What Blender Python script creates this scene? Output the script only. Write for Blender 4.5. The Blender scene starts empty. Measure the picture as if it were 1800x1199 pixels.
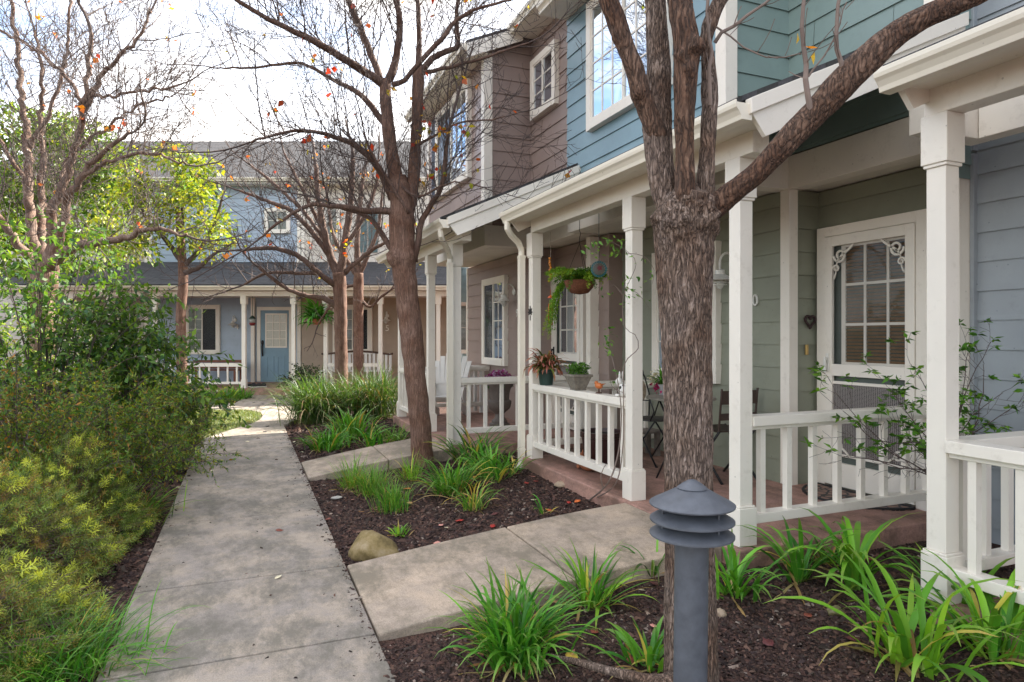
import bpy, bmesh, math, random
import numpy as np
from mathutils import Vector, Matrix, noise

random.seed(11)
rng = np.random.default_rng(11)
SC = bpy.context.scene
COL = SC.collection
R = math.radians

# ------------------------------------------------------------------ camera
# world: x = across the walk (towards the porches), y = along the walk, z up
TH = R(22.2)
CT, ST = math.cos(TH), math.sin(TH)
CAMZ, FPX, CX, HY = 1.49, 1150.0, 900.0, 592.0
cam = bpy.data.cameras.new("camera")
cam_o = bpy.data.objects.new("camera", cam)
COL.objects.link(cam_o)
cam.sensor_width = 36.0
cam.lens = FPX / 1800 * 36.0
cam.shift_y = -(599.5 - HY) / 1800
cam.clip_start = 0.05
cam.clip_end = 2000
cam_o.location = (0, 0, CAMZ)
cam_o.rotation_euler = (R(90), 0, -TH)
SC.camera = cam_o

# ------------------------------------------------------------------ light
SC.view_settings.view_transform = 'Standard'
SC.view_settings.look = 'None'
SC.view_settings.gamma = 1.0
SC.view_settings.exposure = 2.0
SUN_EL = R(40)
to_sun = Vector((0.955 * math.cos(SUN_EL), 0.297 * math.cos(SUN_EL), math.sin(SUN_EL)))
wd = bpy.data.worlds.new("World")
SC.world = wd
wd.use_nodes = True
nt = wd.node_tree
bg = nt.nodes['Background']
sky = nt.nodes.new('ShaderNodeTexSky')
sky.sky_type = 'NISHITA'
sky.sun_disc = False
sky.sun_elevation = SUN_EL
sky.sun_rotation = math.atan2(to_sun.x, to_sun.y)
sky.air_density = 1.0
sky.dust_density = 1.5
tc = nt.nodes.new('ShaderNodeTexCoord')
mp = nt.nodes.new('ShaderNodeMapping')
mp.inputs['Scale'].default_value = (1.0, 1.0, 2.6)
nz = nt.nodes.new('ShaderNodeTexNoise')
nz.inputs['Scale'].default_value = 2.2
nz.inputs['Detail'].default_value = 7
nz.inputs['Roughness'].default_value = 0.55
cr = nt.nodes.new('ShaderNodeValToRGB')
cr.color_ramp.elements[0].position = 0.40
cr.color_ramp.elements[1].position = 0.60
mx = nt.nodes.new('ShaderNodeMix')
mx.data_type = 'RGBA'
mx.inputs['B'].default_value = (5.7, 5.5, 5.3, 1)      # sunlit cloud
L = nt.links
L.new(tc.outputs['Generated'], mp.inputs['Vector'])
L.new(mp.outputs['Vector'], nz.inputs['Vector'])
L.new(nz.outputs['Fac'], cr.inputs['Fac'])
L.new(cr.outputs['Color'], mx.inputs['Factor'])
L.new(sky.outputs['Color'], mx.inputs['A'])
L.new(mx.outputs['Result'], bg.inputs['Color'])
bg.inputs['Strength'].default_value = 0.125

sun = bpy.data.lights.new("sun", 'SUN')
sun.energy = 4.8
sun.angle = R(0.5)
sun.color = (1.0, 0.92, 0.80)
sun_o = bpy.data.objects.new("sun", sun)
COL.objects.link(sun_o)
sun_o.rotation_euler = to_sun.to_track_quat('Z', 'Y').to_euler()

SC.cycles.max_bounces = 7
SC.cycles.transparent_max_bounces = 12


# ------------------------------------------------------------------ measuring helpers
def W(px, py, yc):
    """point seen at (px, py) of the photograph at yc metres ahead of the camera"""
    xc = (px - CX) / FPX * yc
    return Vector((xc * CT + yc * ST, -xc * ST + yc * CT, CAMZ + (HY - py) / FPX * yc))


def G(px, py, z=0.0):
    yc = FPX * (CAMZ - z) / (py - HY)
    return W(px, py, yc)


def CW(xc, yc, z):
    return Vector((xc * CT + yc * ST, -xc * ST + yc * CT, z))


def srgb(r, g, b):
    f = lambda c: (c / 255 / 12.92) if c / 255 <= 0.04045 else ((c / 255 + 0.055) / 1.055) ** 2.4
    return (f(r), f(g), f(b))


def sstep(a, b, x):
    t = min(1, max(0, (x - a) / (b - a)))
    return t * t * (3 - 2 * t)


def ground_z(x, y):
    """height of the planting beds"""
    h = -0.035
    if x > 0.6:
        h += 0.10 * sstep(0.7, 2.6, x)
    elif x < -0.6:
        h += 0.10 * sstep(-0.8, -2.6, x)
    if 0.6 < x < 5 or -6 < x < -0.62:
        h += 0.018 * noise.noise(Vector((x * 1.7, y * 1.7, 3.1))) * min(1, (abs(x) - 0.6) * 4)
    return h


# ------------------------------------------------------------------ materials
MATS = {}


def newmat(name):
    m = bpy.data.materials.new(name)
    m.use_nodes = True
    n = m.node_tree
    return m, n, n.nodes['Principled BSDF'], n.links


def nd(n, t, **kw):
    x = n.nodes.new(t)
    for k, v in kw.items():
        if hasattr(x, k):
            setattr(x, k, v)
        else:
            x.inputs[k].default_value = v
    return x


def ramp(n, stops):
    r = n.nodes.new('ShaderNodeValToRGB')
    e = r.color_ramp.elements
    while len(e) > 1:
        e.remove(e[-1])
    e[0].position = stops[0][0]
    e[0].color = (*stops[0][1], 1)
    for p, c in stops[1:]:
        a = e.new(p)
        a.color = (*c, 1)
    return r


def paint(name, rgb, rough=0.5, var=0.10, grain=0.25, dirt=0.25, stretch=(1, 1, 12), course=0.0):
    """painted wood: slight tone drift, weather marks, brush/wood grain"""
    if name in MATS:
        return MATS[name]
    m, n, b, L = newmat(name)
    co = nd(n, 'ShaderNodeTexCoord')
    a = nd(n, 'ShaderNodeTexNoise', Scale=1.7, Detail=5.0, Roughness=0.6)
    L.new(co.outputs['Object'], a.inputs['Vector'])
    lo = tuple(c * (1 - var) for c in rgb)
    hi = tuple(min(1, c * (1 + var)) for c in rgb)
    r1 = ramp(n, [(0.3, lo), (0.7, hi)])
    L.new(a.outputs['Fac'], r1.inputs['Fac'])
    d = nd(n, 'ShaderNodeTexNoise', Scale=9.0, Detail=8.0, Roughness=0.72)
    L.new(co.outputs['Object'], d.inputs['Vector'])
    r2 = ramp(n, [(0.56, (0, 0, 0)), (0.74, (dirt,) * 3)])
    L.new(d.outputs['Fac'], r2.inputs['Fac'])
    mxx = nd(n, 'ShaderNodeMix', data_type='RGBA')
    mxx.inputs['B'].default_value = (rgb[0] * 0.52, rgb[1] * 0.48, rgb[2] * 0.42, 1)
    L.new(r2.outputs['Color'], mxx.inputs['Factor'])
    L.new(r1.outputs['Color'], mxx.inputs['A'])
    out = mxx.outputs['Result']
    if course:                                # every board took the paint a little differently
        sp = nd(n, 'ShaderNodeSeparateXYZ')
        L.new(co.outputs['Object'], sp.inputs[0])
        fl = nd(n, 'ShaderNodeMath', operation='MULTIPLY')
        fl.inputs[1].default_value = 1 / 0.205
        L.new(sp.outputs[2], fl.inputs[0])
        f2 = nd(n, 'ShaderNodeMath', operation='FLOOR')
        L.new(fl.outputs[0], f2.inputs[0])
        sm = nd(n, 'ShaderNodeMath', operation='ADD')
        L.new(sp.outputs[0], sm.inputs[0]); L.new(sp.outputs[1], sm.inputs[1])
        bl = nd(n, 'ShaderNodeMath', operation='MULTIPLY')
        bl.inputs[1].default_value = 0.4
        L.new(sm.outputs[0], bl.inputs[0])
        wn0 = nd(n, 'ShaderNodeTexWhiteNoise', noise_dimensions='1D')
        L.new(f2.outputs[0], wn0.inputs['W'])
        b2 = nd(n, 'ShaderNodeMath', operation='MULTIPLY_ADD')
        L.new(wn0.outputs[0], b2.inputs[0]); b2.inputs[1].default_value = 7.0; L.new(bl.outputs[0], b2.inputs[2])
        b3 = nd(n, 'ShaderNodeMath', operation='FLOOR')
        L.new(b2.outputs[0], b3.inputs[0])
        cv = nd(n, 'ShaderNodeCombineXYZ')
        L.new(f2.outputs[0], cv.inputs[0]); L.new(b3.outputs[0], cv.inputs[1])
        wn = nd(n, 'ShaderNodeTexWhiteNoise', noise_dimensions='3D')
        L.new(cv.outputs[0], wn.inputs['Vector'])
        rw = ramp(n, [(0, (1 - course,) * 3), (1, (1 + course,) * 3)])
        L.new(wn.outputs[0], rw.inputs['Fac'])
        mw = nd(n, 'ShaderNodeMix', data_type='RGBA', blend_type='MULTIPLY')
        mw.inputs['Factor'].default_value = 1
        L.new(out, mw.inputs['A']); L.new(rw.outputs['Color'], mw.inputs['B'])
        out = mw.outputs['Result']
    vo = nd(n, 'ShaderNodeTexVoronoi', Scale=9.0)
    L.new(co.outputs['Object'], vo.inputs['Vector'])
    rs_ = ramp(n, [(0.0, (0.45,) * 3), (0.035, (0.5,) * 3), (0.055, (1, 1, 1))])
    L.new(vo.outputs['Distance'], rs_.inputs['Fac'])
    ms_ = nd(n, 'ShaderNodeMix', data_type='RGBA', blend_type='MULTIPLY')
    ms_.inputs['Factor'].default_value = 0.7
    L.new(out, ms_.inputs['A']); L.new(rs_.outputs['Color'], ms_.inputs['B'])
    L.new(ms_.outputs['Result'], b.inputs['Base Color'])
    mpp = nd(n, 'ShaderNodeMapping')
    mpp.inputs['Scale'].default_value = stretch
    L.new(co.outputs['Object'], mpp.inputs['Vector'])
    g = nd(n, 'ShaderNodeTexNoise', Scale=26.0, Detail=4.0)
    L.new(mpp.outputs['Vector'], g.inputs['Vector'])
    bp = nd(n, 'ShaderNodeBump', Strength=grain, Distance=0.002)
    L.new(g.outputs['Fac'], bp.inputs['Height'])
    L.new(bp.outputs['Normal'], b.inputs['Normal'])
    b.inputs['Roughness'].default_value = rough
    MATS[name] = m
    return m


def plain(name, rgb, rough=0.5, metal=0.0, var=0.12, scale=20.0, bump=0.1):
    if name in MATS:
        return MATS[name]
    m, n, b, L = newmat(name)
    co = nd(n, 'ShaderNodeTexCoord')
    a = nd(n, 'ShaderNodeTexNoise', Scale=scale, Detail=6.0, Roughness=0.6)
    L.new(co.outputs['Object'], a.inputs['Vector'])
    r1 = ramp(n, [(0.3, tuple(c * (1 - var) for c in rgb)), (0.7, tuple(min(1, c * (1 + var)) for c in rgb))])
    L.new(a.outputs['Fac'], r1.inputs['Fac'])
    L.new(r1.outputs['Color'], b.inputs['Base Color'])
    bp = nd(n, 'ShaderNodeBump', Strength=bump, Distance=0.004)
    L.new(a.outputs['Fac'], bp.inputs['Height'])
    L.new(bp.outputs['Normal'], b.inputs['Normal'])
    b.inputs['Roughness'].default_value = rough
    b.inputs['Metallic'].default_value = metal
    MATS[name] = m
    return m


def foliage(name, trans=0.35, rough=0.45, mul=(1, 1, 1), spec=0.35):
    """leaf colour comes from the mesh attribute 'tint' (one tone per leaf)"""
    if name in MATS:
        return MATS[name]
    m, n, b, L = newmat(name)
    at = nd(n, 'ShaderNodeAttribute', attribute_name='tint')
    ml = nd(n, 'ShaderNodeMix', data_type='RGBA', blend_type='MULTIPLY')
    ml.inputs['Factor'].default_value = 1
    ml.inputs['B'].default_value = (*mul, 1)
    L.new(at.outputs['Color'], ml.inputs['A'])
    L.new(ml.outputs['Result'], b.inputs['Base Color'])
    b.inputs['Roughness'].default_value = rough
    b.inputs['Specular IOR Level'].default_value = spec
    tr = nd(n, 'ShaderNodeBsdfTranslucent')
    br = nd(n, 'ShaderNodeMix', data_type='RGBA', blend_type='MULTIPLY')
    br.inputs['Factor'].default_value = 1
    br.inputs['B'].default_value = (1.7, 1.5, 0.7, 1)
    L.new(ml.outputs['Result'], br.inputs['A'])
    L.new(br.outputs['Result'], tr.inputs['Color'])
    ms = nd(n, 'ShaderNodeMixShader')
    ms.inputs[0].default_value = trans
    L.new(b.outputs[0], ms.inputs[1])
    L.new(tr.outputs[0], ms.inputs[2])
    L.new(ms.outputs[0], n.nodes['Material Output'].inputs['Surface'])
    MATS[name] = m
    return m


def glass_mat():
    if 'window glass' in MATS:
        return MATS['window glass']
    m, n, b, L = newmat('window glass')
    gl = nd(n, 'ShaderNodeBsdfGlossy', Roughness=0.03)
    gl.inputs['Color'].default_value = (0.62, 0.68, 0.76, 1)
    tr = nd(n, 'ShaderNodeBsdfTransparent')
    tr.inputs['Color'].default_value = (0.75, 0.8, 0.8, 1)
    fr = nd(n, 'ShaderNodeLayerWeight', Blend=0.14)
    co = nd(n, 'ShaderNodeTexCoord')
    nn = nd(n, 'ShaderNodeTexNoise', Scale=2.5, Detail=2.0)
    L.new(co.outputs['Object'], nn.inputs['Vector'])
    bp = nd(n, 'ShaderNodeBump', Strength=0.12, Distance=0.02)
    L.new(nn.outputs['Fac'], bp.inputs['Height'])
    L.new(bp.outputs['Normal'], gl.inputs['Normal'])
    ad = nd(n, 'ShaderNodeMath', operation='ADD')
    ad.inputs[1].default_value = 0.03
    L.new(fr.outputs['Fresnel'], ad.inputs[0])
    ms = nd(n, 'ShaderNodeMixShader')
    L.new(ad.outputs[0], ms.inputs[0])
    L.new(tr.outputs[0], ms.inputs[1])
    L.new(gl.outputs[0], ms.inputs[2])
    L.new(ms.outputs[0], n.nodes['Material Output'].inputs['Surface'])
    MATS['window glass'] = m
    return m


def bark_mat(name, dark, mid, light, zs=0.10, scale=80.0, strength=0.8, dist=0.006):
    """ridged, wavy fissures running along the stem"""
    m, n, b, L = newmat(name)
    co = nd(n, 'ShaderNodeTexCoord')
    wn = nd(n, 'ShaderNodeTexNoise', Scale=9.0, Detail=3.0)
    L.new(co.outputs['Object'], wn.inputs['Vector'])
    wm = nd(n, 'ShaderNodeMix', data_type='RGBA', blend_type='LINEAR_LIGHT')
    wm.inputs['Factor'].default_value = 0.022
    L.new(co.outputs['Object'], wm.inputs['A'])
    L.new(wn.outputs['Color'], wm.inputs['B'])
    mp = nd(n, 'ShaderNodeMapping')
    mp.inputs['Scale'].default_value = (1, 1, zs)
    L.new(wm.outputs['Result'], mp.inputs['Vector'])
    v = nd(n, 'ShaderNodeTexNoise', Scale=scale, Detail=2.0, Roughness=0.5)
    L.new(mp.outputs['Vector'], v.inputs['Vector'])
    s1 = nd(n, 'ShaderNodeMath', operation='SUBTRACT')
    s1.inputs[1].default_value = 0.5
    L.new(v.outputs['Fac'], s1.inputs[0])
    ab = nd(n, 'ShaderNodeMath', operation='ABSOLUTE')
    L.new(s1.outputs[0], ab.inputs[0])
    rvv = ramp(n, [(0.0, (0, 0, 0)), (0.05, (0.55,) * 3), (0.16, (1, 1, 1))])
    L.new(ab.outputs[0], rvv.inputs['Fac'])
    f = nd(n, 'ShaderNodeTexNoise', Scale=scale * 2.6, Detail=6.0, Roughness=0.7)
    mp2 = nd(n, 'ShaderNodeMapping')
    mp2.inputs['Scale'].default_value = (1, 1, min(1, zs * 2.6))
    L.new(co.outputs['Object'], mp2.inputs['Vector'])
    L.new(mp2.outputs['Vector'], f.inputs['Vector'])
    ad = nd(n, 'ShaderNodeMath', operation='MULTIPLY_ADD')
    L.new(f.outputs['Fac'], ad.inputs[0])
    ad.inputs[1].default_value = 1.0
    L.new(rvv.outputs['Color'], ad.inputs[2])
    sc = nd(n, 'ShaderNodeMath', operation='MULTIPLY')
    sc.inputs[1].default_value = 0.58
    L.new(ad.outputs[0], sc.inputs[0])
    r = ramp(n, [(0.24, dark), (0.52, tuple((p + q) / 2 for p, q in zip(dark, mid))), (0.80, mid), (0.98, light)])
    L.new(sc.outputs[0], r.inputs['Fac'])
    big = nd(n, 'ShaderNodeTexNoise', Scale=5.0, Detail=5.0)
    L.new(co.outputs['Object'], big.inputs['Vector'])
    rb = ramp(n, [(0.36, (0.78, 0.62, 0.52)), (0.50, (1.0, 0.93, 0.88)), (0.64, (1.18, 1.16, 1.18))])
    L.new(big.outputs['Fac'], rb.inputs['Fac'])
    ml = nd(n, 'ShaderNodeMix', data_type='RGBA', blend_type='MULTIPLY')
    ml.inputs['Factor'].default_value = 1
    L.new(r.outputs['Color'], ml.inputs['A'])
    L.new(rb.outputs['Color'], ml.inputs['B'])
    L.new(ml.outputs['Result'], b.inputs['Base Color'])
    b.inputs['Roughness'].default_value = 0.85
    bp = nd(n, 'ShaderNodeBump', Strength=strength, Distance=dist)
    L.new(ad.outputs[0], bp.inputs['Height'])
    L.new(bp.outputs['Normal'], b.inputs['Normal'])
    MATS[name] = m
    return m


def concrete_mat(name, base, warm):
    m, n, b, L = newmat(name)
    co = nd(n, 'ShaderNodeTexCoord')
    a = nd(n, 'ShaderNodeTexNoise', Scale=2.3, Detail=12.0, Roughness=0.74)
    L.new(co.outputs['Object'], a.inputs['Vector'])
    r = ramp(n, [(0.28, tuple(c * 0.50 for c in base)), (0.45, tuple(c * .9 for c in base)), (0.57, warm), (0.72, tuple(min(1, c * 1.35) for c in base))])
    L.new(a.outputs['Fac'], r.inputs['Fac'])
    s = nd(n, 'ShaderNodeTexNoise', Scale=150.0, Detail=4.0, Roughness=0.7)
    L.new(co.outputs['Object'], s.inputs['Vector'])
    rs = ramp(n, [(0.28, (0.52,) * 3), (0.48, (1, 1, 1)), (0.74, (1.3,) * 3)])
    L.new(s.outputs['Fac'], rs.inputs['Fac'])
    ml = nd(n, 'ShaderNodeMix', data_type='RGBA', blend_type='MULTIPLY')
    ml.inputs['Factor'].default_value = 1
    L.new(r.outputs['Color'], ml.inputs['A'])
    L.new(rs.outputs['Color'], ml.inputs['B'])
    # damp / mossy stains
    st = nd(n, 'ShaderNodeTexNoise', Scale=3.1, Detail=14.0, Roughness=0.82)
    mp = nd(n, 'ShaderNodeMapping')
    mp.inputs['Location'].default_value = (4, 9, 1)
    mp.inputs['Scale'].default_value = (1.0, 0.5, 1)
    L.new(co.outputs['Object'], mp.inputs['Vector'])
    L.new(mp.outputs['Vector'], st.inputs['Vector'])
    rt = ramp(n, [(0.44, (0, 0, 0)), (0.58, (0.85,) * 3)])
    L.new(st.outputs['Fac'], rt.inputs['Fac'])
    m2 = nd(n, 'ShaderNodeMix', data_type='RGBA')
    m2.inputs['B'].default_value = (base[0] * 0.42, base[1] * 0.44, base[2] * 0.40, 1)
    L.new(rt.outputs['Color'], m2.inputs['Factor'])
    L.new(ml.outputs['Result'], m2.inputs['A'])
    L.new(m2.outputs['Result'], b.inputs['Base Color'])
    b.inputs['Roughness'].default_value = 0.75
    bp = nd(n, 'ShaderNodeBump', Strength=0.35, Distance=0.003)
    L.new(s.outputs['Fac'], bp.inputs['Height'])
    L.new(bp.outputs['Normal'], b.inputs['Normal'])
    MATS[name] = m
    return m


def shingle_mat(name, swap):
    m, n, b, L = newmat(name)
    co = nd(n, 'ShaderNodeTexCoord')
    sx = nd(n, 'ShaderNodeSeparateXYZ')
    cx = nd(n, 'ShaderNodeCombineXYZ')
    L.new(co.outputs['Object'], sx.inputs[0])
    L.new(sx.outputs[1 if swap else 0], cx.inputs[0])
    L.new(sx.outputs[0 if swap else 1], cx.inputs[1])
    br = nd(n, 'ShaderNodeTexBrick', Scale=1.0)
    br.inputs['Color1'].default_value = (0.036, 0.037, 0.042, 1)
    br.inputs['Color2'].default_value = (0.062, 0.06, 0.064, 1)
    br.inputs['Mortar'].default_value = (0.03, 0.03, 0.03, 1)
    br.inputs['Mortar Size'].default_value = 0.012
    br.inputs['Brick Width'].default_value = 0.33
    br.inputs['Row Height'].default_value = 0.13
    L.new(cx.outputs[0], br.inputs['Vector'])
    nn = nd(n, 'ShaderNodeTexNoise', Scale=60.0, Detail=4.0)
    L.new(co.outputs['Object'], nn.inputs['Vector'])
    rr = ramp(n, [(0.3, (0.7,) * 3), (0.7, (1.3,) * 3)])
    L.new(nn.outputs['Fac'], rr.inputs['Fac'])
    ml = nd(n, 'ShaderNodeMix', data_type='RGBA', blend_type='MULTIPLY')
    ml.inputs['Factor'].default_value = 1
    L.new(br.outputs['Color'], ml.inputs['A'])
    L.new(rr.outputs['Color'], ml.inputs['B'])
    L.new(ml.outputs['Result'], b.inputs['Base Color'])
    b.inputs['Roughness'].default_value = 0.9
    bp = nd(n, 'ShaderNodeBump', Strength=0.8, Distance=0.01)
    L.new(br.outputs['Fac'], bp.inputs['Height'])
    bp.invert = True
    L.new(bp.outputs['Normal'], b.inputs['Normal'])
    return m


WHITE = paint('white trim paint', (0.80, 0.75, 0.665), rough=0.42, var=0.05, dirt=0.35)
GUT = paint('gutter enamel', (0.79, 0.73, 0.61), rough=0.35, var=0.04, grain=0.05, dirt=0.2)
BROWN = paint('brown siding paint', (0.290, 0.218, 0.190), stretch=(1, 1, 18), course=0.028, rough=0.38)
GREEN = paint('siding tinted by porch shade', (0.240, 0.252, 0.192), stretch=(1, 1, 18), course=0.028, rough=0.38)  # lower siding, the warm porch shade mixed into its colour
TEAL = paint('blue teal siding paint', (0.185, 0.295, 0.345), stretch=(1, 1, 18), course=0.028, rough=0.38)
GTEAL = paint('teal siding tinted by light', (0.195, 0.268, 0.252), stretch=(1, 1, 18), course=0.028, rough=0.38)  # recess copy of the teal siding, greener cast of the light put into it
LBLUE = paint('grey blue siding paint', (0.290, 0.322, 0.348), stretch=(1, 1, 18), course=0.028, rough=0.38)
PBLUE = paint('pale blue siding paint', (0.34, 0.42, 0.52), stretch=(1, 1, 18), course=0.028, rough=0.38)
TAN = paint('tan siding paint', (0.36, 0.275, 0.20), stretch=(1, 1, 18), course=0.028, rough=0.38)
BEIGE = paint('beige siding paint', (0.45, 0.41, 0.36), stretch=(1, 1, 18), course=0.028, rough=0.38)
AQUA = paint('aqua siding paint', (0.33, 0.45, 0.45), stretch=(1, 1, 18), course=0.028, rough=0.38)
CREAMW = paint('cream stucco paint', (0.62, 0.57, 0.50))
CEIL = paint('porch ceiling paint', (0.74, 0.70, 0.62), rough=0.6)
DOORG = paint('grey green door paint', (0.10, 0.12, 0.105))
DOORB = paint('blue door paint', (0.19, 0.31, 0.40))
FLOORM = concrete_mat('red brown porch concrete', (0.42, 0.245, 0.198), (0.46, 0.262, 0.205))
CONC = concrete_mat('walk concrete', (0.335, 0.290, 0.252), (0.395, 0.325, 0.256))
RAMPC = concrete_mat('path concrete', (0.44, 0.355, 0.28), (0.48, 0.375, 0.28))
SHING = shingle_mat('asphalt shingles', True)
SHINGF = shingle_mat('weathered asphalt shingles', False)
GLASS = glass_mat()
DARKIN = plain('dark interior', (0.02, 0.022, 0.022), rough=0.9)
BLINDW = plain('white blind slats', (0.62, 0.60, 0.56), rough=0.6)
BLINDB = plain('wood blind slats', (0.36, 0.19, 0.10), rough=0.6)
CURT = plain('curtain cloth', (0.42, 0.47, 0.55), rough=0.8)
BLACKM = plain('black iron', (0.018, 0.018, 0.02), rough=0.45, metal=0.3)
LAMPM = plain('white lamp enamel', (0.72, 0.71, 0.66), rough=0.35)
BRASS = plain('aged brass', (0.55, 0.38, 0.15), rough=0.35, metal=0.8)
BOLL = plain('slate grey bollard metal', (0.088, 0.097, 0.115), rough=0.5, metal=0.1, var=0.20, scale=22)
SCREENM = plain('grey screen mesh', (0.06, 0.06, 0.06), rough=0.6)
LEAF = foliage('leaf', trans=0.38)
TLEAF = foliage('tree leaf', trans=0.30)
BLADE = foliage('blade', trans=0.28, rough=0.38)
TWIG = plain('twig bark', (0.085, 0.06, 0.05), rough=0.8)
TERRA = plain('terracotta', (0.40, 0.15, 0.07), rough=0.75)


# ------------------------------------------------------------------ mesh builder
ORG = {}


def tag(o, label=None, cat=None, group=None, kind=None):
    if label: o['label'] = label
    if cat: o['category'] = cat
    if group: o['group'] = group
    if kind: o['kind'] = kind
    return o


def thing(name, label, cat, loc=(0, 0, 0), rz=0.0, group=None, local=False):
    o = bpy.data.objects.new(name, None)
    COL.objects.link(o)
    o.empty_display_size = 0.1
    o.location = loc
    o.rotation_euler = (0, 0, rz)
    ORG[o.name] = Vector((0, 0, 0)) if local else Vector(loc)
    return tag(o, label, cat, group)


class MB:
    def __init__(self, T=None):
        self.v, self.f, self.T = [], [], T

    def P(self, p):
        return tuple(self.T(*p)) if self.T else tuple(p)

    def add(self, vs, fs):
        k = len(self.v)
        self.v.extend(self.P(p) for p in vs)
        self.f.extend(tuple(i + k for i in f) for f in fs)
        return self

    def box(self, a0, a1, b0, b1, c0, c1):
        vs = [(a, b, c) for c in (c0, c1) for b in (b0, b1) for a in (a0, a1)]
        return self.add(vs, [(0, 2, 3, 1), (4, 5, 7, 6), (0, 1, 5, 4), (2, 6, 7, 3), (0, 4, 6, 2), (1, 3, 7, 5)])

    def cbox(self, x, y, z, sx, sy, sz):
        return self.box(x - sx / 2, x + sx / 2, y - sy / 2, y + sy / 2, z - sz / 2, z + sz / 2)

    def frustum(self, x, y, z0, z1, a0, b0, a1, b1):
        vs = [(x - a0, y - b0, z0), (x + a0, y - b0, z0), (x + a0, y + b0, z0), (x - a0, y + b0, z0),
              (x - a1, y - b1, z1), (x + a1, y - b1, z1), (x + a1, y + b1, z1), (x - a1, y + b1, z1)]
        return self.add(vs, [(3, 2, 1, 0), (4, 5, 6, 7), (0, 1, 5, 4), (1, 2, 6, 5), (2, 3, 7, 6), (3, 0, 4, 7)])

    def prism(self, poly, b0, b1):
        """polygon in (a, c) pulled along b"""
        n = len(poly)
        vs = [(a, b0, c) for a, c in poly] + [(a, b1, c) for a, c in poly]
        fs = [tuple(range(n)), tuple(range(2 * n - 1, n - 1, -1))]
        fs += [(i, i + n, (i + 1) % n + n, (i + 1) % n) for i in range(n)]
        return self.add(vs, fs)

    def slab(self, poly, z0, z1):
        n = len(poly)
        vs = [(a, b, z0) for a, b in poly] + [(a, b, z1) for a, b in poly]
        fs = [tuple(range(n - 1, -1, -1)), tuple(range(n, 2 * n))]
        fs += [(i, (i + 1) % n, (i + 1) % n + n, i + n) for i in range(n)]
        return self.add(vs, fs)

    def lathe(self, x, y, prof, n=24):
        vs, fs = [], []
        for r, z in prof:
            for i in range(n):
                a = 2 * math.pi * i / n
                vs.append((x + r * math.cos(a), y + r * math.sin(a), z))
        for j in range(len(prof) - 1):
            for i in range(n):
                fs.append((j * n + i, j * n + (i + 1) % n, (j + 1) * n + (i + 1) % n, (j + 1) * n + i))
        fs.append(tuple(range(n - 1, -1, -1)))
        fs.append(tuple(range((len(prof) - 1) * n, len(prof) * n)))
        return self.add(vs, fs)

    def tube(self, pts, rad, n=6, cap=True):
        pts = [Vector(p) for p in pts]
        m = len(pts)
        if not hasattr(rad, '__len__'):
            rad = [rad] * m
        vs, fs = [], []
        up = Vector((0, 0, 1))
        t0 = (pts[1] - pts[0]).normalized()
        a = t0.cross(up)
        if a.length < 1e-3:
            a = t0.cross(Vector((1, 0, 0)))
        a.normalize()
        for i in range(m):
            t = (pts[min(i + 1, m - 1)] - pts[max(i - 1, 0)])
            if t.length < 1e-9:
                t = t0.copy()
            t.normalize()
            a = (a - t * a.dot(t))
            if a.length < 1e-6:
                a = t.orthogonal()
            a.normalize()
            b = t.cross(a)
            for k in range(n):
                w = 2 * math.pi * k / n
                vs.append(pts[i] + (a * math.cos(w) + b * math.sin(w)) * rad[i])
        for i in range(m - 1):
            for k in range(n):
                fs.append((i * n + k, i * n + (k + 1) % n, (i + 1) * n + (k + 1) % n, (i + 1) * n + k))
        if cap:
            fs.append(tuple(range(n - 1, -1, -1)))
            fs.append(tuple(range((m - 1) * n, m * n)))
        return self.add(vs, fs)

    def ball(self, x, y, z, rx, ry=None, rz=None, n=12, m=8):
        ry = ry or rx
        rz = rz or rx
        prof = [(max(1e-4, math.sin(math.pi * j / m)), -math.cos(math.pi * j / m)) for j in range(m + 1)]
        vs, fs = [], []
        for r, zz in prof:
            for i in range(n):
                w = 2 * math.pi * i / n
                vs.append((x + r * rx * math.cos(w), y + r * ry * math.sin(w), z + zz * rz))
        for j in range(m):
            for i in range(n):
                fs.append((j * n + i, j * n + (i + 1) % n, (j + 1) * n + (i + 1) % n, (j + 1) * n + i))
        return self.add(vs, fs)

    def build(self, name, mat, parent=None, smooth=False, bevel=0.0, fix=True, auto=None):
        me = bpy.data.meshes.new(name)
        o = bpy.data.objects.new(name, me)
        COL.objects.link(o)
        org = Vector((0, 0, 0))
        if parent is not None:
            org = ORG[parent.name]
            o.parent = parent
        ORG[o.name] = org
        me.from_pydata([(p[0] - org.x, p[1] - org.y, p[2] - org.z) for p in self.v], [], self.f)
        if fix:
            bm = bmesh.new()
            bm.from_mesh(me)
            bmesh.ops.recalc_face_normals(bm, faces=bm.faces)
            bm.to_mesh(me)
            bm.free()
        me.materials.append(mat)
        if smooth:
            me.shade_smooth()
            if auto:
                me.set_sharp_from_angle(angle=R(auto))
        if bevel:
            md = o.modifiers.new('bevel', 'BEVEL')
            md.width = bevel
            md.segments = 2
            md.limit_method = 'ANGLE'
            md.angle_limit = R(40)
        return o


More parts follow.
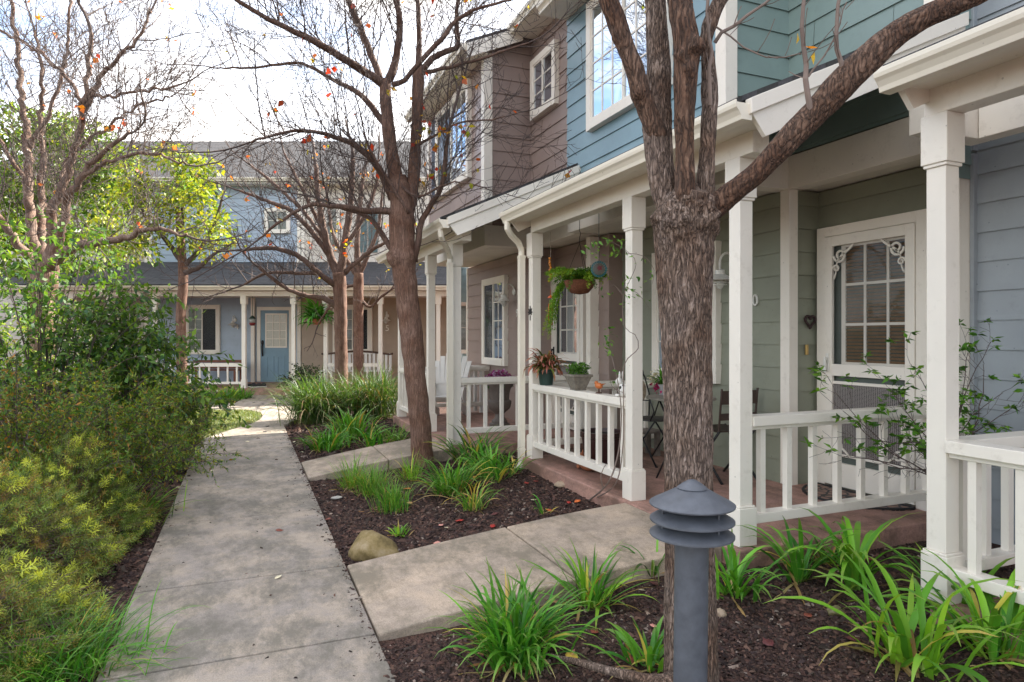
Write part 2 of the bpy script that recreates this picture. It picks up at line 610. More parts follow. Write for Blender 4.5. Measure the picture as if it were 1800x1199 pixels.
def np_mesh(name, verts, faces, mat, parent=None, tint=None, smooth=False):
    """verts (n,3), faces (m,k) arrays; tint (n,3)"""
    me = bpy.data.meshes.new(name)
    verts = np.asarray(verts, dtype=np.float32)
    faces = np.asarray(faces, dtype=np.int32)
    o = bpy.data.objects.new(name, me)
    COL.objects.link(o)
    if parent is not None:
        org = ORG[parent.name]
        verts = verts - np.array(org, dtype=np.float32)
        o.parent = parent
        ORG[o.name] = org
    else:
        ORG[o.name] = Vector((0, 0, 0))
    k = faces.shape[1]
    me.vertices.add(len(verts))
    me.vertices.foreach_set('co', verts.ravel())
    me.loops.add(faces.size)
    me.loops.foreach_set('vertex_index', faces.ravel())
    me.polygons.add(len(faces))
    me.polygons.foreach_set('loop_start', np.arange(0, faces.size, k, dtype=np.int32))
    me.polygons.foreach_set('loop_total', np.full(len(faces), k, dtype=np.int32))
    me.update(calc_edges=True)
    if tint is not None:
        at = me.color_attributes.new('tint', 'FLOAT_COLOR', 'POINT')
        c = np.ones((len(verts), 4), dtype=np.float32)
        c[:, :3] = tint
        at.data.foreach_set('color', c.ravel())
    me.materials.append(mat)
    if smooth:
        me.shade_smooth()
    return o


def join_np(parts):
    """[(verts, faces, tint)] -> one set"""
    V, F, T, k = [], [], [], 0
    for v, f, t in parts:
        V.append(v); F.append(f + k); T.append(t); k += len(v)
    return np.concatenate(V), np.concatenate(F), np.concatenate(T)


def pick(pal, n):
    """n random tones from a palette of linear colours, each a little different"""
    pal = np.array(pal)
    i = rng.integers(0, len(pal), n)
    j = rng.integers(0, len(pal), n)
    t = rng.random((n, 1)) * 0.6
    c = pal[i] * (1 - t) + pal[j] * t
    return c * rng.uniform(0.75, 1.25, (n, 1))


def norm(a):
    return a / np.maximum(1e-9, np.linalg.norm(a, axis=-1, keepdims=True))


def leaves(cen, dirs, length, width, tint, fold=0.25, up=None):
    """folded six-point leaves, as quads"""
    n = len(cen)
    cen = np.asarray(cen, float)
    d = norm(np.asarray(dirs, float))
    if up is None:
        up = rng.normal(size=(n, 3)) * 0.6 + np.array([0, 0, 1.0])
    s = norm(np.cross(d, up))
    w = np.cross(s, d)
    length = np.broadcast_to(np.asarray(length, float), (n,))[:, None]
    width = np.broadcast_to(np.asarray(width, float), (n,))[:, None]
    droop = rng.uniform(-0.05, 0.35, (n, 1)) * length
    b = cen
    m = cen + d * length * 0.5 - w * width * fold
    t = cen + d * length - w * droop
    l1 = cen + d * length * 0.42 + s * width * 0.5
    r1 = cen + d * length * 0.42 - s * width * 0.5
    V = np.stack([b, r1, m, l1, t], axis=1).reshape(-1, 3)
    k = np.arange(n)[:, None] * 5
    F = np.concatenate([k + np.array([[0, 1, 2, 3]]), k + np.array([[3, 2, 1, 4]])], axis=0)
    # second quad: l1, m, r1, tip
    T = np.repeat(tint, 5, axis=0)
    return V, F, T


def blades(base, az, elev, length, width, bend, tint, K=7, tip=None, fold=0.3, taper=0.55):
    """strap leaves: arcs that droop; arrays of n"""
    n = len(base)
    base = np.asarray(base, float)
    t = np.linspace(0, 1, K + 1)
    V = np.zeros((n, K + 1, 3, 3))
    ang = np.asarray(elev, float).copy()
    pos = base.copy()
    hx, hy = np.cos(az), np.sin(az)
    tw = rng.normal(0, 0.25, n)
    step = np.asarray(length, float) / K
    T = np.zeros((n, K + 1, 3, 3))
    for k in range(K + 1):
        prof = np.minimum(1.0, 0.62 + 1.6 * t[k]) * (1 - max(0, (t[k] - taper) / (1 - taper)) ** 1.6 * 0.97)
        wv = np.asarray(width, float) * prof * 0.5
        sx, sy = -hy, hx
        side = np.stack([sx * np.cos(tw), sy * np.cos(tw), np.sin(tw)], axis=1)
        nx = np.stack([-np.sin(ang) * hx, -np.sin(ang) * hy, np.cos(ang)], axis=1)
        V[:, k, 0] = pos + side * wv[:, None]
        V[:, k, 1] = pos - nx * (wv * fold)[:, None]
        V[:, k, 2] = pos - side * wv[:, None]
        T[:, k, :] = tint[:, None, :]
        if tip is not None and t[k] > 0.8:
            T[:, k, :] = tint[:, None, :] * (1 - tip[1]) + np.array(tip[0]) * tip[1]
        if k == 0:
            T[:, k, :] = T[:, k, :] * 0.6 + np.array([0.25, 0.24, 0.10]) * 0.4
        pos = pos + np.stack([np.cos(ang) * hx, np.cos(ang) * hy, np.sin(ang)], axis=1) * step[:, None]
        ang = ang - np.asarray(bend) * (0.35 + 1.3 * t[k]) / K
        ang = np.maximum(ang, -1.45)
    idx = np.arange(n * (K + 1) * 3).reshape(n, K + 1, 3)
    fs = []
    for k in range(K):
        for c in range(2):
            fs.append(np.stack([idx[:, k, c], idx[:, k, c + 1], idx[:, k + 1, c + 1], idx[:, k + 1, c]], axis=1))
    return V.reshape(-1, 3), np.concatenate(fs), T.reshape(-1, 3)


# ------------------------------------------------------------------ houses
def clip(poly, a, b, c):
    """keep the side a*s + b*z <= c"""
    out = []
    for i in range(len(poly)):
        p, q = poly[i], poly[(i + 1) % len(poly)]
        dp, dq = a * p[0] + b * p[1] - c, a * q[0] + b * q[1] - c
        if dp <= 0:
            out.append(p)
        if dp * dq < 0:
            t = dp / (dp - dq)
            out.append((p[0] + (q[0] - p[0]) * t, p[1] + (q[1] - p[1]) * t))
    return out


def siding(mb, poly, n0=0.0, ex=0.205, lip=0.014, zoff=0.0):
    """lap boards over a convex polygon in (s, z); n is outwards"""
    z0 = min(p[1] for p in poly)
    z1 = max(p[1] for p in poly)
    k = math.floor((z0 - zoff) / ex)
    while zoff + k * ex < z1:
        za, zb = zoff + k * ex, zoff + (k + 1) * ex
        q = clip(clip(poly, 0, -1, -za), 0, 1, zb)
        k += 1
        if len(q) < 3:
            continue
        f = lambda z: n0 + lip * (1 - (z - za) / ex) + 0.002
        sa, sb = min(p[0] for p in q), max(p[0] for p in q)
        segs = [q]
        if sb - sa > 1.3:                     # butt joint between two boards
            cut = sa + (sb - sa) * random.uniform(.15, .85)
            segs = [clip(q, 1, 0, cut - .0018), clip(q, -1, 0, -(cut + .0018))]
        for qq in segs:
            if len(qq) > 2:
                j = random.uniform(-.0012, .0012)
                vs = [(s, f(z) + j, z) for s, z in qq]
                mb.add(vs, [tuple(range(len(vs)))])
        bot = [p for p in q if abs(p[1] - za) < 1e-6]
        if len(bot) >= 2:
            s0, s1 = min(p[0] for p in bot), max(p[0] for p in bot)
            mb.add([(s0, f(za), za), (s1, f(za), za), (s1, n0 - 0.004, za + 0.001), (s0, n0 - 0.004, za + 0.001)], [(0, 1, 2, 3)])
    # backing
    return mb


def rect(s0, s1, z0, z1):
    return [(s0, z0), (s1, z0), (s1, z1), (s0, z1)]


def wall_T(kind, c):
    if kind == 'front':                      # faces the walk (-x), s runs along y
        return lambda s, n, z: (c - n, s, z)
    if kind == 'side':                       # faces the camera end (-y), s runs along x
        return lambda s, n, z: (s, c - n, z)
    if kind == 'far':                        # far row, local frame
        return lambda s, n, z: (s, c - n, z)


def window(parent, T, s0, s1, z0, z1, n0=0.05, cols=(2, 4), slider=True, fw=0.09, back=None, blind='slats', dark_left=True, sill=True, flip=False):
    """cased window; flip puts the plain screened sash on the other side"""
    fr = MB(T)
    d = 0.028
    fr.box(s0, s0 + fw, 0.0, n0 + d, z0, z1)
    fr.box(s1 - fw, s1, 0.0, n0 + d, z0, z1)
    fr.box(s0 + fw, s1 - fw, 0.0, n0 + d, z1 - fw, z1)
    fr.box(s0 + fw, s1 - fw, 0.0, n0 + d + (0.012 if sill else 0), z0, z0 + fw * 1.05)
    f = fr.build('window', WHITE, parent, bevel=0.003)
    a0, a1, c0, c1 = s0 + fw, s1 - fw, z0 + fw * 1.05, z1 - fw
    sm = MB(T)
    e = 0.022
    for q in ((a0, a0 + e, c0, c1), (a1 - e, a1, c0, c1)):
        sm.box(q[0], q[1], n0 - 0.008, n0 + 0.018, q[2], q[3])
    sm.box(a0 + e, a1 - e, n0 - 0.008, n0 + 0.018, c0, c0 + e)
    sm.box(a0 + e, a1 - e, n0 - 0.008, n0 + 0.018, c1 - e, c1)
    mid = (a0 + a1) / 2
    if slider:
        sm.box(mid - 0.016, mid + 0.016, n0 - 0.008, n0 + 0.02, c0 + e, c1 - e)
    halves = [(a0 + e, mid - 0.016), (mid + 0.016, a1 - e)] if slider else [(a0 + e, a1 - e)]
    if flip:
        halves = halves[::-1]
    for hi, (h0, h1) in enumerate(halves):
        if slider and hi == 1 and dark_left:
            continue
        nx, nzz = cols
        for i in range(1, nx):
            x = h0 + (h1 - h0) * i / nx
            sm.box(x - 0.008, x + 0.008, n0 - 0.001, n0 + 0.010, c0 + e, c1 - e)
        for j in range(1, nzz):
            z = c0 + e + (c1 - c0 - 2 * e) * j / nzz
            sm.box(h0, h1, n0 - 0.002, n0 + 0.009, z - 0.008, z + 0.008)
    sm.build('sash', WHITE, f)
    bk = MB(T)
    bk.box(a0, a1, n0 - 0.027, n0 - 0.024, c0, c1)
    bk.build('room_shade', back or DARKIN, f)
    if blind == 'slats':
        b = MB(T)
        zz = c0 + 0.03
        while zz < c1 - 0.02:
            for h0, h1 in (halves if not dark_left else halves[:1]):
                b.add([(h0, n0 - 0.022, zz), (h1, n0 - 0.022, zz), (h1, n0 - 0.011, zz + 0.026), (h0, n0 - 0.011, zz + 0.026)], [(0, 1, 2, 3)])
            zz += 0.036
        b.build('blind', BLINDW, f, fix=False)
    elif blind == 'curtain':
        b = MB(T)
        for h0, h1 in halves[:1] if dark_left else halves:
            m = 40
            vs = []
            for i in range(m + 1):
                x = h0 + (h1 - h0) * i / m
                n = n0 - 0.013 + 0.006 * math.sin(i * 1.9) + 0.003 * math.sin(i * 0.7)
                vs += [(x, n, c0), (x, n, c1)]
            b.add(vs, [(2 * i, 2 * i + 2, 2 * i + 3, 2 * i + 1) for i in range(m)])
        b.build('curtain', CURT, f, smooth=True, fix=False)
    if dark_left and slider:
        s = MB(T)
        h0, h1 = halves[1]
        s.add([(h0, n0 + 0.010, c0 + e), (h1, n0 + 0.010, c0 + e), (h1, n0 + 0.010, c1 - e), (h0, n0 + 0.010, c1 - e)], [(0, 1, 2, 3)])
        s.build('insect_screen', SCREENM2, f, fix=False)
    g = MB(T)
    g.add([(a0, n0 + 0.002, c0), (a1, n0 + 0.002, c0), (a1, n0 + 0.002, c1), (a0, n0 + 0.002, c1)], [(0, 1, 2, 3)])
    g.build('pane', GLASS, f, fix=False)
    return f


def screen_mat2():
    m, n, b, L = newmat('insect screen')
    b.inputs['Base Color'].default_value = (0.035, 0.04, 0.045, 1)
    b.inputs['Roughness'].default_value = 0.6
    tr = nd(n, 'ShaderNodeBsdfTransparent')
    ms = nd(n, 'ShaderNodeMixShader')
    ms.inputs[0].default_value = 0.55
    L.new(tr.outputs[0], ms.inputs[1])
    L.new(b.outputs[0], ms.inputs[2])
    L.new(ms.outputs[0], n.nodes['Material Output'].inputs['Surface'])
    return m


def grille_mat():
    """perforated metal of the screen door's lower panels"""
    m, n, b, L = newmat('perforated door panel')
    co = nd(n, 'ShaderNodeTexCoord')
    mp = nd(n, 'ShaderNodeMapping')
    mp.inputs['Scale'].default_value = (1, 60, 95)
    L.new(co.outputs['Object'], mp.inputs['Vector'])
    v = nd(n, 'ShaderNodeTexVoronoi', feature='DISTANCE_TO_EDGE', Scale=1.0, Randomness=0.25)
    L.new(mp.outputs['Vector'], v.inputs['Vector'])
    r = ramp(n, [(0.10, (0.30, 0.27, 0.25)), (0.2, (0.02, 0.018, 0.018))])
    L.new(v.outputs['Distance'], r.inputs['Fac'])
    L.new(r.outputs['Color'], b.inputs['Base Color'])
    b.inputs['Roughness'].default_value = 0.5
    return m


SCREENM2 = screen_mat2()
GRILLE = grille_mat()


def spiral(mb, c0, z0, r, turns, start, w, n0, n1, sgn=1):
    """flat scroll in the wall plane"""
    pts = []
    m = int(22 * turns)
    for i in range(m + 1):
        t = i / m
        a = start + sgn * t * turns * 2 * math.pi
        q = r * (1 - 0.72 * t)
        pts.append((c0 + q * math.cos(a), z0 + q * math.sin(a)))
    for i in range(m):
        (x0, y0), (x1, y1) = pts[i], pts[i + 1]
        dx, dy = x1 - x0, y1 - y0
        l = math.hypot(dx, dy) or 1
        px, py = -dy / l * w / 2, dx / l * w / 2
        q = [(x0 + px, y0 + py), (x1 + px, y1 + py), (x1 - px, y1 - py), (x0 - px, y0 - py)]
        vs = [(a, n0, c) for a, c in q] + [(a, n1, c) for a, c in q]
        mb.add(vs, [(0, 1, 2, 3), (7, 6, 5, 4), (0, 4, 5, 1), (2, 6, 7, 3), (1, 5, 6, 2), (3, 7, 4, 0)])


def screen_door(parent, T, s0, s1, z0, z1, inner, hinge_low=True, blind=BLINDB, brackets=True):
    """white scrolled screen door over a nine-light door; s1 is the latch side when hinge_low"""
    T0 = T
    T = lambda s, n, z: T0(s, n + 0.022, z)
    cs = MB(T)
    cw = 0.085
    cs.box(s0 - cw, s0, -0.02, 0.05, z0 - 0.03, z1 + cw)
    cs.box(s1, s1 + cw, -0.02, 0.05, z0 - 0.03, z1 + cw)
    cs.box(s0, s1, -0.02, 0.05, z1, z1 + cw)
    casing = cs.build('door_casing', WHITE, parent, bevel=0.004)
    d = MB(T)                                # the inner door
    d.box(s0, s1, 0.0, 0.004, z0, z1)
    door = d.build('door', inner, parent)
    w0, w1 = s0 + 0.045, s1 - 0.17
    q0, q1 = z0 + 1.04, z1 - 0.09
    l = MB(T)
    for i in range(4):
        x = w0 + (w1 - w0) * i / 3
        h = 0.020 if i in (0, 3) else 0.011
        l.box(x - h, x + h, 0.006, 0.021, q0, q1)
    for j in range(4):
        z = q0 + (q1 - q0) * j / 3
        h = 0.020 if j in (0, 3) else 0.011
        l.box(w0 + 0.02, w1 - 0.02, 0.007, 0.020, z - h, z + h)
    l.build('door_window', WHITE, door)
    b = MB(T)
    zz = q0 + 0.02
    while zz < q1 - 0.02:
        b.add([(w0 + 0.01, 0.0062, zz), (w1 - 0.01, 0.0062, zz), (w1 - 0.01, 0.0135, zz + 0.021), (w0 + 0.01, 0.0135, zz + 0.021)], [(0, 1, 2, 3)])
        zz += 0.029
    b.build('blind', blind, door, fix=False)
    g = MB(T)
    g.add([(w0, 0.0155, q0), (w1, 0.0155, q0), (w1, 0.0155, q1), (w0, 0.0155, q1)], [(0, 1, 2, 3)])
    g.build('pane', GLASS, door, fix=False)
    st = 0.082                               # the screen door itself
    f = MB(T)
    n0, n1 = 0.026, 0.058
    f.box(s0 + 0.004, s0 + st, n0, n1, z0, z1 - 0.004)
    f.box(s1 - st, s1 - 0.004, n0, n1, z0, z1 - 0.004)
    f.box(s0 + st, s1 - st, n0, n1, z1 - 0.09, z1 - 0.004)
    f.box(s0 + st, s1 - st, n0, n1, z0 + 0.94, z0 + 1.04)
    f.box(s0 + st, s1 - st, n0, n1, z0, z0 + 0.20)
    f.box(s0 + st, s1 - st, n0 + 0.004, n1 - 0.008, z0 + 0.87, z0 + 0.895)
    f.box(s0 + st, s1 - st, n0 + 0.004, n1 - 0.008, z0 + 0.255, z0 + 0.275)
    sd = f.build('screen_door', WHITE, parent, bevel=0.003)
    gr = MB(T)
    gr.box(s0 + st, s1 - st, n0 + 0.006, n0 + 0.012, z0 + 0.275, z0 + 0.87)
    gr.build('kick_grille', GRILLE, sd)
    sc = MB(T)
    sc.add([(s0 + st, n0 + 0.012, z0 + 1.04), (s1 - st, n0 + 0.012, z0 + 1.04), (s1 - st, n0 + 0.012, z1 - 0.09), (s0 + st, n0 + 0.012, z1 - 0.09)], [(0, 1, 2, 3)])
    sc.build('insect_screen', SCREENM3, sd, fix=False)
    if brackets:
        for sx, x in ((1, s0 + st), (-1, s1 - st)):
            for sz, z in ((-1, z1 - 0.09), (1, z0 + 0.275)):
                k = MB(T)
                na, nb = n0 + 0.014, n1 - 0.006
                big = 1.0 if sz < 0 else 0.75
                spiral(k, x + sx * 0.075 * big, z + sz * 0.085 * big, 0.062 * big, 1.35, (math.pi if sx > 0 else 0), 0.017, na, nb, sgn=-sx * sz)
                spiral(k, x + sx * 0.035 * big, z + sz * 0.195 * big, 0.032 * big, 1.2, (math.pi if sx > 0 else 0), 0.014, na, nb, sgn=sx * sz)
                m = 14                        # the outer S curve
                for i in range(m):
                    t0, t1 = i / m, (i + 1) / m
                    c = lambda t: (x + sx * big * (0.006 + 0.205 * (1 - t) ** 1.5 + 0.018 * math.sin(t * 9)), z + sz * big * (0.006 + 0.275 * t ** 1.25))
                    (xa, za), (xb, zb) = c(t0), c(t1)
                    h = 0.015 * big
                    k.add([(xa, na, za - sz * h), (xb, na, zb - sz * h), (xb, na, zb + sz * h * .4), (xa, na, za + sz * h * .4),
                           (xa, nb, za - sz * h), (xb, nb, zb - sz * h), (xb, nb, zb + sz * h * .4), (xa, nb, za + sz * h * .4)],
                          [(0, 1, 2, 3), (7, 6, 5, 4), (0, 4, 5, 1), (2, 6, 7, 3)])
                k.build('scroll_bracket', WHITE, sd)
    h = MB(T)
    lx = (s1 - 0.045) if hinge_low else (s0 + 0.045)
    h.box(lx - 0.014, lx + 0.014, n1, n1 + 0.014, z0 + 0.98, z0 + 1.13)
    h.box(lx - 0.009, lx + 0.009, n1 + 0.014, n1 + 0.045, z0 + 1.075, z0 + 1.10)
    h.box(lx - 0.011, lx + 0.011, n1 + 0.033, n1 + 0.045, z0 + 0.97, z0 + 1.075)
    h.build('door_handle', LAMPM if blind is BLINDB else BLACKM, sd, bevel=0.002)
    return sd


def screen_mat3():
    m, n, b, L = newmat('door insect screen')
    b.inputs['Base Color'].default_value = (0.03, 0.035, 0.035, 1)
    b.inputs['Roughness'].default_value = 0.7
    tr = nd(n, 'ShaderNodeBsdfTransparent')
    ms = nd(n, 'ShaderNodeMixShader')
    ms.inputs[0].default_value = 0.16
    L.new(tr.outputs[0], ms.inputs[1])
    L.new(b.outputs[0], ms.inputs[2])
    L.new(ms.outputs[0], n.nodes['Material Output'].inputs['Surface'])
    return m


SCREENM3 = screen_mat3()


def post(parent, s, v, z0=0.19, top=2.60, sz=0.136, T=None):
    """square porch post: plinth, shaft, capital with a small lip; (v, s) is its near front corner"""
    m = MB(T)
    a0, a1, b0, b1 = v, v + sz, s, s + sz
    i = 0.018
    m.box(a0, a1, b0, b1, z0, z0 + 0.235)
    m.box(a0 + 0.006, a1 - 0.006, b0 + 0.006, b1 - 0.006, z0 + 0.235, z0 + 0.248)
    m.box(a0 + i, a1 - i, b0 + i, b1 - i, z0 + 0.248, top - 0.262)
    m.box(a0 + 0.008, a1 - 0.008, b0 + 0.008, b1 - 0.008, top - 0.262, top - 0.245)
    m.box(a0, a1, b0, b1, top - 0.245, top)
    return m.build('porch_post', WHITE, parent, bevel=0.004)


def railing(parent, p0, p1, zf=0.19, n=8, w=0.12, copies=True, zt=0.80, skip=()):
    """rail from p0 to p1 (x, y centre line)"""
    (x0, y0), (x1, y1) = p0, p1
    l = math.hypot(x1 - x0, y1 - y0)
    dx, dy = (x1 - x0) / l, (y1 - y0) / l
    T = lambda s, nn, z: (x0 + dx * s - dy * nn, y0 + dy * s + dx * nn, z)
    m = MB(T)
    m.box(0, l, -w / 2, w / 2, zf + zt - 0.062, zf + zt)
    m.box(0, l, -0.03, 0.03, zf + zt - 0.088, zf + zt - 0.062)
    m.box(0, l, -0.045, 0.045, zf + 0.125, zf + 0.185)
    r = m.build('railing', WHITE, parent, bevel=0.004)
    me = None
    for i in range(n):
        s = l * (i + 0.5) / n
        if me is None:
            b = MB(lambda a, c, z: (x0 + dx * a - dy * c, y0 + dy * a + dx * c, z))
            b.box(s - 0.020, s + 0.020, -0.020, 0.020, zf + 0.185, zf + zt - 0.088)
            me = b.build('baluster', WHITE, r)
            first, s_first = me, s
        else:
            c = first.copy()
            COL.objects.link(c)
            c.parent = r
            ds = s - s_first
            c.location = (dx * ds, dy * ds, 0)
    return r


def gutter_poly(x, z):
    """K-style section, front at x, top at z, in (x, z)"""
    return [(x + 0.118, z), (x + 0.118, z - 0.105), (x + 0.045, z - 0.105), (x + 0.038, z - 0.080), (x + 0.022, z - 0.055),
            (x + 0.006, z - 0.040), (x + 0.001, z - 0.022), (x, z), (x + 0.010, z + 0.002), (x + 0.012, z - 0.012), (x + 0.104, z - 0.012), (x + 0.106, z)]


def downspout(parent, x, y, ztop, zbot, gx, gz, gy):
    """square pipe beside a post: elbow from the gutter at (gx, gy, gz)"""
    m = MB()
    m.tube([(gx, gy, gz), (gx, gy, gz - 0.07), (gx + (x - gx) * 0.25, gy + (y - gy) * 0.25, gz - 0.13), (gx + (x - gx) * 0.8, gy + (y - gy) * 0.8, gz - 0.20),
            (x, y, gz - 0.27), (x, y, gz - 0.34)], 0.034, n=10)
    h = 0.03
    m.box(x - h, x + h, y - h * 1.15, y + h * 1.15, zbot + 0.10, gz - 0.33)
    m.box(x - h - 0.004, x + h + 0.004, y - h * 1.15 - 0.004, y + h * 1.15 + 0.004, gz - 0.36, gz - 0.335)
    m.box(x - h - 0.004, x + h + 0.004, y - h * 1.15 - 0.004, y + h * 1.15 + 0.004, zbot + 0.20, zbot + 0.22)
    m.tube([(x, y, zbot + 0.12), (x, y, zbot + 0.06), (x - 0.03, y, zbot + 0.015), (x - 0.12, y, zbot - 0.025)], 0.034, n=10)
    return m.build('downspout', GUT, parent, smooth=True, auto=35)


def wall_lamp(parent, T, s, z, arm=0.17, z_drop=0.0, wide=True):
    """gooseneck porch lamp: wall plate, curved arm, shade, frosted glass"""
    m = MB(T)
    m.ball(s, 0.02, z, 0.055, 0.025, 0.055)
    pts = []
    for i in range(11):
        a = math.pi * i / 10
        pts.append((s, 0.02 + arm / 2 - arm / 2 * math.cos(a), z + 0.02 + 0.10 * math.sin(a)))
    pts.append((s, 0.02 + arm, z - 0.05))
    m.tube(pts, 0.012, n=8)
    l = m.build('wall_lamp', LAMPM, parent, smooth=True)
    sh = MB()
    c = T(s, 0.02 + arm, z)
    k = [(0.022, -0.04), (0.045, -0.05), (0.048, -0.075), (0.05, -0.09), (0.14 if wide else 0.10, -0.145), (0.135 if wide else 0.095, -0.15), (0.05, -0.11)]
    sh.lathe(c[0], c[1], [(r, c[2] + dz) for r, dz in k], n=24)
    for j, dz in enumerate((-0.165, -0.185)):
        r = 0.085 - 0.02 * j
        sh.lathe(c[0], c[1], [(0.04, c[2] + dz), (r, c[2] + dz - 0.004), (r, c[2] + dz - 0.008), (0.04, c[2] + dz - 0.006)], n=24)
    sh.build('lamp_shade', LAMPM, l, smooth=True, auto=40)
    g = MB()
    g.ball(c[0], c[1], c[2] - 0.175, 0.042, 0.042, 0.06)
    g.build('lamp_glass', LAMPGLASS, l, smooth=True)
    return l


LAMPGLASS = plain('frosted lamp glass', (0.60, 0.60, 0.55), rough=0.15)


def text_mesh(name, txt, size, depth, mat, parent, T, s, z, mirror=False):
    cu = bpy.data.curves.new(name, 'FONT')
    cu.body = txt
    cu.size = size
    cu.extrude = depth
    cu.align_x = 'CENTER'
    o = bpy.data.objects.new(name, cu)
    COL.objects.link(o)
    dg = bpy.context.evaluated_depsgraph_get()
    me = o.evaluated_get(dg).to_mesh()
    vs = [(v.co.x, v.co.y, v.co.z) for v in me.vertices]
    fs = [tuple(p.vertices) for p in me.polygons]
    bpy.data.objects.remove(o)
    bpy.data.curves.remove(cu)
    m = MB(T)
    m.add([(s + (-x if mirror else x), 0.024 + d, z + y) for x, y, d in vs], fs)
    return m.build(name, mat, parent)


def boards(root, boxes, T=None, mat=None, bevel=0.003):
    for q in boxes:
        m = MB(T)
        m.box(*q)
        m.build('corner_board', mat or WHITE, root, bevel=bevel)


PITCH = 0.45
FZ = 0.19


def townhouse(P):
    u = P['u']
    root = thing(P['name'], P['label'], 'house', loc=(P['vd'], P['un'], 0), group='attached townhouses along the walk')
    vp, vm, vd, vb, vr = P['vp'], P['vm'], P['vd'], P['vb'], P['vr']
    un, uj, uf = P['un'], P['uj'], P['uf']
    ev = P['ev']
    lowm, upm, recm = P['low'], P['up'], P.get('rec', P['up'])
    ZS = 2.78                                 # underside of the upper floor
    # ---- lower walls
    w = MB(wall_T('front', vm))
    siding(w, rect(uj, uf, 0.02, ZS), zoff=FZ)
    w.build('wall', lowm, root, fix=False)
    w = MB(wall_T('side', uj))
    siding(w, rect(vm, vd, 0.02, ZS), zoff=FZ)
    w.build('wall', lowm, root, fix=False)
    w = MB(wall_T('front', vd))
    siding(w, rect(P.get('un_low', un), uj, 0.02, ZS), zoff=FZ)
    w.build('wall', lowm, root, fix=False)
    c = MB()                                  # solid body behind the boards
    c.box(vm + 0.012, vd + 0.30, uj + 0.012, uf, 0.0, ZS - 0.02)
    c.box(vd + 0.05, vd + 0.30, P.get('un_low', un), uj + 0.012, 0.0, ZS - 0.02)
    c.box(vd + 0.30, vd + 7, un, uf, 0.0, 5.4)
    c.box(vb + 0.012, vd + 0.30, uj + 0.012, uf - 0.012, ZS + 0.35, 5.45)
    c.box(vr + 0.012, vd + 0.30, un, uj, ZS + 0.35, 5.7)
    c.build('house_core', lowm, root)
    pu = P.get('pil_u', un)
    q = [(vm - 0.024, vm + 0.075, uj - 0.030, uj + 0.075, FZ, ZS), (vd - 0.135, vd, pu, pu + 0.115, FZ, ZS)]
    if P.get('far_corner'):
        q.append((vm - 0.024, vm + 0.06, uf - 0.02, uf + 0.028, FZ, ZS))
    boards(root, q)
    # ---- upper walls
    w = MB(wall_T('front', vb))
    siding(w, rect(uj, uf, ZS + 0.29, P.get('zb', 5.62)), zoff=FZ + 0.05)
    w.build('upper_wall', upm, root, fix=False)
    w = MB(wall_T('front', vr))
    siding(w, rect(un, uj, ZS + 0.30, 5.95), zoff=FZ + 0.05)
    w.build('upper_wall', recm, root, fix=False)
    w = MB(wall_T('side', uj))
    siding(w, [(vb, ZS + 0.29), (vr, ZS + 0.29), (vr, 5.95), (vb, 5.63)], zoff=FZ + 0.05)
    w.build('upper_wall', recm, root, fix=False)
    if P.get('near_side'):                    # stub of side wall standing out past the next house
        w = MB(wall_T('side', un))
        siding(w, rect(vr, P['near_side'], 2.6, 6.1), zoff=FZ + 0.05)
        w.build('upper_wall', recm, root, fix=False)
    q = [(vb - 0.026, vb + 0.10, uj - 0.028, uj + 0.10, ZS + 0.30, 5.5), (vr - 0.026, vr + 0.07, un - 0.028, un + 0.09, ZS + 0.31, 5.8)]
    if P.get('far_corner'):
        q.append((vb - 0.026, vb + 0.07, uf - 0.07, uf + 0.02, ZS + 0.30, 5.5))
    boards(root, q)
    # ---- beams and soffit box under the upper floor
    bm_ = MB()
    bm_.box(vb - 0.012, vb + 0.13, uj - 0.012, uf - 0.02, ZS, ZS + 0.29)
    bm_.box(vb + 0.13, vr - 0.012, uj - 0.012, uj + 0.13, ZS, ZS + 0.29)
    bm_.box(vr - 0.012, vr + 0.13, un + 0.002, uj + 0.10, ZS, ZS + 0.29)
    bm_.build('porch_beam', WHITE, root, bevel=0.004)
    so = MB()
    so.box(vb + 0.13, vm + 0.05, uj + 0.13, uf - 0.02, ZS + 0.015, ZS + 0.03)
    so.box(vr + 0.13, vd + 0.05, un + 0.002, uj + 0.13, ZS + 0.015, ZS + 0.03)
    so.build('porch_ceiling', CEIL, root)
    # ---- porch floor, posts, rails
    f = MB()
    f.box(vp - 0.045, vd, P['fl'][0], P['fl'][1], 0.05, FZ)
    f.box(vp - 0.015, vd, P['fl'][0] + 0.02, P['fl'][1] - 0.02, -0.1, 0.05)
    f.build('porch_floor', FLOORM, root, bevel=0.012)
    for s in u:
        post(root, s, vp)
    pc = 0.068
    # front beam, soffit, gutter
    g0, g1 = P['g']
    b = MB()
    b.box(vp + 0.004, vp + 0.130, g0 + 0.22, g1 - 0.10, 2.60, 2.742)
    b.build('porch_beam', WHITE, root, bevel=0.004)
    b = MB()
    b.prism([(ev + 0.10, 2.715), (vp + 0.15, 2.742), (vp + 0.15, 2.762), (ev + 0.10, 2.735)], g0 + 0.03, g1 - 0.03)
    b.build('soffit', WHITE, root)
    b = MB()
    b.prism(gutter_poly(ev, 2.80), g0, g1)
    if P.get('gut_return', True):
        pass
    b.build('gutter', GUT, root, bevel=0.002)
    zr = lambda x: 2.79 + PITCH * (x - ev - 0.03)
    rf = MB()
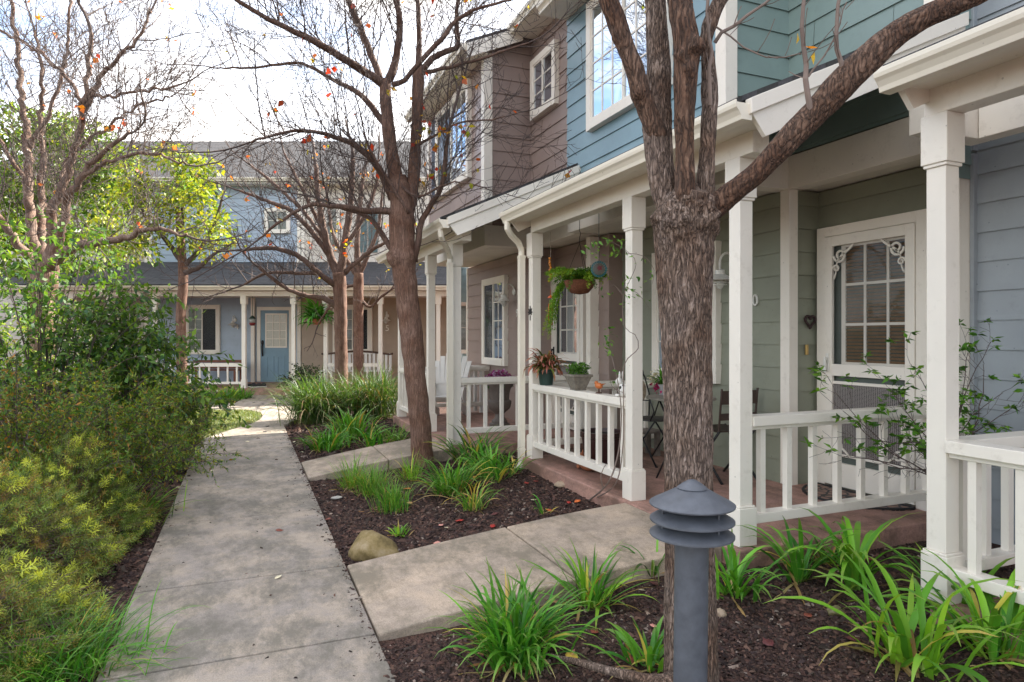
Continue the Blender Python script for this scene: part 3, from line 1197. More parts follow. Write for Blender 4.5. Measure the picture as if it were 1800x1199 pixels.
    for (ya, yb, xe) in ((g0 + 0.03, uj - 0.03, vr - 0.02), (max(uj - 0.03, g0 + .03), g1 - 0.03, vb - 0.02)):
        if yb > ya:
            rf.prism([(ev + 0.03, zr(ev + 0.03)), (xe, zr(xe)), (xe, zr(xe) + 0.03), (ev + 0.03, zr(ev + 0.03) + 0.03)], ya, yb)
    rf.build('porch_roof', SHING, root)
    dk = MB()
    for (ya, yb, xe) in ((g0 + 0.06, uj - 0.03, vr - 0.02), (max(uj - 0.03, g0 + .06), g1 - 0.06, vb - 0.02)):
        if yb > ya:
            dk.prism([(ev + 0.12, zr(ev + 0.12) - 0.025), (xe, zr(xe) - 0.025), (xe, zr(xe) - 0.004), (ev + 0.12, zr(ev + 0.12) - 0.004)], ya, yb)
    dk.build('roof_deck', DECKM, root)
    for (yy, xe, sg) in ((g0 + 0.03, vr - 0.01, -1), (g1 - 0.03, vb - 0.01, 1)):
        rk = MB()
        x0 = ev + 0.115
        y0, y1 = sorted((yy, yy + sg * 0.03))
        rk.prism([(x0, zr(x0) - 0.09), (x0 + 0.10, zr(x0 + 0.10) - 0.255), (xe, zr(xe) - 0.255), (xe, zr(xe) - 0.09)], y0, y1)
        y0, y1 = sorted((yy, yy + sg * 0.052))
        rk.prism([(x0 - 0.02, zr(x0 - 0.02) - 0.092), (xe, zr(xe) - 0.092), (xe, zr(xe) - 0.004), (x0 - 0.02, zr(x0 - 0.02) - 0.004)], y0, y1)
        rk.build('rake_board', WHITE, root, bevel=0.003)
    # ---- main roof
    ridge = 7.7
    zz = lambda x: 5.52 + PITCH * (x - (vb - 0.32))
    rf = MB()
    for ya, yb, xe in ((uj - 0.14, uf + (0.12 if P.get('far_corner') else 0), vb - 0.32), (un, uj - 0.14, vr - 0.32)):
        rf.prism([(xe, zz(xe)), (ridge, zz(ridge)), (ridge, zz(ridge) + 0.05), (xe, zz(xe) + 0.05)], ya, yb)
    rf.prism([(ridge, zz(ridge)), (ridge + 4, zz(ridge) - 1.8), (ridge + 4, zz(ridge) - 1.75), (ridge, zz(ridge) + 0.05)], un, uf)
    rf.build('roof', SHING, root)
    ga = MB()
    for ya, yb, xe in ((uj - 0.14, uf + (0.12 if P.get('far_corner') else 0), vb - 0.32), (un, uj - 0.14, vr - 0.32)):
        ga.prism([(x - xe - 0.118 + xe, z) for x, z in gutter_poly(xe, zz(xe) + 0.02)], ya + 0.004, yb - 0.004)
    ga.build('gutter', GUT, root)
    sf = MB()
    for ya, yb, xe, wl in ((uj - 0.12, uf, vb - 0.32, vb), (un, uj - 0.13, vr - 0.32, vr)):
        sf.box(xe, wl, ya, yb, zz(xe) - 0.085, zz(xe) - 0.07)
        sf.box(xe, xe + 0.02, ya, yb, zz(xe) - 0.07, zz(xe) - 0.006)
    sf.build('soffit', WHITE, root)
    rk = MB()
    xe = vb - 0.32
    rk.prism([(xe, zz(xe) - 0.20), (vr - 0.2, zz(vr - 0.2) - 0.20), (vr - 0.2, zz(vr - 0.2) - 0.003), (xe, zz(xe) - 0.003)], uj - 0.168, uj - 0.142)
    rk.build('rake_board', WHITE, root)
    return root


DECKM = paint('dark painted roof deck', (0.09, 0.085, 0.075))

# ---- the sage and teal house in the middle
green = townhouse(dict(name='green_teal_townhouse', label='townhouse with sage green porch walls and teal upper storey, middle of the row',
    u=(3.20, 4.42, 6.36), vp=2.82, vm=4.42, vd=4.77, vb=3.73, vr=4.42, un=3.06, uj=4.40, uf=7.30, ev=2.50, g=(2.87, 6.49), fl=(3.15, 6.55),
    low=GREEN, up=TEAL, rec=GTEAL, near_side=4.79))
pc = 0.068
railing(green, (2.82 + pc, 4.42 + 0.12), (2.82 + pc, 6.36 + 0.018), n=9)
railing(green, (2.82 + 0.12, 3.20 + pc), (4.70, 3.20 + pc), n=8)
railing(green, (2.82 + 0.12, 6.36 + pc), (4.40, 6.36 + pc), n=7)
window(green, wall_T('front', 4.42), 5.27, 6.38, 1.02, 2.45, flip=True, cols=(2, 4), blind='curtain')
window(green, wall_T('front', 3.73), 5.12, 6.69, 3.86, 5.34, cols=(3, 4), dark_left=False, blind='curtain', fw=0.10)
screen_door(green, wall_T('front', 4.77), 3.43, 4.27, 0.215, 2.36, DOORG)
wall_lamp(green, wall_T('front', 4.42), 5.07, 2.18)
text_mesh('house_number', '10', 0.15, 0.006, LAMPM, green, wall_T('front', 4.42), 4.82, 1.78, mirror=True)
b = MB(wall_T('side', 4.40)); b.box(4.585, 4.615, 0.02, 0.035, 1.33, 1.42); b.build('doorbell', BRASS, green, bevel=0.003)

# ---- the brown house beyond it
brown = townhouse(dict(name='brown_townhouse', label='brown clapboard townhouse with a shuttered upper bay, farthest of the row on the right',
    u=(7.53, 8.69, 10.51), vp=2.30, vm=3.90, vd=4.24, vb=3.14, vr=3.85, un=7.33, uj=8.70, uf=11.75, ev=1.98, g=(6.98, 10.80), fl=(7.42, 10.72),
    low=BROWN, up=BROWN, far_corner=True, un_low=7.14, pil_u=7.40))
railing(brown, (2.30 + pc, 8.69 + 0.12), (2.30 + pc, 10.51 + 0.018), n=9)
railing(brown, (2.30 + 0.12, 7.53 + pc), (4.15, 7.53 + pc), n=8)
railing(brown, (2.30 + 0.12, 10.51 + pc), (3.88, 10.51 + pc), n=7)
window(brown, wall_T('front', 3.90), 9.70, 10.78, 1.02, 2.48, cols=(2, 4), blind='slats')
window(brown, wall_T('front', 3.14), 9.26, 11.05, 3.86, 5.34, cols=(3, 4), fw=0.10, blind='slats')
window(brown, wall_T('front', 3.85), 7.77, 8.57, 4.57, 5.42, cols=(1, 3), slider=True, dark_left=False, blind='slats')
screen_door(brown, wall_T('front', 4.24), 7.80, 8.62, 0.215, 2.34, DOORG, blind=BLINDW)
wall_lamp(brown, wall_T('front', 3.90), 9.42, 2.19, wide=False)
text_mesh('house_number', '9', 0.17, 0.006, LAMPM, brown, wall_T('front', 3.90), 9.29, 1.80, mirror=True)
b = MB(wall_T('front', 4.24)); b.box(8.795, 8.825, 0.02, 0.034, 1.32, 1.40); b.build('doorbell', BRASS, brown, bevel=0.003)
b = MB(wall_T('front', 3.14))
b.box(11.06, 11.38, 0.022, 0.05, 3.86, 5.34)
for k in range(34):
    b.box(11.09, 11.35, 0.05, 0.058, 3.90 + k * 0.0415, 3.925 + k * 0.0415)
b.build('shutter', paint('navy shutter paint', (0.04, 0.055, 0.09)), brown)

m = MB(); m.box(4.216, 4.55, 7.118, 7.139, 0.0, 2.78); m.build('corner_board', BROWN, brown)

# ---- the grey blue house nearest on the right
lb = thing('grey_blue_townhouse', 'grey blue clapboard townhouse nearest on the right, its gutter across the top corner', 'house', loc=(4.79, 3.06, 0), group='attached townhouses along the walk')
w = MB(wall_T('front', 4.79)); siding(w, rect(-1.6, 3.06, 0.0, 2.80), zoff=FZ - 0.02); w.build('wall', LBLUE, lb, fix=False)
w = MB(wall_T('front', 4.79)); siding(w, rect(-1.6, 3.06, 2.80, 5.95), zoff=FZ + 0.05); w.build('upper_wall', LBLUE, lb, fix=False)
c = MB(); c.box(4.803, 11.5, -1.6, 3.04, 0, 5.8); c.build('house_core', LBLUE, lb)
boards(lb, [(4.79 - 0.05, 4.79, 3.03, 3.058, 0.0, 2.78), (4.79 - 0.05, 4.79, 3.03, 3.058, 2.80, 5.9)], mat=LBLUE)
m = MB(); m.box(3.18 + 0.004, 3.31, -1.2, 2.28, 2.60, 2.742); m.box(4.42, 4.55, -1.2, 2.795, 2.78, 3.07)
m.box(3.95, 4.55, 2.80, 2.93, 2.78, 3.068)
m.build('porch_beam', WHITE, lb, bevel=0.004)
m = MB(); m.prism([(2.96, 2.715), (3.33, 2.742), (3.33, 2.762), (2.96, 2.735)], -1.3, 2.26); m.build('soffit', WHITE, lb)
m = MB(); m.prism(gutter_poly(2.86, 2.80), -1.3, 2.31); m.build('gutter', GUT, lb, bevel=0.002)
zr = lambda x: 2.79 + PITCH * (x - 2.89)
m = MB(); m.prism([(2.89, zr(2.89)), (4.785, zr(4.785)), (4.785, zr(4.785) + 0.03), (2.89, zr(2.89) + 0.03)], -1.3, 2.28); m.build('porch_roof', SHING, lb)
m = MB(); m.prism([(2.99, zr(2.99) - .025), (4.78, zr(4.78) - .025), (4.78, zr(4.78) - .004), (2.99, zr(2.99) - .004)], -1.3, 2.25); m.build('roof_deck', DECKM, lb)
m = MB(); m.prism([(2.97, zr(2.97) - .09), (3.07, zr(3.07) - .25), (4.785, zr(4.785) - .25), (4.785, zr(4.785) - .004), (2.97, zr(2.97) - .004)], 2.25, 2.28); m.build('rake_board', WHITE, lb)
m = MB(); m.box(3.135, 4.78, -1.5, 2.22, 0.05, 0.17); m.box(3.165, 4.78, -1.5, 2.20, -0.1, 0.05); m.build('porch_floor', FLOORM, lb, bevel=0.012)
post(lb, 2.16, 3.18, z0=0.17)
post(lb, -0.9, 3.18, z0=0.17)
railing(lb, (3.18 + pc, 2.16 + 0.018), (3.18 + pc, -0.78), zf=0.17, n=14, zt=0.81)
railing(lb, (3.18 + 0.12, 2.16 + pc), (4.76, 2.16 + pc), zf=0.17, n=8, zt=0.80)
zz = lambda x: 5.85 + PITCH * (x - 4.47)
m = MB(); m.prism([(4.47, zz(4.47)), (7.7, zz(7.7)), (7.7, zz(7.7) + .05), (4.47, zz(4.47) + .05)], -1.6, 3.055)
m.prism([(7.7, zz(7.7)), (11.7, zz(7.7) - 1.8), (11.7, zz(7.7) - 1.75), (7.7, zz(7.7) + .05)], -1.6, 3.055); m.build('roof', SHING, lb)

# downspouts
downspout(green, 2.775, 6.53, 2.6, 0.06, 2.56, 2.70, 6.40)
hose = MB()
pts = [Vector((2.66, 6.53, 0.05)), Vector((2.60, 6.52, 0.02)), Vector((2.50, 6.50, 0.015)), Vector((2.40, 6.47, 0.0))]
hp, hr = [], []
for i in range(36):
    t = i / 35 * 3
    k = min(2, int(t))
    hp.append(pts[k].lerp(pts[k + 1], t - k))
    hr.append(0.062 if i % 2 else 0.052)
hose.tube(hp, hr, n=14)
hose.build('drain_hose', plain('black corrugated plastic', (0.012, 0.012, 0.016), rough=0.4), green, smooth=False)
downspout(brown, 2.255, 7.485, 2.6, 0.05, 2.04, 2.70, 7.12)


# ------------------------------------------------------------------ far row, facing down the walk (built in a frame turned to the camera)
PY, WY = 16.8, 19.1                           # porch posts and house wall, metres ahead


def far_unit(name, label, x0, x1, col, upcol, posts, beamx, floorx):
    root = thing(name, label, 'house', rz=-TH, group='houses across the end of the walk', local=True)
    T = wall_T('far', WY)
    w = MB(T); siding(w, rect(x0, x1, 0.0, 3.3), zoff=FZ); w.build('wall', col, root, fix=False)
    w = MB(T); siding(w, rect(x0, x1, 3.3, 6.0), zoff=FZ); w.build('upper_wall', upcol, root, fix=False)
    c = MB(); c.box(x0, x1, WY + 0.015, WY + 7, 0, 6.0); c.build('house_core', col, root)
    boards(root, [(x1 - 0.10, x1 + 0.0, WY - 0.032, WY, 0.18, 2.6), (x1 - 0.10, x1, WY - 0.032, WY, 3.4, 6.0), (x0 + 0.0, x0 + 0.09, WY - 0.031, WY, 3.4, 6.0)], bevel=0)
    for p in posts:
        q = MB(); s = 0.062
        q.box(p - s, p + s, PY, PY + 0.124, FZ - 0.02, FZ + 0.2)
        q.box(p - s + .014, p + s - .014, PY + .014, PY + .11, FZ + 0.2, 2.33)
        q.box(p - s - .012, p + s + .012, PY - 0.012, PY + 0.136, 2.33, 2.535)
        q.build('porch_post', WHITE, root)
    a, b = beamx
    m = MB(); m.box(a, b, PY + 0.002, PY + 0.12, 2.535, 2.66); m.build('porch_beam', WHITE, root)
    m = MB(lambda p, q, r: (q, p, r)); m.prism(gutter_poly(PY - 0.30, 2.78), a - 0.1, b + 0.1); m.build('gutter', GUT, root)
    m = MB(lambda p, q, r: (q, p, r)); m.prism([(PY - 0.2, 2.67), (PY + 0.13, 2.665), (PY + 0.13, 2.68), (PY - 0.2, 2.69)], a - 0.08, b + 0.08); m.build('soffit', WHITE, root)
    m = MB(lambda p, q, r: (q, p, r)); zr = lambda y: 2.79 + 0.33 * (y - PY + 0.27)
    m.prism([(PY - 0.27, zr(PY - 0.27)), (WY, zr(WY)), (WY, zr(WY) + .03), (PY - 0.27, zr(PY - 0.27) + 0.03)], a - 0.08, b + 0.08)
    m.build('porch_roof', SHINGF, root)
    m = MB(); m.box(a, b, PY + 0.12, WY - 0.002, 2.625, 2.64); m.build('porch_ceiling', CEIL, root)
    m = MB(); m.box(floorx[0], floorx[1], PY - 0.06, WY, -0.05, FZ - 0.02); m.build('porch_floor', FLOORM, root)
    m = MB(lambda p, q, r: (q, p, r)); zt = lambda y: 6.0 + 0.55 * (y - WY + 0.4)
    m.prism([(WY - 0.4, zt(WY - 0.4)), (WY + 3.9, zt(WY + 3.9)), (WY + 7.8, zt(WY - 0.4)), (WY + 7.8, zt(WY - .4) - .06), (WY + 3.9, zt(WY + 3.9) - .08), (WY - 0.4, zt(WY - 0.4) - .06)], x0 - 0.02, x1 + 0.02)
    m.build('roof', SHINGF, root)
    m = MB(lambda p, q, r: (q, p, r)); m.prism(gutter_poly(WY - 0.5, 6.03), x0, x1 - 0.01); m.build('gutter', GUT, root)
    m = MB(); m.box(x0, x1 - .01, WY - 0.4, WY, 5.88, 5.9); m.build('soffit', WHITE, root)
    return root, T


def far_rail(root, a, b, n, y=PY + 0.06, z0=FZ, zt=0.62):
    m = MB(); m.box(a, b, y - 0.04, y + 0.04, z0 + zt - 0.09, z0 + zt); m.box(a, b, y - 0.03, y + 0.03, z0 + 0.08, z0 + 0.14)
    r = m.build('railing', WHITE, root)
    f = None
    for i in range(n):
        x = a + (b - a) * (i + 0.5) / n
        if f is None:
            q = MB(); q.box(x - 0.02, x + 0.02, y - 0.02, y + 0.02, z0 + 0.14, z0 + zt - 0.09); f = q.build('baluster', WHITE, r); xf = x
        else:
            c = f.copy(); COL.objects.link(c); c.parent = r; c.location = (x - xf, 0, 0)


fx = lambda px, y: (px - CX) / FPX * y
# pale blue house, number 4
fb, T = far_unit('pale_blue_townhouse', 'pale blue house with a blue front door at the far end of the walk', fx(262, WY), fx(529, WY), PBLUE, PBLUE,
    [fx(271, PY), fx(427.5, PY), fx(515, PY)], (fx(262, PY), fx(521, PY)), (fx(262, PY), fx(521, PY)))
far_rail(fb, fx(276, PY), fx(423, PY), 9)
window(fb, T, fx(326, WY), fx(388, WY), 0.98, 2.42, cols=(2, 4), flip=False, fw=0.10, blind='slats')
window(fb, T, fx(466, WY), fx(511, WY), 4.50, 5.24, cols=(2, 2), fw=0.09, slider=False, dark_left=False)
m = MB(T); m.box(fx(443.5, WY), fx(449.5, WY), 0.02, 0.12, FZ - .02, 2.62); m.build('corner_board', WHITE, fb)
d0, d1 = fx(459, WY), fx(509, WY)
m = MB(T)
m.box(d0 - .1, d0, 0.0, 0.06, FZ, 2.36); m.box(d1, d1 + .1, 0.0, 0.06, FZ, 2.36); m.box(d0, d1, 0.0, 0.06, 2.26, 2.36); m.build('door_casing', WHITE, fb)
m = MB(T); m.box(d0, d1, 0.0, 0.034, FZ, 2.26)
for (pa, pb) in ((0.22, 0.47), (0.60, 0.85)):
    A, B_ = d0 + (d1 - d0) * pa, d0 + (d1 - d0) * pb
    for q in ((A, A + .02, .3, .92), (B_ - .02, B_, .3, .92)): m.box(q[0], q[1], 0.034, 0.046, q[2], q[3])
    m.box(A + .02, B_ - .02, 0.034, 0.046, .3, .32); m.box(A + .02, B_ - .02, 0.034, 0.046, .9, .92)
door = m.build('door', DOORB, fb)
l0, l1 = fx(468.5, WY), fx(504.5, WY)
m = MB(T); m.box(l0, l1, 0.036, 0.040, 1.19, 2.15); m.build('door_window', plain('pale etched glass', (0.50, 0.50, 0.44), rough=0.15), door)
m = MB(T)
for i in range(4):
    x = l0 + (l1 - l0) * i / 3; h = 0.02 if i in (0, 3) else .008; m.box(x - h, x + h, 0.040, 0.052, 1.17, 2.17)
for j in range(5):
    z = 1.19 + .96 * j / 4; h = 0.02 if j in (0, 4) else .008; m.box(l0 + .02, l1 - .02, 0.040, 0.050, z - h, z + h)
m.build('window_grid', WHITE, door)
m = MB(T); m.tube([(d0 + .06, .05, 1.27), (d0 + .06, .09, 1.2), (d0 + .07, .09, 1.0), (d0 + .06, .05, .93)], .022, n=8); m.ball(d0 + .06, .06, 1.32, .04, .03, .07); m.build('door_handle', BLACKM, door, smooth=True)
wall_lamp(fb, T, fx(414, WY), 1.98, wide=True)
text_mesh('house_number', '4', 0.22, 0.008, WHITE, fb, T, fx(417, WY), 1.70)

# tan house, number 5
ft, T = far_unit('tan_townhouse', 'tan house beside the blue front door, mostly behind the bare trees', fx(530, WY), fx(795, WY), TAN, CREAMW,
    [fx(571.5, PY), fx(668, PY), fx(770, PY)], (fx(532, PY), fx(795, PY)), (fx(532, PY), fx(795, PY)))
far_rail(ft, fx(575, PY), fx(664, PY), 7)
window(ft, T, fx(586, WY), fx(655, WY), 0.98, 2.42, cols=(2, 4), fw=0.12)
window(ft, T, fx(570, WY), fx(598, WY), 4.0, 5.3, cols=(2, 3), fw=0.08, slider=False, dark_left=False)
for a, b_ in ((628, 645), (648, 664)):
    m = MB(T); A, B_ = fx(a, WY), fx(b_, WY); m.box(A, B_, 0.02, 0.05, 3.95, 5.25)
    for k in range(26): m.box(A + .03, B_ - .03, 0.05, 0.06, 4.0 + k * .047, 4.03 + k * .047)
    m.build('shutter', paint('slate teal shutter paint', (0.10, 0.16, 0.17)), ft)
wall_lamp(ft, T, fx(681, WY), 2.1, wide=True)
text_mesh('house_number', '5', 0.24, 0.008, WHITE, ft, T, fx(681, WY), 1.66)

# beige house to the left, aqua house peeping out on the right
fg, T = far_unit('beige_townhouse', 'beige house at the far left, showing between the shrub leaves', fx(-60, WY), fx(261, WY), BEIGE, BEIGE,
    [fx(60, PY), fx(124, PY), fx(192, PY)], (fx(-40, PY), fx(250, PY)), (fx(-40, PY), fx(250, PY)))
far_rail(fg, fx(64, PY), fx(188, PY), 8)
window(fg, T, fx(160, WY), fx(212, WY), 0.95, 2.35, cols=(2, 4), fw=0.10)
window(fg, T, fx(60, WY), fx(110, WY), 4.2, 5.4, cols=(2, 3), fw=0.09)
fa, T = far_unit('aqua_townhouse', 'pale aqua house peeping out behind the brown townhouse wall', fx(796, WY), fx(1000, WY), AQUA, AQUA,
    [fx(840, PY)], (fx(830, PY), fx(1000, PY)), (fx(830, PY), fx(1000, PY)))
window(fa, T, fx(799, WY), fx(826, WY), 2.2 - 1.2, 2.5, cols=(1, 2), fw=0.09, slider=False, dark_left=False)

# ------------------------------------------------------------------ ground, walks
def ground():
    xs = sorted(set([-400, -150, -60, -30, -18, -12] + [round(-9 + 0.22 * i, 3) for i in range(64)] + [6, 9, 15, 30, 60, 150, 400]))
    ys = sorted(set([-400, -150, -60, -20, -8, -3] + [round(-1 + 0.22 * i, 3) for i in range(100)] + [22, 26, 35, 60, 150, 400]))
    V = [(x, y, ground_z(x, y) if (-9 < x < 5 and -1 <= y < 21.5) else -0.04) for y in ys for x in xs]
    n = len(xs)
    F = [(j * n + i, j * n + i + 1, (j + 1) * n + i + 1, (j + 1) * n + i) for j in range(len(ys) - 1) for i in range(n - 1)]
    m, nn, b, L = newmat('bark mulch soil')
    co = nd(nn, 'ShaderNodeTexCoord')
    v = nd(nn, 'ShaderNodeTexVoronoi', Scale=85.0)
    L.new(co.outputs['Object'], v.inputs['Vector'])
    r = ramp(nn, [(0.0, (0.02, 0.015, 0.014)), (0.35, (0.07, 0.044, 0.038)), (0.6, (0.11, 0.068, 0.056)), (0.85, (0.045, 0.032, 0.03)), (1.0, (0.18, 0.13, 0.105))])
    L.new(v.outputs['Color'], r.inputs['Fac'])
    a = nd(nn, 'ShaderNodeTexNoise', Scale=1.3, Detail=5.0)
    L.new(co.outputs['Object'], a.inputs['Vector'])
    r2 = ramp(nn, [(0.35, (0.75,) * 3), (0.65, (1.35, 1.25, 1.15))])
    L.new(a.outputs['Fac'], r2.inputs['Fac'])
    ml = nd(nn, 'ShaderNodeMix', data_type='RGBA', blend_type='MULTIPLY')
    ml.inputs['Factor'].default_value = 1
    L.new(r.outputs['Color'], ml.inputs['A']); L.new(r2.outputs['Color'], ml.inputs['B'])
    L.new(ml.outputs['Result'], b.inputs['Base Color'])
    b.inputs['Roughness'].default_value = 0.9
    b.inputs['Specular IOR Level'].default_value = 0.15
    bp = nd(nn, 'ShaderNodeBump', Strength=1.0, Distance=0.012)
    L.new(v.outputs['Distance'], bp.inputs['Height'])
    L.new(bp.outputs['Normal'], b.inputs['Normal'])
    mb = MB(); mb.add(V, F)
    o = mb.build('ground', m, smooth=True)
    tag(o, kind='structure')


ground()

# the walk: separate pours with tooled joints
wk = MB()
J = [-3.0, -1.6, -0.2, 0.95, 2.12, 3.30, 4.36, 5.86, 7.12, 8.14, 9.30, 10.42]
for a, b in zip(J[:-1], J[1:]):
    wk.slab([(-0.60, a + 0.0065), (0.607, a + 0.0065), (0.607, b - 0.0065), (-0.60, b - 0.0065)], -0.12, 0.0)
far = [G(364, 773), G(400, 757), G(440, 745.5), G(456, 738), G(461.5, 731), G(458, 725), G(445, 722), G(432, 720), G(367, 720.3),
       G(372, 709.5), G(412, 709), G(438, 694), G(516, 694), G(520, 712), G(523, 735), G(506, 745)]
fp = [(p.x, p.y) for p in far]
fp = [(-0.60, 10.43)] + fp[1:9] + fp[9:] + [(0.607, 11.8), (0.607, 10.43)]
tri = bmesh.new()
vs = [tri.verts.new((x, y, 0.0)) for x, y in fp]
fc = tri.faces.new(vs)
ex = bmesh.ops.extrude_face_region(tri, geom=[fc])
for e in ex['geom']:
    if isinstance(e, bmesh.types.BMVert):
        e.co.z = -0.12
bmesh.ops.triangulate(tri, faces=[f for f in tri.faces if len(f.verts) > 4])
tri.verts.index_update()
wk.add([tuple(v.co) for v in tri.verts], [tuple(v.index for v in f.verts) for f in tri.faces])
tri.free()
o = wk.build('walkway', CONC, bevel=0.008)
tag(o, kind='structure')


def ramp_path(name, ya, yb, x1, yc_, yd, z1, mat):
    """side path rising to a porch, two pours"""
    m = MB()
    x0 = 0.617
    xm = (x0 + x1) / 2 + 0.05
    zs = lambda x: 0.003 + (z1 - 0.003) * (1 - (1 - min(1, (x - x0) / (x1 - x0))) ** 1.35)
    n = 10
    for xa, xb in ((x0, xm - 0.006), (xm + 0.006, x1)):
        for i in range(n):
            p, q = xa + (xb - xa) * i / n, xa + (xb - xa) * (i + 1) / n
            lo = lambda x: ya + (yc_ - ya) * (x - x0) / (x1 - x0)
            hi = lambda x: yb + (yd - yb) * (x - x0) / (x1 - x0)
            m.add([(p, lo(p), zs(p)), (q, lo(q), zs(q)), (q, hi(q), zs(q)), (p, hi(p), zs(p)),
                   (p, lo(p), -0.15), (q, lo(q), -0.15), (q, hi(q), -0.15), (p, hi(p), -0.15)],
                  [(0, 1, 2, 3), (0, 4, 5, 1), (2, 6, 7, 3)] + ([(0, 3, 7, 4)] if i == 0 else []) + ([(1, 5, 6, 2)] if i == n - 1 else []))
    o = m.build(name, mat, fix=False)
    bm = bmesh.new(); bm.from_mesh(o.data); bmesh.ops.remove_doubles(bm, verts=bm.verts, dist=1e-5); bmesh.ops.recalc_face_normals(bm, faces=bm.faces); bm.to_mesh(o.data); bm.free()
    md = o.modifiers.new('bevel', 'BEVEL'); md.width = 0.010; md.segments = 2; md.limit_method = 'ANGLE'; md.angle_limit = R(40)
    return tag(o, kind='structure')


ramp_path('path', 3.285, 4.355, 2.772, 3.30, 4.43, FZ - 0.004, RAMPC)
ramp_path('path', 7.19, 8.13, 2.252, 7.35, 8.40, FZ - 0.006, RAMPC)

# loose bark and lava chips over the beds
def mulch():
    def region(n, x0, x1, y0, y1, s):
        x = rng.uniform(x0, x1, n); y = rng.uniform(y0, y1, n)
        return np.stack([x, y, np.full(n, s)], 1)
    P = np.concatenate([
        region(52000, 0.61, 3.05, 0.7, 3.25, .0056), region(12000, 2.4, 4.7, 2.2, 3.15, .0066),
        region(36000, 0.61, 2.80, 4.38, 7.25, .0072), region(9000, 0.61, 2.3, 8.1, 12.5, .014),
        region(22000, -1.9, -0.60, 2.9, 6.2, .0075), region(3500, -2.2, -0.6, 6.0, 9.0, .014), region(2500, 2.75, 4.4, 6.5, 7.5, .012)])
    # a few stray crumbs kicked on to the paving
    k = 1300
    side = rng.random(k) < 0.75
    w_ = np.abs(rng.normal(0, .028, k)) + (rng.random(k) < .12) * np.abs(rng.normal(0, .12, k))
    xs = np.where(side, 0.607 - w_, -0.6 + w_ * 1.3)
    ys = rng.uniform(2.0, 11.0, k)
    stray = np.stack([xs, ys, rng.uniform(.0022, .0055, k)], 1)
    k2 = 70
    stray = np.concatenate([stray, np.stack([rng.uniform(-.6, .6, k2), rng.uniform(1.8, 11, k2), rng.uniform(.004, .008, k2)], 1)])
    n0 = len(P)
    P = np.concatenate([P, stray])
    n = len(P)
    z = np.array([ground_z(a, b) for a, b in P[:n0, :2]])
    z = np.concatenate([z, np.zeros(len(stray))])
    s = P[:, 2] * np.clip(rng.lognormal(-.2, .48, n), .4, 2.4)
    el = rng.uniform(1.0, 2.1, n)
    a = rng.uniform(0, 2 * np.pi, n)
    ux = np.stack([np.cos(a), np.sin(a), rng.normal(0, .35, n)], 1); ux = norm(ux)
    nz_ = norm(np.stack([rng.normal(0, .4, n), rng.normal(0, .4, n), np.ones(n)], 1))
    uy = norm(np.cross(nz_, ux))
    uz = np.cross(ux, uy)
    c = np.stack([P[:, 0], P[:, 1], z + s * rng.uniform(0.0, .8, n)], 1)
    q = []
    for dx, dy, dz in ((-1, -.8, -.3), (1, -.6, -.3), (.8, .8, -.3), (-.9, .7, -.3), (-.3, -.1, .6), (.45, .15, .5)):
        jx = (dx * rng.uniform(.7, 1.2, n) * s * el)[:, None]; jy = (dy * rng.uniform(.7, 1.2, n) * s)[:, None]; jz = (dz * rng.uniform(.6, 1.3, n) * s)[:, None]
        q.append(c + ux * jx + uy * jy + uz * jz)
    V = np.stack(q, 1).reshape(-1, 3)
    k = np.arange(n)[:, None] * 6
    F = np.concatenate([k + np.array([f]) for f in ((0, 1, 5, 4), (1, 2, 5, 5), (2, 3, 4, 5), (3, 0, 4, 4))])
    tri = np.concatenate([k + np.array([f]) for f in ((0, 1, 5), (0, 5, 4), (1, 2, 5), (2, 3, 4), (2, 4, 5), (3, 0, 4))])
    pal = [(.060, .038, .034), (.095, .058, .048), (.145, .080, .064), (.030, .022, .021), (.075, .052, .050), (.20, .12, .09), (.045, .032, .03), (.11, .085, .07)]
    t = pick(pal, n) * .78
    pale = rng.random(n) < .025
    t[pale] = t[pale] * 1.0 + np.array([.20, .17, .14])
    o = np_mesh('mulch', V, tri, foliage('mulch chip', trans=0.0, rough=0.9, spec=0.12), tint=np.repeat(t, 6, 0))
    tag(o, kind='stuff')


mulch()


# ------------------------------------------------------------------ trees
def spline(P, Rr, step):
    """Catmull-Rom through points with radii, resampled"""
    P = [Vector(p) for p in P]
    out, rad = [], []
    n = len(P)
    for i in range(n - 1):
        a, b, c, d = P[max(i - 1, 0)], P[i], P[i + 1], P[min(i + 2, n - 1)]
        m = max(2, int((c - b).length / step))
        for k in range(m):
            t = k / m
            out.append(0.5 * ((2 * b) + (c - a) * t + (2 * a - 5 * b + 4 * c - d) * t * t + (3 * b - a - 3 * c + d) * t ** 3))
            s = t * t * (3 - 2 * t)
            rad.append(Rr[i] * (1 - s) + Rr[i + 1] * s)
    out.append(P[-1])
    rad.append(Rr[-1])
    return out, rad


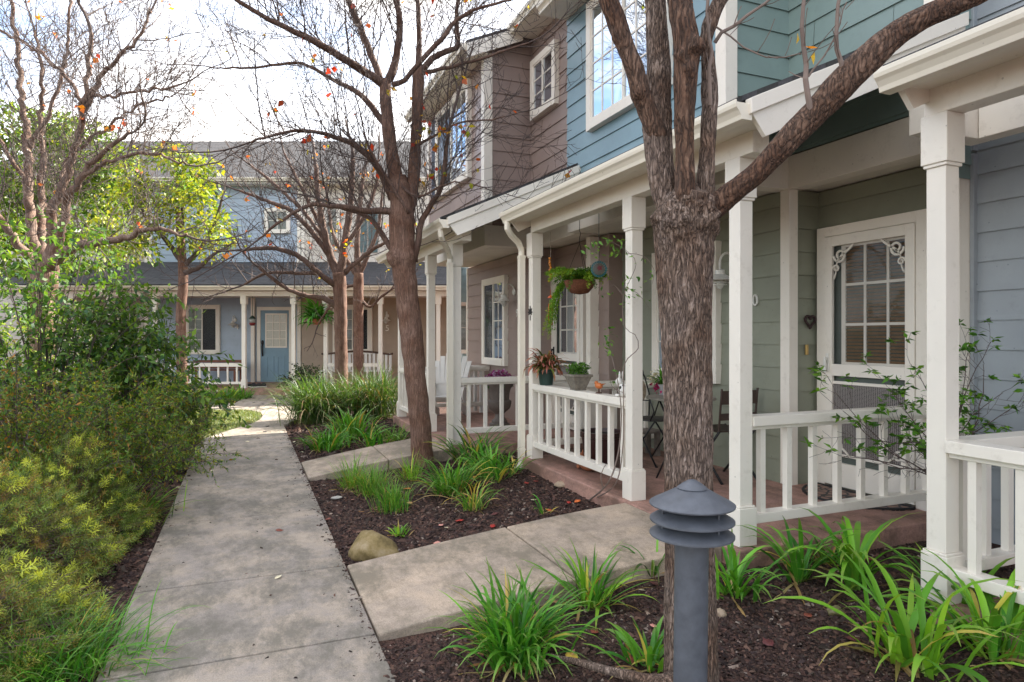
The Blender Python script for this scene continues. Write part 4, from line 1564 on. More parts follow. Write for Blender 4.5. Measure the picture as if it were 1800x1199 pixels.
def bark_tube(mb, P, Rr, n, step, amp, freq, zs=0.13, lump=0.0, burls=(), seed=0.0):
    pts, rad = spline(P, Rr, step)
    m = len(pts)
    t0 = (pts[1] - pts[0]).normalized()
    a = t0.orthogonal().normalized()
    vs, fs, l = [], [], 0.0
    for i in range(m):
        t = (pts[min(i + 1, m - 1)] - pts[max(i - 1, 0)]).normalized()
        a = (a - t * a.dot(t)).normalized()
        b = t.cross(a)
        if i:
            l += (pts[i] - pts[i - 1]).length
        for k in range(n):
            w = 2 * math.pi * k / n
            d = a * math.cos(w) + b * math.sin(w)
            r = rad[i]
            q = Vector((d.x * r * freq + seed, d.y * r * freq, (l * zs * freq) + d.z * r * freq * 0.3))
            wv = noise.noise(q * 0.35 + Vector((7, 3, seed))) * 0.9
            f = 1 - abs(noise.noise(q + Vector((wv, wv, 0)))) * 2.2
            f = max(0.0, f) ** 1.6
            f2 = noise.noise(q * 2.6)
            h = -amp * f + amp * 0.35 * f2
            if lump:
                h += lump * noise.noise(pts[i] * 7 + d * r * 7 + Vector((seed, 0, 0))) * r
            p = pts[i] + d * (r + h)
            for (bc, br, bh) in burls:
                e = (p - bc).length
                if e < br:
                    x = (1 - (e / br) ** 2)
                    p += d * bh * x * x * (1 + 0.75 * noise.noise(p * 34) + 0.22 * noise.noise(p * 85))
            vs.append(p)
    for i in range(m - 1):
        for k in range(n):
            fs.append((i * n + k, i * n + (k + 1) % n, (i + 1) * n + (k + 1) % n, (i + 1) * n + k))
    fs.append(tuple(range((m - 1) * n, m * n)))
    mb.add(vs, fs)
    return pts, rad


def rv():
    return Vector((random.gauss(0, 1), random.gauss(0, 1), random.gauss(0, 1))).normalized()


def grow(mb, p, d, Ln, r, lvl, tips, upb=0.35, wob=0.16, dens=5.0, spread=(30, 65), flat=1.0, rmin=0.0017):
    n = max(3, min(8, int(Ln / 0.09)))
    pts, dirs = [Vector(p)], []
    d = Vector(d).normalized()
    q = Vector(p)
    for i in range(n):
        d = (d + rv() * wob + Vector((0, 0, upb / n))).normalized()
        q = q + d * (Ln / n)
        pts.append(q.copy())
        dirs.append(d.copy())
    rr = [max(rmin, r * (1 - 0.62 * i / n)) for i in range(n + 1)]
    mb.tube(pts, rr, n=6 if r > 0.018 else (4 if r > 0.006 else 3), cap=False)
    tips.append((pts[-1], dirs[-1]))
    if lvl <= 0:
        return
    k = max(2, int(Ln * dens * random.uniform(0.7, 1.3)))
    for j in range(k):
        t = 0.15 + 0.85 * (j + random.random()) / k
        i = min(n - 1, int(t * n))
        f = t * n - i
        b = pts[i].lerp(pts[i + 1], min(1, f))
        ax = dirs[i].cross(rv())
        if ax.length < 1e-3:
            continue
        c = Matrix.Rotation(R(random.uniform(*spread)), 3, ax.normalized()) @ dirs[i]
        c.z *= flat
        grow(mb, b, c, Ln * random.uniform(0.35, 0.62) * (1.15 - 0.45 * t), max(rmin, rr[i] * random.uniform(0.5, 0.7)), lvl - 1, tips, upb, wob, dens * 1.3, spread, flat, rmin)


def limb(mb, P, Rr, tips, n=7, k=10, Ln=(0.5, 1.1), lvl=2, start=0.25, up=0.5, r0=0.010, dens=5.0, rmin=0.0017, wob=.16, upb=.35, tw=None, jit=.008):
    """a drawn limb that throws out shoots along its length"""
    pts, rad = spline(P, Rr, 0.08)
    mb.tube([p + rv() * jit for p in pts], rad, n=n, cap=True)
    m = len(pts)
    lb_, mb = mb, (tw if tw is not None else mb)
    for j in range(k):
        t = start + (1 - start) * (j + random.random()) / k
        i = min(m - 2, int(t * (m - 1)))
        ax = (pts[i + 1] - pts[i]).normalized()
        d = (ax.cross(rv()).normalized() + ax * random.uniform(0.2, 0.9) + Vector((0, 0, up * random.uniform(0.2, 1.5)))).normalized()
        grow(mb, pts[i], d, random.uniform(*Ln) * (1.1 - 0.3 * t), max(rmin, min(rad[i] * 0.6, r0 * random.uniform(.6, 1.2))), lvl, tips, dens=dens, rmin=rmin, wob=wob, upb=upb)
    grow(mb, pts[-1], (pts[-1] - pts[-2]), Ln[1] * .8, rad[-1] * .9, lvl, tips, dens=dens, rmin=rmin, wob=wob, upb=upb)


def tree_leaves(name, parent, pos, size, pal, width=0.62, mat=None):
    if len(pos) > 20:                         # leaves hang on in twos and threes
        pos = [Vector(p) + rv() * .05 * (k > 0) for p in pos for k in range(random.choice((1, 1, 2, 3)))]
    n = len(pos)
    d = rng.normal(size=(n, 3)); d[:, 2] -= 0.7
    V, F, T = leaves(np.array(pos), d, rng.uniform(.7, 1.2, n) * size, rng.uniform(.7, 1.2, n) * size * width, pick(pal, n))
    return np_mesh(name, V, F, mat or LEAF, parent, T)


RED = srgb(196, 62, 40); ORA = srgb(214, 120, 50); YEL = srgb(214, 180, 60); MAR = srgb(140, 50, 40); YG = srgb(150, 165, 50)

BARK1 = bark_mat('furrowed grey brown bark', (0.050, 0.035, 0.028), (0.235, 0.175, 0.138), (0.46, 0.385, 0.335), zs=0.135, scale=82, strength=1.0, dist=0.008)
BARK1B = bark_mat('orange brown torn bark', (0.030, 0.018, 0.012), (0.135, 0.080, 0.053), (0.26, 0.175, 0.125), zs=0.14, scale=62, strength=0.9, dist=0.007)
BARK2 = bark_mat('smooth red brown bark', (0.075, 0.042, 0.030), (0.175, 0.103, 0.073), (0.27, 0.18, 0.14), zs=0.035, scale=70, strength=0.35, dist=0.004)
BARKL = bark_mat('dark limb bark', (0.055, 0.034, 0.026), (0.135, 0.083, 0.062), (0.21, 0.15, 0.12), zs=0.06, scale=60, strength=0.4, dist=0.005)
BARK3L = bark_mat('tan limb bark', (0.09, 0.06, 0.045), (0.20, 0.14, 0.11), (0.30, 0.23, 0.19), zs=0.1, scale=50, strength=0.4, dist=0.006)
BARK3 = bark_mat('pale tan bark', (0.09, 0.06, 0.045), (0.22, 0.15, 0.115), (0.33, 0.24, 0.19), zs=0.2, scale=40, strength=0.4, dist=0.008)
TW2 = plain('dark brown twigs', (0.075, 0.052, 0.045), rough=0.8, var=0.3, scale=5)
TW3 = plain('tan twigs', (0.20, 0.15, 0.125), rough=0.8, var=0.3, scale=5)

# ---- the big trunk beside the bollard
D1 = 2.66
px2r = lambda px, yc: px / FPX * yc
t1 = thing('street_tree', 'large furrowed grey brown tree trunk standing right behind the bollard', 'tree', loc=W(1216, 1225, D1))
mb = MB()
P = [W(1218, 1262, D1), W(1216, 1215, D1), W(1214, 1120, D1), W(1212, 1000, D1), W(1210, 860, D1), W(1209, 720, D1), W(1206, 590, D1), W(1203, 500, D1), W(1202, 440, D1), W(1202, 395, D1), W(1203, 355, D1), W(1204, 332, D1), W(1204, 318, D1)]
rr = [56, 49, 46, 43.5, 42, 42, 43.5, 48, 51, 52, 45, 30, 8]
bark_tube(mb, P, [px2r(r, D1) for r in rr], 320, 0.0055, 0.0048, 92, zs=0.12, lump=0.05, seed=1.0,
          burls=[(W(1160, 385, D1 - .06), 0.085, 0.036), (W(1195, 385, D1 - .13), 0.10, 0.036), (W(1238, 378, D1 - .09), 0.09, 0.040), (W(1228, 350, D1 - .10), 0.075, 0.042), (W(1180, 355, D1 - .10), 0.075, 0.034), (W(1165, 422, D1 - .09), 0.06, 0.024), (W(1246, 352, D1 - .04), 0.07, 0.03), (W(1210, 345, D1 - .10), .06, .03), (W(1255, 400, D1 - .05), .06, .022)])
bark_tube(mb, [W(1196, 405, D1), W(1172, 345, D1), W(1163, 306, D1), W(1157, 255, D1 + .01), W(1155, 204, D1 + .02), W(1157, 150, D1 + .03), W(1158, 102, D1 + .04), W(1154, 40, D1 + .05), W(1152, 0, D1 + .06), W(1144, -120, D1 + .08), W(1130, -300, D1 + .1)], [px2r(r, D1) for r in (24, 24, 23, 25.5, 26.5, 23, 20.5, 19.5, 18.5, 17, 14)], 170, 0.0055, 0.005, 92, zs=0.12, lump=0.10, seed=3.0)
bark_tube(mb, [W(1236, 385, D1 - .03), W(1240, 330, D1 - .04), W(1244, 255, D1 - .04), W(1247, 180, D1 - .03), W(1245, 110, D1 - .02), W(1241, 75, D1 - .01), W(1248, 42, D1), W(1262, 8, D1 + .01), W(1285, -30, D1 + .02), W(1330, -110, D1 + .05)], [px2r(r, D1) for r in (20, 15.5, 13.5, 14, 12, 11, 13, 13, 12, 9)], 100, 0.007, 0.0038, 80, lump=0.14, seed=9.0)
bark_tube(mb, [W(1205, 1192, D1 - .02), W(1160, 1200, D1 - .08), W(1110, 1188, D1 - .03), W(1060, 1176, D1 + .06), W(1010, 1162, D1 + .14), W(960, 1150, D1 + .22)], [.050, .030, .022, .018, .013, .006], 40, 0.012, 0.003, 60, zs=.12, lump=.15, seed=21)
mb.build('trunk', BARK1, t1, smooth=True, fix=False)
mb = MB()
bark_tube(mb, [W(1168, 262, D1), W(1150, 222, D1 - .02), W(1130, 172, D1 - .035), W(1117, 128, D1 - .05), W(1103, 90, D1 - .055), W(1089, 51, D1 - .06), W(1070, 0, D1 - .07), W(1040, -60, D1 - .06), W(970, -160, D1)], [px2r(r, D1) for r in (12, 18, 19, 16.5, 15.5, 16.5, 16, 15, 13)], 100, 0.007, 0.0042, 62, lump=0.26, seed=4.0, burls=[(W(1076, 66, D1 - .09), .045, .016), (W(1120, 160, D1 - .08), .05, .012)])
mb.build('limb', BARK1B, t1, smooth=True, fix=False)
mb = MB()
bark_tube(mb, [W(1206, 420, D1 - .05), W(1205, 360, D1 - .085), W(1205, 320, D1 - .10), W(1205, 280, D1 - .10), W(1203, 204, D1 - .10), W(1204, 128, D1 - .10), W(1206, 80, D1 - .10), W(1200, 40, D1 - .09), W(1195, 0, D1 - .07), W(1190, -120, D1 - .04)], [px2r(r, D1) for r in (14, 20, 18, 17, 17.5, 20, 22, 20, 20, 17)], 130, 0.006, 0.0060, 50, lump=0.24, seed=7.0, burls=[(W(1226, 78, D1 - .15), .055, .030), (W(1190, 92, D1 - .15), .05, .022), (W(1215, 118, D1 - .16), .045, .014)])
mb.build('limb', BARK1B, t1, smooth=True, fix=False)
mb = MB()
bark_tube(mb, [W(1222, 392, D1 - .03), W(1262, 358, D1 - .05), W(1300, 328, D1 - .08), W(1336, 299, D1 - .10), W(1406, 226, D1 - .14), W(1475, 155, D1 - .17), W(1530, 100, D1 - .2), W(1590, 50, D1 - .22), W(1650, 18, D1 - .24), W(1720, -8, D1 - .26), W(1800, -60, D1 - .28)], [px2r(r, D1 - .1) for r in (26, 21.5, 19.5, 19, 22, 25, 24.5, 21, 18, 14, 10)], 110, 0.0065, 0.0040, 62, zs=0.16, lump=0.14, seed=12.0)
mb.build('limb', BARK1B, t1, smooth=True, fix=False)
mb = MB()
tips = []
for P_, r_ in (([(1424, 205, D1 - .16), (1421, 168, D1 - .2), (1418, 110, D1 - .2), (1412, 50, D1 - .2), (1416, -20, D1 - .2)], .012),
               ([(1481, 148, D1 - .18), (1478, 108, D1 - .2), (1472, 60, D1 - .22), (1476, 10, D1 - .22), (1490, -60, D1 - .22)], .010),
               ([(1245, 185, D1 - .08), (1250, 120, D1 - .1), (1247, 60, D1 - .1), (1240, 0, D1 - .1)], .009),
               ([(1255, 72, D1 - .03), (1290, 45, D1 - .05), (1340, 10, D1 - .06), (1400, -40, D1 - .06)], .008),
               ([(1258, 45, D1 - .03), (1310, 85, D1 - .08), (1350, 98, D1 - .1), (1405, 96, D1 - .12)], .004),
               ([(1424, 135, D1 - .2), (1450, 95, D1 - .2), (1478, 40, D1 - .2), (1490, 0, D1 - .2)], .004)):
    limb(mb, [W(*p) for p in P_], [r_ * (1 - .45 * i / (len(P_) - 1)) for i in range(len(P_))], tips, k=4, Ln=(.05, .16), lvl=0, r0=.003, dens=3)
mb.build('twigs', TW3, t1)
tree_leaves('leaves', t1, [W(1402, 58, D1 - .22), W(1432, 92, D1 - .22), W(1438, 84, D1 - .2), W(1218, 4, D1 - .1)], .045, [YEL, ORA])

# ---- the leaning tree between the two side paths
D2 = 7.36
def Q(px, py, dz=0.0): return W(px, py, D2 + dz)
t2 = thing('bare_street_tree', 'leaning red brown tree with bare twigs, standing beside the second side path', 'tree', loc=Q(744, 822))
mb = MB()
r2 = lambda *a: [px2r(x, D2) for x in a]
bark_tube(mb, [Q(746, 842), Q(744, 815), Q(738, 740), Q(729, 650), Q(722, 580), Q(713, 500), Q(709, 450), Q(707, 400), Q(705, 350), Q(700, 310)], r2(23, 19.5, 18.5, 19, 19.5, 20, 21.5, 22, 20, 15), 90, 0.02, 0.0035, 40, lump=0.10, seed=3, burls=[(Q(690, 452, -.1), .14, .06), (Q(722, 448, -.12), .12, .04)])
bark_tube(mb, [Q(708, 420), Q(704, 370), Q(696, 320), Q(687, 260), Q(680, 200), Q(677, 160), Q(678, 140)], r2(15, 15.5, 13, 11.5, 10.5, 10, 9.5), 48, 0.03, 0.003, 40, lump=0.12, seed=5)
bark_tube(mb, [Q(708, 420, .05), Q(718, 360, .05), Q(727, 310, .05), Q(731, 250, .05), Q(734, 190, .05), Q(735, 140, .05), Q(736, 118, .05)], r2(13, 13.5, 11.5, 9.5, 10, 10.5, 9.5), 48, 0.03, 0.003, 40, lump=0.14, seed=8)
mb.build('trunk', BARK2, t2, smooth=True, fix=False)
mb = MB(); twm = MB(); tips = []
LB = [
    ([(690, 350, 0), (668, 300, -.1), (635, 262, -.2), (600, 245, -.3), (560, 232, -.4), (500, 232, -.5), (440, 250, -.6)], (11, 9, 8, 6, 4.5, 3.5, 2.5), 16),
    ([(706, 374, 0), (680, 372, -.05), (650, 371, -.1), (615, 366, -.2), (580, 362, -.3), (545, 360, -.4), (500, 385, -.5), (455, 420, -.6)], (9, 9, 8, 7, 5.5, 4.5, 3.5, 2.2), 12),
    ([(676, 150, 0), (640, 125, -.15), (600, 100, -.3), (550, 72, -.45), (490, 42, -.6), (440, 15, -.7), (390, -20, -.8)], (11, 10, 9, 8, 6, 5, 4), 18),
    ([(684, 226, .0), (655, 190, .08), (637, 170, .1), (610, 152, .15), (575, 135, .2), (530, 112, .2), (450, 118, .25), (380, 120, .3)], (8, 8, 7, 6, 5, 4, 3, 2), 14),
    ([(668, 140, 0), (652, 95, .1), (630, 40, .15), (612, 0, .2), (600, -60, .2)], (9, 8.5, 8, 7.5, 6), 9),
    ([(684, 140, 0), (697, 95, 0), (703, 40, -.05), (696, 0, -.1), (690, -80, -.1)], (11, 9, 8, 7, 6), 9),
    ([(690, 150, -.05), (712, 140, -.1), (735, 115, -.15), (775, 70, -.2), (805, 35, -.2), (850, 12, -.3), (900, 0, -.3)], (7, 6, 6, 6, 5, 3.5, 2.5), 8),
    ([(736, 122, .05), (738, 60, .1), (733, 0, .1), (730, -80, .1)], (9, 6.5, 6, 5), 8),
    ([(738, 128, .05), (760, 103, .1), (790, 88, .1), (805, 78, .1), (803, 20, .1), (815, -30, .1)], (9, 8, 7, 6, 5, 4), 8),
    ([(740, 130, .05), (790, 118, .0), (840, 105, -.1), (880, 92, -.2), (930, 75, -.3)], (6, 4.5, 3.5, 3, 2), 4),
    ([(728, 460, 0), (735, 420, 0), (743, 385, 0), (760, 355, 0), (778, 325, -.05), (783, 280, -.05), (788, 235, -.05)], (9, 8, 7.5, 6.5, 6, 5.5, 4.5), 12),
    ([(695, 450, 0), (670, 408, .0), (650, 385, .0), (625, 372, .05), (600, 366, .1)], (8, 7, 6, 5, 3.5), 5),
    ([(718, 375, -.1), (690, 330, -.15), (665, 290, -.2), (650, 262, -.25), (640, 230, -.3)], (5, 4, 4, 3, 2), 5),
    ([(706, 330, -.1), (735, 345, -.15), (760, 335, -.2), (800, 320, -.2), (850, 330, -.3)], (4, 3, 2.5, 2, 1.4), 3),
    ([(735, 255, -.05), (770, 235, -.1), (810, 215, -.2), (850, 212, -.3), (890, 205, -.35)], (4, 3, 2.5, 2, 1.5), 3),
]
for P_, r_, k_ in LB:
    limb(mb, [Q(*p) for p in P_], [.72 * q for q in r2(*r_)], tips, k=int(k_ * 1.8), Ln=(.5, 1.35), lvl=2, r0=.0072, dens=7.0, start=.12, up=.9, rmin=.0024, tw=twm)
mb.build('branches', BARKL, t2, smooth=True, fix=False)
twm.build('twigs', TW2, t2, smooth=True, fix=False)
ends = [p for p, d in tips if p.z > 1.9]
tree_leaves('leaves', t2, [random.choice(ends) for _ in range(80)] + [Q(random.uniform(720, 850), random.uniform(210, 330), random.uniform(-.4, .1)) for _ in range(22)], .075, [RED, ORA, RED, YEL, MAR, YG], width=.8)

# ---- two slimmer bare trees further on
def bare_tree(name, label, D, trunk, rad, limbs, k, nl, mat, tw, zmin, Ln=(.4, 1.0), base=None):
    t = thing(name, label, 'tree', loc=W(trunk[0][0], trunk[0][1], D))
    mb = MB()
    bark_tube(mb, [W(a, b, D) for a, b in trunk], [px2r(r, D) for r in rad], 40, 0.05, 0.004, 30, lump=0.10, seed=D)
    mb.build('trunk', mat, t, smooth=True, fix=False)
    mb = MB(); twm = MB(); tips = []
    for P_, r_ in limbs:
        limb(mb, [W(a, b, D + c) for a, b, c in P_], [px2r(x, D) for x in r_], tips, k=k, Ln=Ln, lvl=2, r0=.010, dens=6.6, start=.1, up=.9, rmin=.0032, tw=twm)
    mb.build('branches', BARKL, t, smooth=True, fix=False)
    twm.build('twigs', tw, t, smooth=True, fix=False)
    e = [p for p, d in tips if p.z > zmin]
    tree_leaves('leaves', t, [random.choice(e) for _ in range(nl)], .085, [RED, ORA, YEL, ORA, YG], width=.8)
    return t


bare_tree('bare_street_tree', 'straight slim brown tree rising out of the big grass clumps', 12.3,
    [(602, 752), (601, 728), (600, 660), (599, 590), (598, 520), (596, 480)], (15, 12.5, 11.5, 11, 11.5, 12),
    [([(598, 490, 0), (580, 450, 0), (568, 400, -.1), (560, 350, -.1), (555, 290, 0)], (9, 7, 6, 5, 4)),
     ([(598, 490, 0), (604, 440, 0), (612, 390, .1), (618, 340, .1), (620, 280, .1)], (9, 7, 6, 5, 4)),
     ([(594, 505, 0), (560, 480, -.2), (520, 448, -.3), (475, 436, -.4), (430, 440, -.5)], (6, 5, 4.5, 4, 2.5)),
     ([(592, 540, 0), (570, 525, -.1), (540, 520, -.2), (500, 505, -.3), (455, 470, -.4)], (6, 5, 4, 3.5, 2.5)),
     ([(585, 460, 0), (550, 410, -.1), (510, 370, -.2), (460, 350, -.3), (420, 335, -.3)], (5, 4.5, 4, 3, 2)),
     ([(606, 480, 0), (640, 450, .1), (670, 430, .1), (700, 420, .2)], (4.5, 4, 3, 2)),
     ([(580, 440, .1), (560, 390, .2), (530, 330, .2), (500, 270, .3)], (5, 4, 3, 2)),
     ([(610, 430, 0), (640, 380, .1), (660, 330, .2), (665, 280, .2)], (4, 3.5, 3, 2)), ([(575, 430, .2), (540, 380, .3), (490, 330, .4), (440, 290, .5)], (4, 3.5, 3, 2)), ([(560, 480, -.2), (520, 480, -.2), (470, 480, -.2), (430, 500, -.2)], (4, 3, 2.5, 2))], 12, 46, BARK2, TW2, 2.6)
bare_tree('bare_street_tree', 'thinnest bare tree, standing in front of the tan house window', 15.6,
    [(631, 690), (630, 640), (630, 570), (630, 505), (631, 480)], (10, 9, 8.5, 9, 8),
    [([(630, 520, 0), (650, 540, 0), (672, 520, 0), (695, 505, 0)], (3, 2.5, 2, 1.5)),
     ([(630, 500, 0), (600, 510, 0), (575, 545, 0), (560, 570, 0)], (3, 2.5, 2, 1.5)),
     ([(631, 490, 0), (628, 430, 0), (632, 370, 0), (640, 300, 0)], (6, 5, 4, 3)),
     ([(631, 485, 0), (650, 440, 0), (665, 400, 0), (672, 340, 0)], (5, 4, 3, 2)),
     ([(631, 490, 0), (605, 450, 0), (585, 410, 0), (575, 350, 0)], (5, 4, 3, 2))], 7, 26, BARK2, TW2, 2.7, Ln=(.4, .9))

# ---- multi stemmed bare tree on the left
D3 = 9.2
LT = [
    ([(72, 480, 0), (58, 430, 0), (52, 370, .1), (50, 320, .2), (48, 250, .3), (38, 170, .4), (30, 90, .5), (20, 0, .5)], (17, 12, 10, 9, 8, 6.5, 5, 4)),
    ([(78, 480, 0), (75, 420, .1), (72, 350, .3), (75, 290, .4), (70, 210, .5), (75, 130, .5), (60, 50, .6)], (15, 9, 7.5, 6.5, 5, 4, 3)),
    ([(82, 476, 0), (92, 420, -.1), (95, 360, -.2), (112, 320, -.2), (130, 270, -.2), (143, 200, -.2), (152, 150, -.2), (160, 60, -.2)], (15, 11, 9.5, 8, 6.5, 6, 5, 4)),
    ([(86, 474, 0), (108, 410, -.2), (118, 350, -.3), (140, 320, -.4), (155, 290, -.4), (190, 260, -.5), (230, 235, -.6)], (14, 8.5, 8, 7, 6, 4.5, 3)),
    ([(150, 195, -.2), (175, 140, -.2), (200, 110, -.3), (240, 70, -.4), (265, 20, -.4)], (6, 5, 4, 3, 2.5)),
    ([(145, 190, -.2), (120, 140, -.1), (80, 100, -.1), (40, 75, 0), (-20, 40, 0)], (4.5, 4, 3.5, 3, 2.5)),
    ([(85, 470, 0), (120, 440, -.3), (160, 428, -.5), (200, 420, -.7), (235, 412, -.8), (270, 400, -.9), (330, 415, -1.0)], (14, 10, 8, 7, 6, 4, 2.5)),
    ([(64, 470, 0), (30, 425, -.2), (5, 395, -.4), (-30, 350, -.5), (-80, 300, -.6)], (13, 8, 7, 6, 4)),
    ([(50, 330, .2), (20, 280, .1), (-10, 240, 0), (-50, 190, 0)], (5.5, 4.5, 4, 3)),
    ([(118, 345, -.3), (160, 300, -.4), (215, 275, -.5), (270, 270, -.6), (330, 290, -.7)], (5, 4, 3.5, 3, 2)),
    ([(50, 260, .3), (85, 200, .3), (110, 130, .3), (120, 50, .3), (125, -30, .3)], (5, 4, 3.5, 3, 2.5)),
    ([(150, 160, -.2), (190, 170, -.3), (250, 160, -.5), (310, 150, -.6)], (4, 3, 2.5, 2)),
    ([(108, 330, -.2), (120, 280, 0), (180, 230, .1), (240, 190, .1), (300, 170, .1)], (4, 3.5, 3, 2.5, 2)),
]
t3 = thing('bare_multi_stem_tree', 'pale tan bare tree with many stems rising from the shrubs on the left', 'tree', loc=W(75, 760, D3))
mb = MB()
bark_tube(mb, [W(74, 770, D3), W(74, 640, D3), W(73, 540, D3), W(76, 490, D3), W(80, 462, D3)], [px2r(x, D3) for x in (24, 20, 20, 23, 19)], 48, 0.04, 0.004, 30, lump=.16, seed=2)
for i, (P_, r_) in enumerate(LT[:4]):
    pass
mb.build('trunk', BARK3, t3, smooth=True, fix=False)
mb = MB(); twm = MB(); tips = []
for P_, r_ in LT:
    limb(mb, [W(a, b, D3 + c) for a, b, c in P_], [.82 * px2r(x, D3) for x in r_], tips, k=22, Ln=(.5, 1.35), lvl=2, r0=.008, dens=6.6, start=.25, up=.8, rmin=.0028, tw=twm, jit=.028, wob=.26)
mb.build('branches', BARK3L, t3, smooth=True, fix=False)
twm.build('twigs', plain('grey brown twigs', (0.105, 0.078, 0.068), rough=.85, var=.4, scale=3), t3, smooth=True, fix=False)
e = [p for p, d in tips if p.z > 2.2]
tree_leaves('leaves', t3, [random.choice(e) for _ in range(46)], .085, [RED, ORA, ORA, YEL], width=.8)


# ---- leafy evergreen behind it
def leaf_cloud(cens, n, size, pal, width=.5, shell=.55, droop=.5):
    pos, out = [], []
    for (c, r) in cens:
        r = np.array(r if hasattr(r, '__len__') else (r, r, r))
        k = int(n * (r[0] * r[2]))
        d = norm(rng.normal(size=(k, 3)))
        lump = np.array([1 + .35 * noise.noise(Vector(x) * 2.6 + Vector(c)) for x in d])
        rad = (shell + (1 - shell) * rng.random(k) ** .6) * lump
        pos.append(np.array(c) + d * rad[:, None] * r)
        out.append(d)
    pos = np.concatenate(pos); out = np.concatenate(out)
    m = len(pos)
    dd = out + rng.normal(size=(m, 3)) * .8
    dd[:, 2] -= droop
    return leaves(pos, dd, rng.uniform(.6, 1.25, m) * size, rng.uniform(.7, 1.2, m) * size * width, pick(pal, m))


GD = srgb(52, 82, 30); GM = srgb(82, 118, 38); GY = srgb(150, 160, 45); GL = srgb(120, 150, 50); GB = srgb(45, 85, 60)
D4 = 13.6
t4 = thing('leafy_tree', 'green and yellow leafed tree in front of the pale blue house window', 'tree', loc=W(320, 690, D4))
mb = MB()
bark_tube(mb, [W(320, 700, D4), W(320, 640, D4), W(318, 560, D4), W(322, 490, D4), W(318, 430, D4), W(312, 360, D4)], [px2r(x, D4) for x in (10, 9, 8.5, 8, 7, 4)], 24, .06, .004, 30, seed=6)
mb.build('trunk', BARK2, t4, smooth=True, fix=False)
mb = MB(); tips = []
for P_ in ([(320, 470, 0), (350, 440, 0), (375, 400, 0), (390, 350, 0)], [(320, 460, 0), (290, 420, 0), (260, 390, 0), (240, 340, 0)], [(318, 430, 0), (320, 370, .3), (310, 310, .3)], [(322, 480, 0), (350, 470, -.3), (372, 450, -.5)]):
    limb(mb, [W(a, b, D4 + c) for a, b, c in P_], [px2r(x, D4) for x in (5, 4, 3, 2)][:len(P_)], tips, k=5, Ln=(.4, .8), lvl=1, r0=.01, rmin=.003)
mb.build('branches', TW2, t4, fix=False)
bl = []
for px, py, n_, sx, sy in ((325, 350, 14, 60, 50), (362, 330, 6, 24, 45), (265, 370, 9, 40, 45), (378, 390, 4, 16, 28), (300, 290, 5, 40, 18), (225, 310, 6, 28, 40), (345, 425, 5, 35, 14), (240, 432, 5, 40, 14), (180, 400, 5, 30, 30)):
    for _ in range(n_):
        r_ = random.uniform(.20, .40)
        bl.append((W(px + random.gauss(0, sx * .6), py + random.gauss(0, sy * .6), D4 + random.uniform(-.6, .6)), (r_ * 1.2, r_ * 1.1, r_ * .8)))
V, F, T = leaf_cloud(bl, 780, .13, [GM, GL, GY, GD, GL, GY, srgb(180, 180, 55)], width=.52, shell=.2)
np_mesh('crown', V, F, TLEAF, t4, T)
D5 = 15.5
t5 = thing('leafy_tree', 'dark green leafy tree behind the pale tan bare stems at the left edge', 'tree', loc=W(60, 690, D5))
mb = MB(); mb.tube([W(60, 700, D5), W(58, 560, D5), W(62, 420, D5), W(66, 330, D5)], [.14, .12, .10, .06], n=10); mb.build('trunk', BARK2, t5, smooth=True)
V, F, T = leaf_cloud([(W(60, 300, D5), (1.3, 1.1, 1.0)), (W(-20, 360, D5), (1.2, 1, 1.1)), (W(140, 270, D5), (.9, .8, .8)), (W(100, 230, D5 + .3), (.6, .6, .5)), (W(120, 390, D5), (.9, .8, .6)), (W(20, 220, D5), (.7, .6, .5)), (W(190, 330, D5 + .4), (.6, .6, .7)), (W(30, 430, D5 - 1), (1.0, .9, .7)), (W(150, 440, D5 - 1), (.7, .8, .5))], 1900, .15, [GD, GM, GM, GL, GL, GY], width=.5)
np_mesh('crown', V, F, TLEAF, t5, T)


# ------------------------------------------------------------------ plants
KG = [srgb(70, 135, 40), srgb(92, 155, 48), srgb(112, 172, 58), srgb(58, 118, 40)]
KL = [srgb(125, 178, 50), srgb(145, 190, 62), srgb(104, 165, 48), srgb(86, 145, 45)]
KD = [srgb(58, 92, 42), srgb(78, 112, 48), srgb(96, 128, 56), srgb(70, 96, 52)]
KF = [srgb(86, 140, 48), srgb(110, 165, 60), srgb(70, 120, 44), srgb(130, 165, 70)]


